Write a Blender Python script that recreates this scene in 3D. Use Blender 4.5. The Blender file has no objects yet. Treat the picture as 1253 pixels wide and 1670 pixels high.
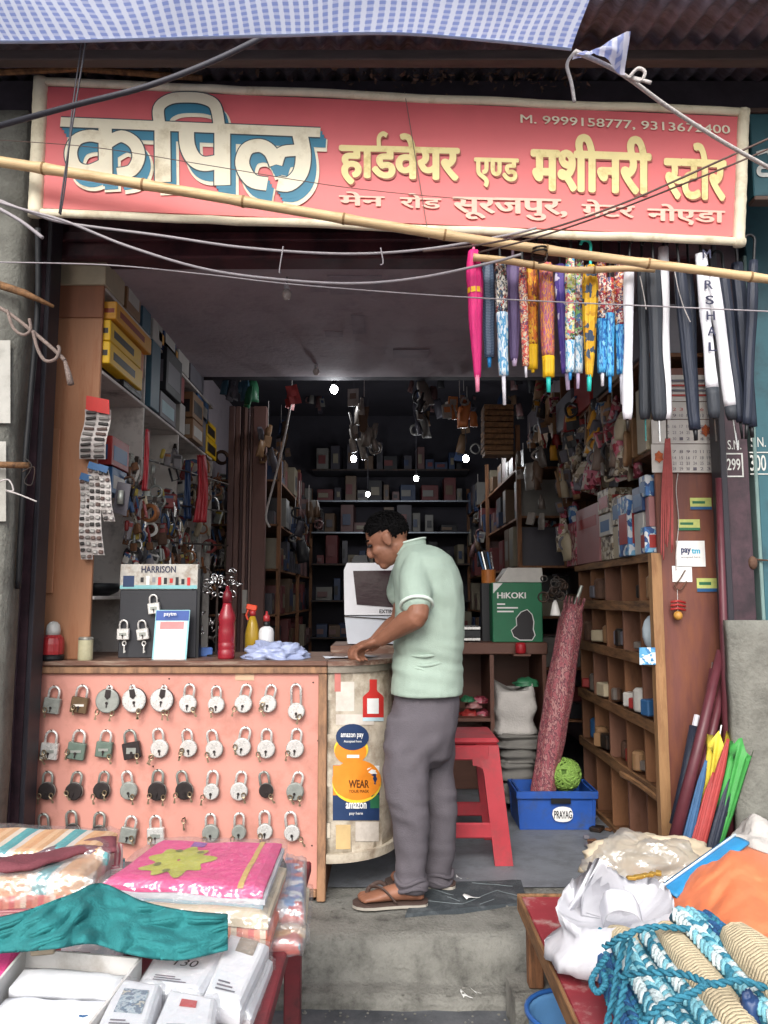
import bpy, bmesh, math, random
from mathutils import Vector as V, Matrix, noise
from math import sin, cos, pi, radians
R = random.Random(11)
SC = bpy.context.scene
COL = SC.collection
# ------------------------------------------------------------------ camera, sky, sun, exposure
F = 1262.0; PITCH = radians(6.3); HC = 1.43
SP, CP = sin(PITCH), cos(PITCH)
cam = bpy.data.cameras.new('camera'); cam.sensor_fit = 'VERTICAL'; cam.sensor_height = 36
cam.lens = F/1670*36; cam.clip_start = 0.05; cam.clip_end = 900
camo = bpy.data.objects.new('camera', cam); COL.objects.link(camo)
camo.location = (0, 0, HC); camo.rotation_euler = (pi/2+PITCH, 0, 0); SC.camera = camo
world = bpy.data.worlds.new('World'); SC.world = world; world.use_nodes = True
nt = world.node_tree; bg = nt.nodes['Background']
sky = nt.nodes.new('ShaderNodeTexSky'); sky.sky_type = 'NISHITA'; sky.sun_disc = False
SUN_EL, SUN_AZ = radians(40), radians(190)
sky.sun_elevation = SUN_EL; sky.sun_rotation = SUN_AZ; sky.dust_density = 4; sky.air_density = 1.0
hs = nt.nodes.new('ShaderNodeHueSaturation'); hs.inputs['Saturation'].default_value = 0.35
nt.links.new(sky.outputs[0], hs.inputs['Color']); nt.links.new(hs.outputs[0], bg.inputs['Color'])
bg.inputs['Strength'].default_value = 0.13
sl = bpy.data.lights.new('sun', 'SUN'); sl.energy = 1.25; sl.angle = radians(35); sl.color = (1, .96, .9)
so = bpy.data.objects.new('sun', sl); COL.objects.link(so)
sd = V((sin(SUN_AZ)*cos(SUN_EL), cos(SUN_AZ)*cos(SUN_EL), sin(SUN_EL)))
so.rotation_euler = sd.to_track_quat('Z', 'Y').to_euler(); so.location = sd*20
SC.view_settings.view_transform = 'Standard'; SC.view_settings.look = 'None'
SC.view_settings.gamma = 1; SC.view_settings.exposure = 1.02; SC.view_settings.use_curve_mapping = False
SC.cycles.max_bounces = 7; SC.cycles.diffuse_bounces = 5; SC.cycles.transparent_max_bounces = 16
SC.cycles.sample_clamp_indirect = 6; SC.cycles.use_denoising = True

# ------------------------------------------------------------------ helpers
def P(px, py, Y):
    """world point on the vertical plane at distance Y whose bearing matches a photo measurement"""
    a = (px-626.5)/F; b = (835-py)/F
    d = V((a, CP-b*SP, SP+b*CP)); t = Y/d.y
    return V((d.x*t, Y, HC+d.z*t))
def PZ(px, py, Z):
    a = (px-626.5)/F; b = (835-py)/F
    d = V((a, CP-b*SP, SP+b*CP)); t = (Z-HC)/d.z
    return V((d.x*t, d.y*t, Z))
def C(h):
    r = [(h >> 16) & 255, (h >> 8) & 255, h & 255]
    return tuple((c/255/12.92 if c <= 10 else ((c/255+.055)/1.055)**2.4) for c in r)
def smooth_path(pts, k=6):
    pts = [V(p) for p in pts]; out = []
    for i in range(len(pts)-1):
        p0 = pts[max(i-1, 0)]; p1 = pts[i]; p2 = pts[i+1]; p3 = pts[min(i+2, len(pts)-1)]
        for j in range(k):
            t = j/k
            out.append(.5*((2*p1)+(p2-p0)*t+(2*p0-5*p1+4*p2-p3)*t*t+(3*p1-p0-3*p2+p3)*t**3))
    out.append(pts[-1]); return out
ORG = {}
class MB:
    def __init__(s): s.v = []; s.f = []; s.m = []; s.mi = 0
    def add(s, vs, fs):
        o = len(s.v); s.v += [V(p) for p in vs]; s.f += [tuple(i+o for i in f) for f in fs]; s.m += [s.mi]*len(fs); return s
    def mat(s, i): s.mi = i; return s
    def box(s, c, size, rot=None, bev=0):
        bm = bmesh.new(); bmesh.ops.create_cube(bm, size=1)
        for v in bm.verts: v.co = V((v.co.x*size[0], v.co.y*size[1], v.co.z*size[2]))
        if bev: bmesh.ops.bevel(bm, geom=list(bm.edges), offset=min(bev, min(size)*.45), segments=1, affect='EDGES')
        m = rot if rot else Matrix.Identity(3)
        bm.verts.index_update()
        s.add([m @ v.co+V(c) for v in bm.verts], [[v.index for v in f.verts] for f in bm.faces]); bm.free(); return s
    def bb(s, p0, p1, bev=0):
        p0 = V(p0); p1 = V(p1); d = p1-p0
        return s.box((p0+p1)/2, (abs(d.x), abs(d.y), abs(d.z)), None, bev)
    def rings(s, rings, cap=True, closed=False):
        n = len(rings[0]); vs = [p for r in rings for p in r]; fs = []
        m = len(rings)
        for i in range(m if closed else m-1):
            a = i*n; b = ((i+1) % m)*n
            for j in range(n): fs.append((a+j, a+(j+1) % n, b+(j+1) % n, b+j))
        if cap and not closed: fs.append(tuple(range(n-1, -1, -1))); fs.append(tuple(range((m-1)*n, m*n)))
        return s.add(vs, fs)
    def tube(s, path, r, n=8, cap=True, flat=1.0, ref=None, closed=False):
        path = [V(p) for p in path]; m = len(path)
        if not isinstance(r, (list, tuple)): r = [r]*m
        up = V(ref) if ref else None; rings = []
        for i, p in enumerate(path):
            if closed: t = path[(i+1) % m]-path[i-1]
            else: t = path[min(i+1, m-1)]-path[max(i-1, 0)]
            if t.length < 1e-9: t = V((0, 0, 1))
            t.normalize()
            if up is None: up = V((0, 0, 1)) if abs(t.z) < .9 else V((1, 0, 0))
            x = up-t*up.dot(t)
            if x.length < 1e-6: x = t.orthogonal()
            x.normalize(); y = t.cross(x); up = x
            rings.append([p+x*(cos(2*pi*k/n)*r[i])+y*(sin(2*pi*k/n)*r[i]*flat) for k in range(n)])
        return s.rings(rings, cap, closed)
    def cyl(s, a, b, r, r2=None, n=16): return s.tube([a, b], [r, r if r2 is None else r2], n)
    def lathe(s, prof, c, axis=(0, 0, 1), n=20):
        c = V(c); ax = V(axis).normalized(); x = ax.orthogonal().normalized(); y = ax.cross(x); rings = []
        for r, h in prof: rings.append([c+ax*h+x*(cos(2*pi*k/n)*max(r, 1e-4))+y*(sin(2*pi*k/n)*max(r, 1e-4)) for k in range(n)])
        return s.rings(rings, True)
    def ell(s, c, rx, n=14, rot=None):
        c = V(c); rings = []; m = rot if rot else Matrix.Identity(3); k = max(6, n//2)
        for i in range(k+1):
            a = -pi/2+pi*(i*.98+.01*k)/k
            rings.append([c+m @ V((cos(a)*cos(2*pi*j/n)*rx[0], cos(a)*sin(2*pi*j/n)*rx[1], sin(a)*rx[2])) for j in range(n)])
        return s.rings(rings, True)
    def grid(s, nu, nv, fn):
        vs = [fn(i/(nu-1), j/(nv-1)) for j in range(nv) for i in range(nu)]
        return s.add(vs, [(j*nu+i, j*nu+i+1, (j+1)*nu+i+1, (j+1)*nu+i) for j in range(nv-1) for i in range(nu-1)])
    def slab(s, nu, nv, fn, th):
        """a sheet with thickness th (vector or number along -z)"""
        t = V(th) if not isinstance(th, (int, float)) else V((0, 0, -th))
        top = [V(fn(i/(nu-1), j/(nv-1))) for j in range(nv) for i in range(nu)]; N = nu*nv
        fs = []
        for j in range(nv-1):
            for i in range(nu-1):
                a = j*nu+i; q = (a, a+1, a+nu+1, a+nu); fs.append(q); fs.append(tuple(N+k for k in reversed(q)))
        edge = [i for i in range(nu)]+[j*nu+nu-1 for j in range(1, nv)]+[(nv-1)*nu+i for i in range(nu-2, -1, -1)]+[j*nu for j in range(nv-2, 0, -1)]
        for k in range(len(edge)):
            a = edge[k]; b = edge[(k+1) % len(edge)]; fs.append((b, a, N+a, N+b))
        return s.add(top+[p+t for p in top], fs)
    def prism(s, poly, th):
        """poly: list of 3d points of a flat outline, th: extrusion vector"""
        n = len(poly); poly = [V(p) for p in poly]; th = V(th)
        fs = [tuple(range(n)), tuple(range(2*n-1, n-1, -1))]+[((i+1) % n, i, n+i, n+(i+1) % n) for i in range(n)]
        return s.add(poly+[p+th for p in poly], fs)
    def ribbon(s, pts, w, o, ux, uy, nz, lift, k=5, sharp=False):
        pts = [V((p[0], p[1], 0)) for p in pts]
        if len(pts) > 2 and not sharp: pts = smooth_path(pts, k)
        L = []; m = len(pts)
        for i, p in enumerate(pts):
            t = (pts[min(i+1, m-1)]-pts[max(i-1, 0)]).normalized(); n_ = V((-t.y, t.x, 0))
            for sg in (1, -1):
                q = p+n_*(w/2*sg); L.append(o+ux*q.x+uy*q.y+nz*(lift+i*2e-5))
        return s.add(L, [(2*i, 2*i+1, 2*i+3, 2*i+2) for i in range(m-1)])
    def build(s, name, mat, parent=None, smooth=False, sub=0, remesh=0, disp=None):
        org = ORG.get(parent.name, V((0, 0, 0))) if parent else V((0, 0, 0))
        if parent is None:
            xs = [p.x for p in s.v]; ys = [p.y for p in s.v]; zs = [p.z for p in s.v]
            org = V(((min(xs)+max(xs))/2, (min(ys)+max(ys))/2, min(zs)))
        me = bpy.data.meshes.new(name); me.from_pydata([p-org for p in s.v], [], s.f)
        mats = mat if isinstance(mat, (list, tuple)) else [mat]
        for m in mats: me.materials.append(m)
        if len(mats) > 1: me.polygons.foreach_set('material_index', s.m)
        if smooth: me.polygons.foreach_set('use_smooth', [True]*len(me.polygons))
        o = bpy.data.objects.new(name, me); COL.objects.link(o); ORG[o.name] = org
        if parent: o.parent = parent
        else: o.location = org
        if remesh:
            rm = o.modifiers.new('r', 'REMESH'); rm.mode = 'VOXEL'; rm.voxel_size = remesh; rm.use_smooth_shade = True
            sm = o.modifiers.new('s', 'SMOOTH'); sm.iterations = 3; sm.factor = .5
        if disp:
            tx = bpy.data.textures.new(name, 'CLOUDS'); tx.noise_scale = disp[1]; tx.noise_depth = 2
            dm = o.modifiers.new('d', 'DISPLACE'); dm.texture = tx; dm.strength = disp[0]; dm.texture_coords = 'LOCAL'; dm.mid_level = .5
        if sub:
            sm = o.modifiers.new('u', 'SUBSURF'); sm.levels = sub; sm.render_levels = sub
        return o
def bake(o, fn):
    """apply the modifiers, then push every vertex along its normal by fn(world point)"""
    dg = bpy.context.evaluated_depsgraph_get(); dg.update(); me = bpy.data.meshes.new_from_object(o.evaluated_get(dg)); o.modifiers.clear(); org = ORG[o.name]
    nn = [v.normal.copy() for v in me.vertices]
    for v, n in zip(me.vertices, nn): v.co += n*fn(v.co+org)
    o.data = me; me.polygons.foreach_set('use_smooth', [True]*len(me.polygons)); return o
def tag(o, label, cat, group=None):
    o['label'] = label; o['category'] = cat
    if group: o['group'] = group
    return o
def struct(o): o['kind'] = 'structure'; return o
def thing(name, label, cat, loc, group=None):
    o = bpy.data.objects.new(name, None); COL.objects.link(o); o.location = loc; o.empty_display_size = .05
    ORG[o.name] = V(loc); return tag(o, label, cat, group)
def rotz(a): return Matrix.Rotation(a, 3, 'Z')
def rot(ax, a): return Matrix.Rotation(a, 3, ax)
ZV = V((0, 0, 1)); XV = V((1, 0, 0)); YV = V((0, 1, 0))
# ------------------------------------------------------------------ materials
MATS = {}
def mat(name, col, rough=.6, var=.18, scale=9, metal=0, bump=.15, bscale=None, dirt=None, damt=.35, dscale=3, spec=.4, trans=0, stretch=None, coords='Object', emit=0, transl=0, alpha=1):
    if name in MATS: return MATS[name]
    m = bpy.data.materials.new(name); m.use_nodes = True; n = m.node_tree; N = n.nodes; L = n.links
    b = N['Principled BSDF']
    if isinstance(col, int): col = C(col)
    tc = N.new('ShaderNodeTexCoord'); mp = N.new('ShaderNodeMapping'); L.new(tc.outputs[coords], mp.inputs[0])
    if stretch: mp.inputs['Scale'].default_value = stretch
    no = N.new('ShaderNodeTexNoise'); no.inputs['Scale'].default_value = scale; no.inputs['Detail'].default_value = 6; no.inputs['Roughness'].default_value = .65
    L.new(mp.outputs[0], no.inputs['Vector'])
    rp = N.new('ShaderNodeValToRGB'); L.new(no.outputs['Fac'], rp.inputs[0])
    rp.color_ramp.elements[0].position = .3; rp.color_ramp.elements[1].position = .7
    rp.color_ramp.elements[0].color = [max(0, c*(1-var)) for c in col]+[1]
    rp.color_ramp.elements[1].color = [min(1, c*(1+var)) for c in col]+[1]
    out = rp.outputs[0]
    if dirt is not None:
        if isinstance(dirt, int): dirt = C(dirt)
        n2 = N.new('ShaderNodeTexNoise'); n2.inputs['Scale'].default_value = dscale; n2.inputs['Detail'].default_value = 9; n2.inputs['Roughness'].default_value = .7
        L.new(mp.outputs[0], n2.inputs['Vector'])
        r2 = N.new('ShaderNodeValToRGB'); L.new(n2.outputs['Fac'], r2.inputs[0])
        r2.color_ramp.elements[0].position = .62-damt*.45; r2.color_ramp.elements[1].position = .78-damt*.3
        mx = N.new('ShaderNodeMix'); mx.data_type = 'RGBA'
        L.new(r2.outputs[0], mx.inputs[0]); L.new(out, mx.inputs[6]); mx.inputs[7].default_value = (*dirt, 1); out = mx.outputs[2]
    L.new(out, b.inputs['Base Color']); b.inputs['Metallic'].default_value = metal
    b.inputs['Specular IOR Level'].default_value = spec
    rr = N.new('ShaderNodeMapRange'); L.new(no.outputs['Fac'], rr.inputs[0]); rr.inputs[3].default_value = max(.03, rough-.12); rr.inputs[4].default_value = min(1, rough+.12)
    L.new(rr.outputs[0], b.inputs['Roughness'])
    if bump:
        bp = N.new('ShaderNodeBump'); bp.inputs['Strength'].default_value = bump; bp.inputs['Distance'].default_value = .01
        if bscale:
            n3 = N.new('ShaderNodeTexNoise'); n3.inputs['Scale'].default_value = bscale; n3.inputs['Detail'].default_value = 5; L.new(mp.outputs[0], n3.inputs['Vector']); L.new(n3.outputs['Fac'], bp.inputs['Height'])
        else: L.new(no.outputs['Fac'], bp.inputs['Height'])
        L.new(bp.outputs[0], b.inputs['Normal'])
    if trans: b.inputs['Transmission Weight'].default_value = trans
    if alpha < 1: b.inputs['Alpha'].default_value = alpha
    if emit: b.inputs['Emission Color'].default_value = (*col, 1); b.inputs['Emission Strength'].default_value = emit
    if transl:
        tr = N.new('ShaderNodeBsdfTranslucent'); L.new(out, tr.inputs['Color']); ms = N.new('ShaderNodeMixShader'); ms.inputs[0].default_value = transl
        L.new(b.outputs[0], ms.inputs[1]); L.new(tr.outputs[0], ms.inputs[2]); L.new(ms.outputs[0], N['Material Output'].inputs[0])
    MATS[name] = m; return m
def pal(name, cols, scale=30, kind='voronoi', rough=.5, stretch=None, coords='Object', bump=.1, spec=.4, transl=0):
    """many-coloured print: cell noise through a stepped ramp"""
    if name in MATS: return MATS[name]
    m = bpy.data.materials.new(name); m.use_nodes = True; n = m.node_tree; N = n.nodes; L = n.links; b = N['Principled BSDF']
    tc = N.new('ShaderNodeTexCoord'); mp = N.new('ShaderNodeMapping'); L.new(tc.outputs[coords], mp.inputs[0])
    if stretch: mp.inputs['Scale'].default_value = stretch
    rp = N.new('ShaderNodeValToRGB'); rp.color_ramp.interpolation = 'CONSTANT'
    if kind == 'voronoi':
        wn = N.new('ShaderNodeTexNoise'); wn.inputs['Scale'].default_value = scale*.5; L.new(mp.outputs[0], wn.inputs[0])
        ad = N.new('ShaderNodeMixRGB'); ad.inputs[0].default_value = .06; L.new(mp.outputs[0], ad.inputs[1]); L.new(wn.outputs['Color'], ad.inputs[2])
        t = N.new('ShaderNodeTexVoronoi'); t.inputs['Scale'].default_value = scale; L.new(ad.outputs[0], t.inputs['Vector'])
        sp = N.new('ShaderNodeSeparateColor'); L.new(t.outputs['Color'], sp.inputs[0]); L.new(sp.outputs[0], rp.inputs[0])
    elif kind == 'wave':
        t = N.new('ShaderNodeTexWave'); t.inputs['Scale'].default_value = scale; t.inputs['Distortion'].default_value = .6; L.new(mp.outputs[0], t.inputs['Vector']); t.wave_profile = 'SAW'; L.new(t.outputs['Fac'], rp.inputs[0])
    elif kind == 'wavez':
        t = N.new('ShaderNodeTexWave'); t.bands_direction = 'Z'; t.inputs['Scale'].default_value = scale; t.inputs['Distortion'].default_value = 1.2; L.new(mp.outputs[0], t.inputs['Vector']); t.wave_profile = 'SAW'; L.new(t.outputs['Fac'], rp.inputs[0])
    else:
        t = N.new('ShaderNodeTexNoise'); t.inputs['Scale'].default_value = scale; t.inputs['Detail'].default_value = 4; L.new(mp.outputs[0], t.inputs['Vector'])
        mr = N.new('ShaderNodeMapRange'); mr.inputs[1].default_value = .3; mr.inputs[2].default_value = .7; L.new(t.outputs['Fac'], mr.inputs[0]); L.new(mr.outputs[0], rp.inputs[0])
    el = rp.color_ramp.elements
    for i, c in enumerate(cols):
        c = C(c) if isinstance(c, int) else c
        if i < 2: e = el[i]; e.position = i/len(cols)
        else: e = el.new(i/len(cols))
        e.color = (*c, 1)
    L.new(rp.outputs[0], b.inputs['Base Color']); b.inputs['Roughness'].default_value = rough; b.inputs['Specular IOR Level'].default_value = spec
    if bump:
        n3 = N.new('ShaderNodeTexNoise'); n3.inputs['Scale'].default_value = 40; L.new(tc.outputs[coords], n3.inputs['Vector']); bp = N.new('ShaderNodeBump'); bp.inputs['Strength'].default_value = bump; bp.inputs['Distance'].default_value = .01
        L.new(n3.outputs['Fac'], bp.inputs['Height']); L.new(bp.outputs[0], b.inputs['Normal'])
    if transl:
        tr = N.new('ShaderNodeBsdfTranslucent'); L.new(rp.outputs[0], tr.inputs['Color']); ms = N.new('ShaderNodeMixShader'); ms.inputs[0].default_value = transl
        L.new(b.outputs[0], ms.inputs[1]); L.new(tr.outputs[0], ms.inputs[2]); L.new(ms.outputs[0], N['Material Output'].inputs[0])
    MATS[name] = m; return m
def clear_plastic(name, k=.22, tint=(1, 1, 1), rough=.18):
    if name in MATS: return MATS[name]
    m = bpy.data.materials.new(name); m.use_nodes = True; n = m.node_tree; N = n.nodes; L = n.links
    N.remove(N['Principled BSDF']); a = N.new('ShaderNodeBsdfTransparent'); a.inputs[0].default_value = (*tint, 1)
    g = N.new('ShaderNodeBsdfGlossy'); g.inputs['Roughness'].default_value = rough; dd = N.new('ShaderNodeBsdfDiffuse'); dd.inputs[0].default_value = (.8, .82, .85, 1)
    no = N.new('ShaderNodeTexNoise'); no.inputs['Scale'].default_value = 22; tc = N.new('ShaderNodeTexCoord'); L.new(tc.outputs['Object'], no.inputs[0])
    bp = N.new('ShaderNodeBump'); bp.inputs['Strength'].default_value = .8; bp.inputs['Distance'].default_value = .03; L.new(no.outputs['Fac'], bp.inputs['Height']); L.new(bp.outputs[0], g.inputs['Normal'])
    m1 = N.new('ShaderNodeMixShader'); m1.inputs[0].default_value = .25; L.new(g.outputs[0], m1.inputs[1]); L.new(dd.outputs[0], m1.inputs[2])
    m2 = N.new('ShaderNodeMixShader'); m2.inputs[0].default_value = k; L.new(a.outputs[0], m2.inputs[1]); L.new(m1.outputs[0], m2.inputs[2])
    L.new(m2.outputs[0], N['Material Output'].inputs[0]); MATS[name] = m; return m
# ------------------------------------------------------------------ lettering
def glyph_mesh(s, bold=0, font_res=3):
    c = bpy.data.curves.new('lettering', 'FONT'); c.body = s; c.resolution_u = font_res
    o = bpy.data.objects.new('lettering', c); me = o.to_mesh()
    v = [V(p.co) for p in me.vertices]; f = [tuple(p.vertices) for p in me.polygons]
    o.to_mesh_clear(); bpy.data.objects.remove(o); bpy.data.curves.remove(c)
    par = list(range(len(v)))
    def fd(a):
        while par[a] != a: par[a] = par[par[a]]; a = par[a]
        return a
    for q in f:
        for k in q[1:]: par[fd(k)] = fd(q[0])
    ids = {}; lay = [ids.setdefault(fd(i), len(ids)) for i in range(len(v))]
    return embolden(v, f, lay, bold)
def embolden(v0, f0, l0, bold):
    """thicken by overprinting shifted copies, each on its own layer"""
    if not bold: return v0, f0, l0
    v, f, lay = [], [], []
    for k in range(8):
        a = k*pi/4; o = len(v); v += [p+V((cos(a)*bold, sin(a)*bold*.6, 0)) for p in v0]; f += [tuple(i+o for i in q) for q in f0]; lay += [(j % 5)*8+k for j in l0]
    return v, f, lay
def text(s, o, ux, uy, w, h, m, parent=None, name='lettering', bold=0, lift=.0015, mb=None, cut=None):
    """fit the words s into a w x h box whose lower left corner is o"""
    v, f, lay = glyph_mesh(s, bold)
    if not v: return None
    x0 = min(p.x for p in v); x1 = max(p.x for p in v); y0 = min(p.y for p in v); y1 = max(p.y for p in v)
    if cut: # half letter form: drop the stem
        xc = x0+(x1-x0)*cut; keep = [q for q in f if all(v[k].x <= xc for k in q)]; f = keep; 
    ux = V(ux).normalized(); uy = V(uy).normalized(); nz = ux.cross(uy)
    b = mb or MB()
    b.add([o+ux*((p.x-x0)/(x1-x0)*w)+uy*((p.y-y0)/(y1-y0)*h)+nz*(lift+lay[i] % 40*.00003) for i, p in enumerate(v)], f)
    if mb is None: return b.build(name, m, parent)
    return b
# ------------------------------------------------------------------ the setting
ZP = .18
m_road = mat('road_concrete', 0x5e6064, .85, .2, 3, bump=.4, bscale=60, dirt=0x3a3d42, damt=.4, dscale=1.7)
m_conc = mat('worn_concrete', 0x7a7973, .9, .2, 18, bump=.9, bscale=80, dirt=0x4a4945, damt=.4, dscale=9)
m_floor = mat('shop_floor', 0x70747a, .6, .15, 9, bump=.25, bscale=50, dirt=0x5a5d62, damt=.35, dscale=6)
b = MB(); b.bb((-200, -200, -.3), (200, 200, 0)); struct(b.build('road', m_road))
prof = [(9.2, ZP), (3.12, ZP), (3.07, ZP-.004), (3.035, ZP-.02), (3.015, ZP-.05), (2.99, .06), (2.97, .045), (2.90, .038), (2.875, .025), (2.865, -.02)]
def plat(u, v):
    x = -5+10*u; i = v*(len(prof)-1); k = min(int(i+1e-6), len(prof)-2); t = i-k
    y = prof[k][0]*(1-t)+prof[k+1][0]*t; z = prof[k][1]*(1-t)+prof[k+1][1]*t
    if y < 3.2: y += .022*noise.noise((x*2.3, z*9, 1))+.012*noise.noise((x*9, z*20, 4)); 
    z += .006*noise.noise((x*5, y*6, 7))*(1 if y < 3.3 else .4)
    return V((x, y, z))
b = MB(); b.grid(260, 37, plat); struct(b.build('shop_platform', m_conc, smooth=True))
b = MB(); b.grid(2, 2, lambda u, v: V((-1.7+3.4*u, 3.5+5.5*v, ZP+.006))); struct(b.build('shop_floor', m_floor))

m_plaster = mat('dim_plaster', 0xaea3aa, .85, .06, 6, bump=.3, bscale=30, dirt=0x9a8f96, damt=.25, dscale=5)
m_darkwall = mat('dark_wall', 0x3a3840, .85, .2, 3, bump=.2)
m_maroon = mat('maroon_paint', 0x5a353b, .55, .2, 5, bump=.2, dirt=0x33222a, damt=.4, dscale=6)
m_maroon_d = mat('dark_maroon_steel', 0x49343c, .5, .2, 6, bump=.2, dirt=0x2c2228, damt=.45, dscale=7)
m_teal = mat('teal_paint', 0x35606a, .5, .15, 5, bump=.1, dirt=0x2a4048, damt=.35, dscale=5)
m_bareconc = mat('grey_render', 0x74746d, .9, .16, 12, bump=.6, bscale=60, dirt=0x5f5e58, damt=.36, dscale=9)
m_wood = mat('orange_plywood', 0xa37354, .55, .16, 3, bump=.12, stretch=(6, 6, .7), dirt=0x8a5638, damt=.3, dscale=3)
m_woodd = mat('old_wood', 0x7a5236, .7, .28, 4, bump=.35, stretch=(7, 7, .9), dirt=0x48301f, damt=.4, dscale=5)
m_woodh = mat('old_wood_rail', 0x84603f, .75, .28, 4, bump=.4, stretch=(7, .9, 7), dirt=0x4c3524, damt=.4, dscale=5)
m_white_lam = mat('white_laminate', 0xcfc9c3, .5, .08, 3, bump=.05, dirt=0x857e7a, damt=.25, dscale=6)
m_black = mat('black_plastic', 0x17181b, .45, .2, 12)
m_iron = mat('dark_iron', 0x33312f, .5, .25, 20, metal=.6, dirt=0x4a3327, damt=.4, dscale=14)
m_rust = mat('rusty_metal', 0x5b4336, .75, .3, 14, bump=.4, metal=.2)
m_steel = mat('bright_steel', 0xc9c8c6, .28, .1, 18, metal=1, bump=.05)
m_chrome = mat('chrome', 0xdedede, .12, .05, 18, metal=1, bump=0)

CZ = P(520, 438, 3.5).z; CY = 5.3
bd = thing('shop_building', 'deep dim hardware shop room open to the street under the red sign', 'building', (0, 3.5, ZP))
b = MB(); b.bb((-1.82, 3.45, 0), (-1.7, 9.1, 3.6)); b.build('side_wall', m_plaster, bd)
b = MB(); b.bb((1.7, 3.45, 0), (1.82, 9.1, 3.6)); b.build('side_wall', m_plaster, bd)
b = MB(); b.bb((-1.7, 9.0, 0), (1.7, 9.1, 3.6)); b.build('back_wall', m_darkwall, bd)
def ceil_fn(u, v): return V((-1.7+3.4*u, 3.5+(CY-3.5)*v, CZ+.006*noise.noise((u*5, v*5, 2))))
b = MB(); b.slab(24, 24, ceil_fn, (0, 0, .12)); b.build('ceiling', m_plaster, bd)
b = MB(); b.bb((-1.7, CY+.002, CZ+.02), (1.7, CY+.16, CZ+.13)); b.build('ceiling_edge_beam', m_darkwall, bd)
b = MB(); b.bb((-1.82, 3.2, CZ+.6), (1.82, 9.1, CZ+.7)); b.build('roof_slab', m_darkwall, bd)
b = MB(); b.bb((-1.5, 3.36, CZ-.01), (1.5, 3.495, CZ+.33), .01); b.build('lintel_beam', m_maroon, bd)
b = MB(); b.bb((-1.5, 3.33, CZ+.06), (1.5, 3.358, CZ+.1), .004); b.bb((-1.5, 3.335, CZ+.2), (1.5, 3.358, CZ+.225), .004); b.build('beam_rib', m_maroon, bd)
# chases and patches left on the ceiling
for (x, y, w_, h_) in [(580, 465, 90, 26), (670, 577, 60, 14), (585, 530, 22, 30), (520, 470, 30, 10), (545, 545, 30, 8)]:
    b = MB(); c = PZ(x, y, CZ-.004); s_ = c.y/F
    b.box(c, (w_*s_, h_*s_*3.0, .004)); b.build('ceiling_patch', mat('ceiling_patch', 0xa29aa2 if w_ > 50 else 0x5c5660, .9), bd)

# left jamb: dark maroon steel post, grey pillar beyond it
def vbox(name, m, parent, xl, xr, ytop, ybot, Y, dep, bev=.004):
    """upright post from its measured left/right edge at mid height"""
    ym = (ytop+ybot)/2; a = P(xl, ym, Y); c = P(xr, ym, Y)
    z1 = P((xl+xr)/2, ytop, Y).z; z0 = P((xl+xr)/2, ybot, Y).z
    b = MB(); b.bb((a.x, Y, z0), (c.x, Y+dep, z1), bev); return b.build(name, m, parent)
lp = thing('steel_post', 'dark maroon steel shutter post left of the lock board', 'post', (-1.47, 3.2, ZP))
XL = P(44, 1080, 3.2).x
b = MB(); b.bb((XL-.12, 3.2, ZP), (XL, 3.34, 3.3), .004); b.build('post', m_maroon_d, lp)
b = MB(); b.bb((XL+.002, 3.19, ZP), (XL+.022, 3.30, 3.3), .003); b.build('shutter_channel', mat('channel', 0x2c2a31, .5), lp)
b = MB(); b.bb((XL-.1, 3.185, ZP), (XL-.085, 3.2, 3.2), .002); b.bb((XL-.05, 3.185, ZP), (XL-.035, 3.2, 3.2), .002); b.build('rib', m_maroon_d, lp)
gp = thing('concrete_pillar', 'grey plastered pillar with pasted paper at far left edge', 'pillar', (-1.9, 2.95, 0))
XG = P(6, 920, 2.95).x
def pil(u, v):
    z = 3.3*v; x0 = XG-.02*v+.012*noise.noise((0, z*3, 5))
    return [V((x0, 2.95, z))]
b = MB(); b.slab(14, 40, lambda u, v: V((XG-1.0*(1-u)+.015*noise.noise((u*3, v*9, 5)), 2.95+.012*noise.noise((u*8, v*20, 1)), 3.4*v)), (0, .14, 0)); b.build('plaster_face', m_bareconc, gp, smooth=True)
for (x0, y0, x1, y1) in [(-30, 555, 17, 690), (-40, 720, 10, 850)]:
    b = MB(); b.slab(6, 8, lambda u, v: P(x0+(x1-x0)*u, y0+(y1-y0)*v, 2.928-.006*noise.noise((u*3, v*3, x0))), (0, .001, 0)); b.build('pasted_paper', mat('old_paper', 0xb5b3ac, .9, .1, 8, dirt=0x8a8880), gp)
# neighbouring shop front on the right
rp_ = thing('shutter_post', 'dark maroon shutter post painted S.N. 299 beside the teal board', 'post', (1.55, 3.4, ZP))
XR0 = P(1187, 900, 3.4).x; XR1 = P(1229, 900, 3.4).x
b = MB(); b.bb((XR0, 3.4, ZP), (XR1, 3.55, 3.2), .004); b.build('post', m_maroon_d, rp_)
b = MB(); b.bb((XR0-.03, 3.36, ZP), (XR0-.002, 3.46, 3.2), .003); b.build('shutter_channel', mat('channel', 0x2c2a31, .5), rp_)
m_paintw = mat('chalk_white_paint', 0xc9cbc6, .7, .2, 40)
def words(s, x0, y0, x1, y1, Y, m, parent, bold=0, name='lettering', lift=.0015):
    """s printed on a plane at distance Y inside the measured box"""
    o = P(x0, y1, Y); r = P(x1, y1, Y); u = P(x0, y0, Y)
    return text(s, o, (1, 0, 0), (0, 0, 1), r.x-o.x, u.z-o.z, m, parent, name, bold, lift)
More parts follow.
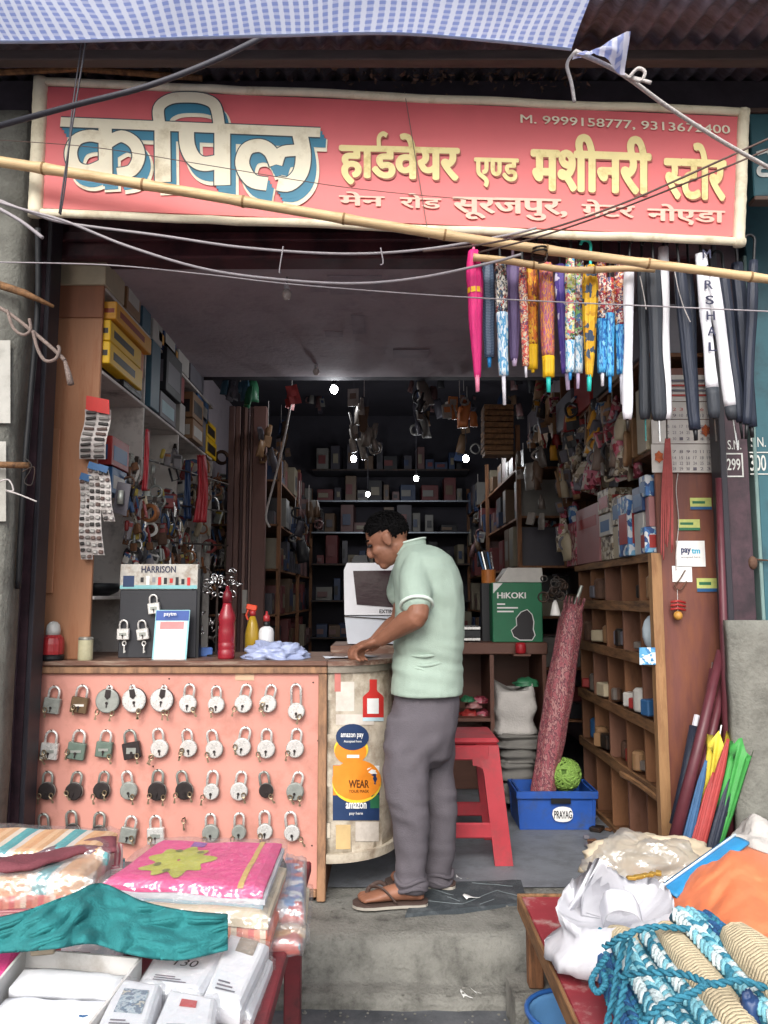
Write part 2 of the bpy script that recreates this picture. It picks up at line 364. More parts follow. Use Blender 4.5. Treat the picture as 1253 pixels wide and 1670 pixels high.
def frame_lines(x0, y0, x1, y1, Y, w, m, parent, name='painted_frame', left=True):
    a = P(x0, y1, Y); c = P(x1, y0, Y); b = MB(); z = -.002
    b.bb((a.x, Y+z, c.z-w), (c.x, Y+z+.001, c.z)); b.bb((a.x, Y+z, a.z), (c.x, Y+z+.001, a.z+w))
    b.bb((c.x-w, Y+z, a.z+w+.0005), (c.x, Y+z+.001, c.z-w-.0005))
    if left: b.bb((a.x, Y+z, a.z+w+.0005), (a.x+w, Y+z+.001, c.z-w-.0005))
    b.build(name, m, parent)
words('S.N.', 1187, 718, 1209, 733, 3.399, m_paintw, rp_); words('299', 1186, 748, 1208, 767, 3.399, m_paintw, rp_, bold=.01); frame_lines(1184, 739, 1211, 778, 3.399, .006, m_paintw, rp_)
tp = thing('teal_board', 'teal painted neighbouring shop board marked S.N. 300', 'board', (1.85, 3.3, ZP))
XT = P(1226, 900, 3.5).x
b = MB(); b.bb((XT+.012, 3.43, 1.3), (XT+1.9, 3.6, 3.7), .004); b.build('panel', m_teal, tp)
b = MB(); b.bb((XT-.006, 3.42, 1.3), (XT+.01, 3.6, 3.0), .003); b.build('edge_strip', mat('edge_strip', 0x6f8683, .6), tp)
words('S.N.', 1225, 713, 1249, 729, 3.429, m_paintw, tp); words('300', 1224, 742, 1250, 768, 3.429, m_paintw, tp, bold=.01)
b = MB(); a = P(1222, 737, 3.427); c = P(1275, 774, 3.427); b.bb((a.x, 3.426, a.z-.005), (c.x, 3.428, a.z)); b.bb((a.x, 3.426, c.z), (c.x, 3.428, c.z+.005)); b.build('painted_frame', m_paintw, tp)
b = MB(); a = P(1205, 910, 3.41); b.tube([a, P(1275, 916, 3.41)], .004, 6); b.ell(P(1228, 918, 3.40), (.02, .015, .03)); b.build('latch', m_rust, tp)
nb = thing('neighbour_signboard', 'teal neighbouring signboard at the right edge beside the red sign', 'sign', (1.7, 2.98, 2.6))
a = P(1222, 320, 3.0); c = P(1400, 185, 3.0)
b = MB(); b.bb((a.x+.02, 3.0, a.z), (c.x, 3.06, c.z), .004); b.build('panel', m_teal, nb)
b = MB(); b.bb((a.x+.018, 2.99, a.z-.02), (c.x, 3.05, a.z-.002), .003); b.build('rim', mat('rim_brown', 0x5b4a42, .7), nb); b = MB(); b.bb((a.x+.018, 2.99, c.z+.002), (c.x, 3.05, c.z+.02), .003); b.build('rim', mat('rim_brown', 0x5b4a42, .7), nb)
b = MB(); o = P(1236, 285, 2.998); b.ribbon([(0, .09), (.05, .1), (.05, .04), (.01, .03), (.01, 0), (.07, 0)], .018, o, XV, ZV, -YV, .002); b.build('lettering', m_paintw, nb)
rw = thing('plinth_wall', 'grey rendered low wall under the teal board at right', 'wall', (1.9, 3.2, 0))
def plin(u, v):
    return V((P(1197, 1200, 3.25).x+1.9*u+.01*noise.noise((u, v*7, 3)), 3.25+.01*noise.noise((u*9, v*9, 9)), 1.335*v))
b = MB(); b.slab(20, 24, plin, (0, .05, 0)); b.build('render_face', m_bareconc, rw, smooth=True)

# ------------------------------------------------------------------ tin awning above the sign
m_tin = mat('sooty_tin', 0x6f6873, .8, .35, 5, bump=.3, dirt=0x4a3d3a, damt=.4, dscale=4, stretch=(1, 3, 1))
aw = thing('tin_awning', 'dark sooty corrugated tin awning above the red sign', 'awning', (0, 2.7, 3.4))
def awn(u, v):
    x = -2.6+5.2*u; y = 2.43+1.12*v
    return V((x, y, 3.46+.28*v+.014*sin(x*2*pi/.076)+.03*noise.noise((x*.8, y, 0))))
b = MB(); b.slab(560, 9, awn, (0, 0, .004)); b.build('corrugated_sheet', m_tin, aw, smooth=True)
b = MB()
for y in (2.72, 3.1):
    b = MB(); b.bb((-2.6, y, 3.44+.27*(y-2.5)/1.05-.045), (2.6, y+.05, 3.44+.27*(y-2.5)/1.05-.003), .004); b.build('batten', mat('sooty_wood', 0x4c423e, .85, .25, 6, bump=.3, stretch=(.8, 5, 5)), aw)
b = MB(); b.bb((-1.75, 3.05, 3.2), (1.75, 3.1, 3.6)); b.build('rear_board', mat('sooty_board', 0x4a4248, .85, .25, 8, bump=.3), aw)
m_leaf = mat('dry_litter', 0x6a5346, .9, .4, 20)
b = MB()
for i in range(420):
    px = R.uniform(40, 960); c = P(px, R.gauss(100 if px < 560 else 108, 11)+px*.02, R.uniform(2.88, 3.02)); s_ = R.uniform(.006, .02)
    q = Matrix.Rotation(R.uniform(0, 6), 3, V((R.gauss(0, 1), R.gauss(0, 1), R.gauss(0, 1))).normalized())
    b.add([c+q @ V(p)*s_ for p in [(-1, 0, .2), (0, -.5, 0), (1, 0, .3), (0, .5, 0)]], [(0, 1, 2, 3)])
o = b.build('dry_litter', m_leaf); o['kind'] = 'stuff'; tag(o, 'dry leaves and rags caught in the awning above the sign', 'litter')
b = MB(); b.tube([P(0, 118, 2.86), P(130, 112, 2.87), P(330, 128, 2.9)], .012, 8); tag(b.build('wooden_batten', m_woodh), 'weathered batten lying along the top left of the sign', 'batten')

# ------------------------------------------------------------------ the sign
SY = 2.9
m_red = None
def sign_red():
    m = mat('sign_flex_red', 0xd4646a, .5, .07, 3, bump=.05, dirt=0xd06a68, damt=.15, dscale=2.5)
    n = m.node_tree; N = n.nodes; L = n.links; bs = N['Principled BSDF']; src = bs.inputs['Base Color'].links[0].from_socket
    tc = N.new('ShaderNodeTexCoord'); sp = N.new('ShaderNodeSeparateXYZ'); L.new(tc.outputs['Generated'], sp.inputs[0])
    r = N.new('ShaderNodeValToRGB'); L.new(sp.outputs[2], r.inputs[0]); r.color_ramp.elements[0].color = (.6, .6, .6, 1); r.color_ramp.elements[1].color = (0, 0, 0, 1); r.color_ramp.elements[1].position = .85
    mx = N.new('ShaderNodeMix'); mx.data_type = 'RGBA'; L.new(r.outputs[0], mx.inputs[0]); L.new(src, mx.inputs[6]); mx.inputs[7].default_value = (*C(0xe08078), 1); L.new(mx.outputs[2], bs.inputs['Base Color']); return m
m_red = sign_red()
m_cream = mat('cream_rim', 0xdcd3ba, .6, .1, 10, bump=.15, dirt=0xb8aa8c, damt=.22, dscale=8)
sg = thing('shop_sign', 'long red and cream shop sign with Hindi lettering above the shop', 'sign', P(640, 380, SY))
TL, TR, BR, BL = P(62, 127, SY), P(1218, 178, SY), P(1211, 400, SY), P(52, 352, SY)
def bil(u, v): return (BL*(1-u)+BR*u)*(1-v)+(TL*(1-u)+TR*u)*v
nz = V((0, -1, 0))
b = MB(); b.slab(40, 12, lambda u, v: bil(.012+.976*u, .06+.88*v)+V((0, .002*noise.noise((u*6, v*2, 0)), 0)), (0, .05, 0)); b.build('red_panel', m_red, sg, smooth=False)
def rail(a, c, w, name='rim'):
    b = MB(); pts = [a+(c-a)*(i/24)+V((.004*noise.noise((i*.7, 0, 1)), .004*noise.noise((i*.5, 2, 1)), .006*noise.noise((i*.6, 5, a.x)))) for i in range(25)]
    b.tube(pts, w, 8, flat=.8); return b.build(name, m_cream, sg, smooth=True)
rail(bil(-.003, .975), bil(1.003, .975), .018); rail(bil(-.003, .025), bil(1.003, .025), .018); rail(bil(.005, 0), bil(.004, 1), .03); rail(bil(.995, 0), bil(.996, 1), .024)
b = MB()
b.tube([P(660, 150, SY-.01), P(700, 390, SY-.012)], .0015, 5); b.build('seam_string', mat('string_grey', 0x777068, .8), sg)
# print on the flex: everything in photo units on the sign plane
so_ = P(0, 0, SY-.0045); PXU = (P(1000, 250, SY).x-P(0, 250, SY).x)/1000
def strokes(mm, name, paths, scale=1, off=(0, 0), grow=0, lift=0.001, sharp=()):
    b = MB()
    for i, (w, pts) in enumerate(paths):
        # each point goes through the sign plane so the slant of the sign is kept
        q = [P(p[0]*scale+off[0], p[1]*scale+off[1], SY) for p in pts]
        b.ribbon([(v.x, v.z) for v in q], (w*scale+grow)*PXU, V((0, SY-.004, 0)), XV, ZV, V((0, -1, 0)), lift+i*.00005, sharp=len(pts) == 2)
    return b.build(name, mm, sg)
K = 1/1.958
kap = [(32, [(197, 394), (1024, 428)]),
       (42, [(339, 400), (341, 576)]), (40, [(335, 446), (290, 438), (248, 452), (230, 492), (244, 536), (285, 550), (335, 530)]),
       (40, [(345, 462), (390, 440), (432, 462), (446, 505), (425, 548), (378, 560)]),
       (50, [(521, 396), (523, 586)]), (36, [(513, 405), (510, 350), (545, 322), (600, 316), (655, 322), (690, 345), (703, 410)]),
       (48, [(598, 415), (601, 470), (622, 512), (655, 528), (705, 520)]), (50, [(712, 415), (712, 596)]),
       (44, [(855, 592), (805, 580), (776, 530), (790, 482), (832, 470), (866, 490), (884, 530)]),
       (38, [(884, 530), (900, 492), (945, 485)]), (48, [(958, 428), (970, 500), (960, 558), (925, 592), (888, 590)])]
m_pcream = mat('print_cream', 0xe6dec6, .55, .08, 6, bump=.03, dirt=0xb8a98a, damt=.2, dscale=6)
m_pblue = mat('print_blue', 0x3a7d98, .55, .1, 6, bump=.03)
m_pdark = mat('print_dark', 0x33434c, .55, .1, 6, bump=.03)
m_pyel = mat('print_yellow', 0xe6d698, .55, .08, 6, bump=.03, dirt=0xb59a58, damt=.2, dscale=7)
m_pbrown = mat('print_brown', 0xa35a4c, .55, .1, 6, bump=.03)
strokes(m_pcream, 'letter_outline', kap, K, (11, 20), 5, .0008)
for i in range(3): strokes(m_pblue, 'letter_shadow', kap, K, (3+3*i, 5+5.5*i), 0, .0022+.0009*(2-i))
strokes(m_pdark, 'letter_edge', kap, K, (0, 0), 4, .0052)
strokes(m_pcream, 'letter_face', kap, K, (0, 0), 0, .0065)
def dev(segs, x0, y0, x1, y1, skew, mface, mshadow=None, bold=.03, extra=None, name='lettering'):
    """Hindi words fitted into a measured box; segs: (text, half_form_cut)"""
    vs, fs, ls = [], [], []; cur = 0; nl = 0
    for s, cut in segs:
        v, f, lay = glyph_mesh(s, 0 if cut else bold)
        if cut:
            bm = bmesh.new(); bv = [bm.verts.new(p) for p in v]; 
            for q in f:
                try: bm.faces.new([bv[k] for k in q])
                except ValueError: pass
            bmesh.ops.bisect_plane(bm, geom=bm.verts[:]+bm.edges[:]+bm.faces[:], plane_co=(cut, 0, 0), plane_no=(1, 0, 0), clear_outer=True)
            bm.verts.index_update(); v = [V(q.co) for q in bm.verts]; f = [tuple(k.index for k in q.verts) for q in bm.faces]; lay = [0]*len(v); bm.free(); v, f, lay = embolden(v, f, lay, bold)
        a = min(p.x for p in v) if not cut else 0; e = max(p.x for p in v)
        o = len(vs); vs += [V((p.x-a+cur, p.y, 0)) for p in v]; fs += [tuple(k+o for k in q) for q in f]; ls += [k+nl for k in lay]; nl += max(lay)+1
        cur += e-a-.06
    if extra:
        b = MB()
        for w, pts in extra: b.ribbon(pts, w, V((0, 0, 0)), XV, YV, ZV, 0)
        o = len(vs); vs += [V((p.x, p.y, 0)) for p in b.v]; fs += [tuple(k+o for k in q) for q in b.f]; ls += [nl+3]*len(b.v)
    X0 = min(p.x for p in vs); X1 = max(p.x for p in vs); Y0 = min(p.y for p in vs); Y1 = max(p.y for p in vs)
    for mm, dx, dy, lift, nm in ([(mshadow, 1.6, 2.4, .0008, 'letter_shadow')] if mshadow else [])+[(mface, 0, 0, .0021, name)]:
        b = MB(); out = []
        for i, p in enumerate(vs):
            u = (p.x-X0)/(X1-X0); w_ = (p.y-Y0)/(Y1-Y0)
            q = P(x0+(x1-x0)*u+dx, y1+(y0-y1)*w_+skew*u+dy, SY); out.append(V((q.x, SY-.004-lift-(ls[i] % 48)*.00003, q.z)))
        b.add(out, fs); b.build(nm, mm, sg)
dev([('हाडवेयर', 0)], 553, 214, 750, 302, 5, m_pyel, m_pbrown, .045, extra=[(.1, [(1.0, .62), (1.0, .82), (1.1, .9), (1.2, .86)])])
dev([('एण', 1.02), ('ड', 0)], 773, 258, 846, 306, 2, m_pyel, m_pbrown, .04)
dev([('मशीनरी', 0)], 865, 217, 1062, 313, 7, m_pyel, m_pbrown, .045)
dev([('स', .42), ('टोर', 0)], 1082, 232, 1184, 326, 4, m_pyel, m_pbrown, .045)
m_pfaint = mat('print_faded', 0xe2b8a6, .6, .12, 8, bump=.02)
dev([('मेन', 0)], 553, 313, 628, 336, 2, m_pfaint, None, .03); dev([('रोड', 0)], 652, 316, 720, 340, 2, m_pfaint, None, .03)
dev([('सूरजपुर,', 0)], 738, 322, 925, 358, 4, m_pfaint, None, .03)
dev([('गे', 0), ('टर', 0)], 948, 326, 1035, 354, 3, m_pfaint, None, .03, extra=[(.09, [(.38, .2), (.25, .1), (.12, 0)])]); dev([('नोएडा', 0)], 1055, 333, 1182, 366, 4, m_pfaint, None, .03)
o = P(849, 203, SY-.004); r_ = P(1191, 221, SY-.004)
text('M. 9999158777, 9313672400', o, r_-o, (0, 0, 1), (r_-o).length, 17*PXU, m_pcream, sg, bold=.012, lift=.002)
# ------------------------------------------------------------------ blue checked tarpaulin, ropes and cables overhead
def tarp_mat():
    m = bpy.data.materials.new('checked_tarpaulin'); m.use_nodes = True; n = m.node_tree; N = n.nodes; L = n.links; bs = N['Principled BSDF']
    tc = N.new('ShaderNodeTexCoord'); wob = N.new('ShaderNodeTexNoise'); wob.inputs['Scale'].default_value = 1.3; L.new(tc.outputs['Object'], wob.inputs[0])
    ad = N.new('ShaderNodeVectorMath'); ad.operation = 'MULTIPLY_ADD'; L.new(wob.outputs['Color'], ad.inputs[0]); ad.inputs[1].default_value = (.16, .16, .1); L.new(tc.outputs['Object'], ad.inputs[2])
    fs = []
    for d in 'XY':
        w = N.new('ShaderNodeTexWave'); w.bands_direction = d; w.inputs['Scale'].default_value = 10 if d == 'X' else 15; L.new(ad.outputs[0], w.inputs['Vector'])
        r = N.new('ShaderNodeValToRGB'); r.color_ramp.elements[0].position = .45; r.color_ramp.elements[1].position = .75; L.new(w.outputs['Fac'], r.inputs[0]); fs.append(r.outputs[0])
    mx = N.new('ShaderNodeMix'); mx.data_type = 'RGBA'; mx.blend_type = 'ADD'; mx.inputs[0].default_value = .55; L.new(fs[0], mx.inputs[6]); L.new(fs[1], mx.inputs[7])
    rp = N.new('ShaderNodeValToRGB'); L.new(mx.outputs[2], rp.inputs[0]); rp.color_ramp.elements[0].color = (*C(0x8897cc), 1); rp.color_ramp.elements[1].color = (*C(0xd2d8ea), 1)
    L.new(rp.outputs[0], bs.inputs['Base Color']); bs.inputs['Roughness'].default_value = .5
    tr = N.new('ShaderNodeBsdfTranslucent'); L.new(rp.outputs[0], tr.inputs[0]); ms = N.new('ShaderNodeMixShader'); ms.inputs[0].default_value = .5
    L.new(bs.outputs[0], ms.inputs[1]); L.new(tr.outputs[0], ms.inputs[2]); L.new(ms.outputs[0], N['Material Output'].inputs[0]); return m
m_tarp = tarp_mat()
edge = [P(-250, 60, 2.15), P(0, 68, 2.15), P(220, 64, 2.16), P(440, 58, 2.18), P(640, 54, 2.2), P(800, 66, 2.22), P(932, 80, 2.24)]
edge_s = smooth_path(edge, 8)
def tarp(u, v):
    i = u*(len(edge_s)-1); k = min(int(i), len(edge_s)-2); p = edge_s[k].lerp(edge_s[k+1], i-k)
    q = V((p.x*1.0+.16*v*v*u, p.y-.95*v, p.z+.10*v))
    q.z += (.018*noise.noise((q.x*3, q.y*3, 0))+.01*noise.noise((q.x*9, q.y*7, 3)))*min(1, v*6) - .05*sin(pi*min(1, v))*(.5+.5*sin(u*9))*.4
    return q
tt = thing('tarpaulin', 'blue and white checked tarpaulin stretched over the top left', 'tarpaulin', (-.3, 1.7, 3.0))
b = MB(); b.grid(90, 40, tarp); b.build('sheet', m_tarp, tt, smooth=True)
b = MB(); b.tube(edge_s, .006, 6); b.build('hem_cord', mat('hem', 0xb7c0d8, .7), tt, smooth=True)
ck = P(938, 84, 2.23)
def flap(u, v):
    p = P(938+86*u, 80+(62-80)*u+(16+34*u)*v-8*(1-u)*v, 2.23)
    p.y += .03*sin(u*5+v*3)+.015*noise.noise((u*4, v*4, 1)); return p
b = MB(); b.grid(14, 10, flap); b.build('corner_flap', m_tarp, tt, smooth=True)
m_rope = mat('pale_rope', 0xbdb7b4, .85, .2, 60, bump=.6, bscale=200)
m_twine = mat('grey_wire', 0x9a9498, .7, .1, 30)
m_cable = mat('black_cable', 0x3c3b42, .6, .1, 30)
m_bwire = mat('brown_wire', 0x5d4a44, .7, .1, 30)
def line(name, pts, Y, r, m, label, cat='wire', k=8, n=6):
    q = [P(p[0], p[1], (p[2] if len(p) > 2 else Y)) for p in pts]
    b = MB(); b.tube(smooth_path(q, k) if len(q) > 2 else q, r, n); return tag(b.build(name, m, smooth=True), label, cat)
rp2 = thing('tie_rope', 'pale rope from the tarpaulin corner down to the right sign edge', 'rope', ck)
b = MB(); b.tube(smooth_path([ck, P(1010, 118, 2.3), P(1090, 175, 2.45), P(1180, 232, 2.6), P(1275, 285, 2.75)], 10), .0075, 7); b.build('main_line', m_rope, rp2, smooth=True)
b = MB(); b.tube(smooth_path([P(1025, 128, 2.31), P(1040, 112, 2.3), P(1052, 118, 2.3), P(1045, 132, 2.31), P(1030, 126, 2.32), P(1062, 135, 2.3)], 6), .006, 6); b.build('knot', m_rope, rp2, smooth=True)
b = MB(); b.tube(smooth_path([ck, P(925, 105, 2.24), P(932, 135, 2.24), P(937, 166, 2.24)], 6), .0055, 6); b.build('loose_tail', m_rope, rp2, smooth=True)
line('power_cable', [(-60, 222), (0, 205), (120, 172), (236, 142), (340, 103), (430, 60), (560, -4)], 2.3, .009, m_cable, 'thick black cable slanting from left edge up across the sign', 'cable', n=8)
line('hanging_wire', [(149, -10), (138, 80), (122, 180), (105, 290), (97, 348)], 2.6, .0035, m_cable, 'thin dark wire dropping over the sign left end, left of a pair')
line('hanging_wire', [(142, -10), (132, 80), (118, 180), (108, 290), (99, 350)], 2.63, .003, m_cable, 'thin dark wire dropping over the sign left end, right of a pair')
line('slack_wire', [(-60, 300), (0, 327), (60, 350), (110, 364), (260, 384), (400, 404), (560, 414), (690, 407), (820, 385), (875, 372)], 2.8, .0055, m_twine, 'grey wire sagging just under the sign bottom edge')
line('slack_wire', [(-40, 318), (40, 342), (110, 362), (210, 402), (340, 440), (480, 458), (590, 462), (690, 452), (790, 431), (850, 415)], 2.78, .0055, m_twine, 'pale grey wire sagging lower across the shop opening')
line('slack_wire', [(-30, 325), (30, 358), (70, 388)], 2.75, .007, m_twine, 'short thick grey wire at left edge below the sign')
line('thin_wire', [(-40, 427), (170, 432), (330, 447), (480, 464), (700, 481), (900, 492), (1080, 500), (1300, 510)], 2.82, .0028, m_twine, 'thin wire running across the umbrellas and opening')
line('thin_wire', [(-40, 226), (150, 240), (330, 268), (560, 305), (760, 325)], 2.82, .0016, m_bwire, 'hair thin wire crossing the big cream letters')
line('twin_wire', [(690, 410), (790, 398), (900, 372), (1020, 330), (1130, 282), (1300, 205)], 2.7, .0042, m_bwire, 'upper brown wire slanting over the sign right end')
line('twin_wire', [(780, 412), (880, 386), (1000, 345), (1120, 298), (1210, 262), (1300, 222)], 2.72, .0036, m_bwire, 'lower brown wire slanting over the sign right end')
line('cable_tie', [(462, 402), (456, 440), (457, 445)], 2.78, .0025, m_twine, 'short wire tie dangling on the left below the sign', 'tie')
line('cable_tie', [(621, 404), (625, 428), (620, 432)], 2.78, .0025, m_twine, 'short wire tie dangling below the sign centre', 'tie')
m_bamboo = mat('bamboo', 0xcfb287, .5, .14, 8, bump=.12, stretch=(.6, 6, 6), dirt=0x9c7a50, damt=.25, dscale=9)
def bamboo(name, a, c, r0, r1, n, label):
    t = thing(name, label, 'pole', (a+c)/2); L_ = (c-a); b = MB(); pts = []; rs = []
    for i in range(n*8+1):
        u = i/(n*8); p = a+L_*u; p.z += -.018*sin(pi*u)+.006*sin(u*9); pts.append(p); rs.append((r0*(1-u)+r1*u)*(1.0+(.14 if i % 8 == 0 else 0)))
    b.tube(pts, rs, 12); b.build('cane', m_bamboo, t, smooth=True)
    for i in range(1, n):
        p = pts[i*8]; d = L_.normalized(); b = MB(); rr = rs[i*8]*1.02; b.tube([p-d*.004, p+d*.004], [rr*1.05, rr*1.05], 12); b.build('node_ring', mat('bamboo_ring', 0x8a6c48, .7), t)
    return t
BY = 2.8
bamboo('bamboo_pole', P(-90, 250, BY), P(1560, 500, BY), .0205, .0155, 10, 'long bamboo pole slanting across the front of the sign')
bamboo('bamboo_pole', P(772, 420, BY+.1), P(1068, 440, BY+.08), .014, .012, 3, 'short thin bamboo pole tied under the long bamboo')
b = MB(); q = P(880, 408, BY)
b.tube([q+V((.03*cos(a), .03*sin(a), .012*a/6-.02)) for a in [i*.5 for i in range(26)]], .004, 6); b.tube(smooth_path([q+V((.03, 0, .02)), q+V((.02, -.02, -.05)), q+V((-.01, -.02, -.06))], 4), .003, 5)
tag(b.build('binding_wire', m_iron), 'dark wire binding round the bamboo above the umbrellas', 'wire')

# ------------------------------------------------------------------ umbrellas hanging under the bamboo
GU = 'umbrellas hanging under the bamboo pole'
def umbrella(label, x0, y0, x1, y1, wpx, Y, m, tipm, tip=.08, shape='fold', group=GU, strap=None, rod=None, lower=None, handle=True, wob=1):
    """a closed umbrella between two points, ferrule at the second"""
    a = P(x0, y0, Y); c = P(x1, y1, Y); L_ = c-a; ln = L_.length; d = L_.normalized()
    w = wpx*Y/F/2*(.95 if shape == 'tube' else 1.12); t = thing('umbrella', label, 'umbrella', c, group)
    sx = V((0, 1, 0)).cross(d).normalized(); sy = d.cross(sx); n = 24; ph = R.uniform(0, 6)
    def ring(p, r, rip):
        return [p+sx*(cos(2*pi*k/n)*r*(1+rip*sin(8*2*pi*k/n+ph)))+sy*(sin(2*pi*k/n)*r*.8*(1+rip*sin(8*2*pi*k/n+ph))) for k in range(n)]
    rings = []; m_ = 22; body = 1-tip
    for i in range(m_+1):
        u = i/m_
        if shape == 'fold': r = w*(.62+.38*min(1, u*6)) if u < .18 else w*(1-.62*((u-.18)/.82)**1.4); rip = .2+.08*u
        elif shape == 'tube': r = w*(.9+.1*sin(u*9))*(1 if u < .97 else .8); rip = .03 if m is u_white else .13
        else: r = w*(.72+.28*min(1, u*5))*(1-.28*u); rip = .15
        r *= 1+.05*noise.noise((u*6*wob, ph, 0)); rings.append(ring(a+d*(ln*body*u)+sx*(.004*noise.noise((u*4, ph, 3))), r, rip))
    k0 = m_ if lower is None else int(m_*lower[0])
    b = MB(); b.rings(rings[:k0+1]); b.build('canopy', m, t, smooth=True)
    if lower is not None: b = MB(); b.rings([[p for p in r_] for r_ in rings[k0:]]); b.build('canopy_hem', lower[1], t, smooth=True)
    rr = max(.0045, w*.3) if shape != 'tube' else max(.005, w*.25)
    if rod: b = MB(); b.cyl(a+d*(ln*body*.98), c, rr*.6, rr*.6, 10); b.build('shaft', m_steel if rod == 1 else rod, t); 
    elif tip > 0: b = MB(); b.cyl(a+d*(ln*body*.985), c, rr*1.15, rr*.9, 10); b.build('ferrule', tipm, t, smooth=True)
    if strap: b = MB(); b.rings([ring(a+d*(ln*body*.3), w*1.0, .05), ring(a+d*(ln*body*.3+.022), w*1.0, .05)], cap=False); b.build('strap', strap, t, smooth=True)
    if handle:
        h = a-d*.02; b = MB(); pts = [a+d*.02, a-d*.05, a-d*.085]+[a-d*.085+sx*(.02-.02*cos(q))-d*(.02*sin(q)) for q in (0.8, 1.6, 2.4, 3.1)]
        b.tube(smooth_path(pts, 3), .006, 8); b.build('handle', tipm if shape == 'fold' else m_black, t, smooth=True)
    return t
def zx(x, y): return (740+x/2.4425, 380+y/2.4425)
u_pink = mat('u_pink', 0xe02f7d, .55, .15, 30, bump=.3, stretch=(6, 6, 1)); t_pink = mat('t_pink', 0xf08aa8, .4)
u_str = pal('u_bluegrey', [0x2b3a55, 0x7f93a8, 0x32405c, 0x50637c], 49, 'wavez'); t_teal = mat('t_teal', 0x2ac0b4, .35); t_blue = mat('t_blue', 0x2f8fd0, .35)
u_pr1 = pal('u_print_dark', [0x2c3038, 0xd8d2c4, 0x6f6a58, 0x9a3b33, 0xc8c4bc, 0x35506a], 87, stretch=(1.5, 1.5, .8)); u_lb = pal('u_lightblue', [0x9cc8e0, 0xdfe9ef, 0x5aa0cc, 0xb8d4e0], 34, 'noise', stretch=(2, 2, .6)); t_clear = mat('t_milky', 0xd9d6de, .35)
u_pur = mat('u_purple', 0x6b5b84, .6, .2, 20, stretch=(6, 6, 1)); u_redp = pal('u_redprint', [0xb43a34, 0xd8b58c, 0x6a4060, 0xe06a58, 0xcfc6b0], 114)
u_or = pal('u_orangeprint', [0xe0952e, 0xc86a2e, 0xe8b63a, 0x8a4530, 0xd87c34], 76, stretch=(1.5, 1.5, .7)); u_yel = mat('u_yellow', 0xe6b71c, .5, .15, 20, stretch=(6, 6, 1)); u_op = pal('u_orangepurple', [0xd86a34, 0x8a4a78, 0xe09a38, 0xa8528a, 0xc65a3c], 57, 'noise', stretch=(3, 3, .4))
u_violet = pal('u_violet', [0x5a4a9a, 0x6650a4, 0x5a4a9a, 0xd8d4e8, 0x50429a], 41, stretch=(1, 1, .8)); u_multi = pal('u_multi', [0xb8c86a, 0xd8dccc, 0xc05a70, 0x5a9ac0, 0xe8d8a0, 0x4a6a3a], 83); u_multi2 = pal('u_multi2', [0xd8bcae, 0x6a4a50, 0x8ac070, 0xe0e4e8, 0x4a7ab0, 0xb84a40], 83)
u_blue = pal('u_bright_blue', [0x2a86cc, 0x57b0e0, 0x1f68b0, 0x8accea], 38, 'noise', stretch=(2, 2, .5)); u_red2 = pal('u_redprint2', [0xb03040, 0xe0c0a8, 0x4a4a70, 0xd88a40, 0xe8e0d8, 0x7a2a3a], 95)
u_white = mat('u_white_sleeve', 0xe4e4ea, .45, .06, 12, bump=.25, spec=.5); u_grey = mat('u_dark_grey', 0x34383f, .6, .2, 20, bump=.3, stretch=(6, 6, 1)); u_navy = mat('u_navy', 0x252b3a, .5, .2, 20, bump=.3, stretch=(6, 6, 1)); u_pyel = pal('u_yellowblue', [0xd8a420, 0xe6b82c, 0x3a4a60, 0xe0ae24, 0xc8901c], 45)
t_pale = mat('t_pale', 0xc8b4d2, .4); t_yel = mat('t_yellow', 0xf0c020, .4); t_grn = mat('t_darkteal', 0x2c6a68, .4)
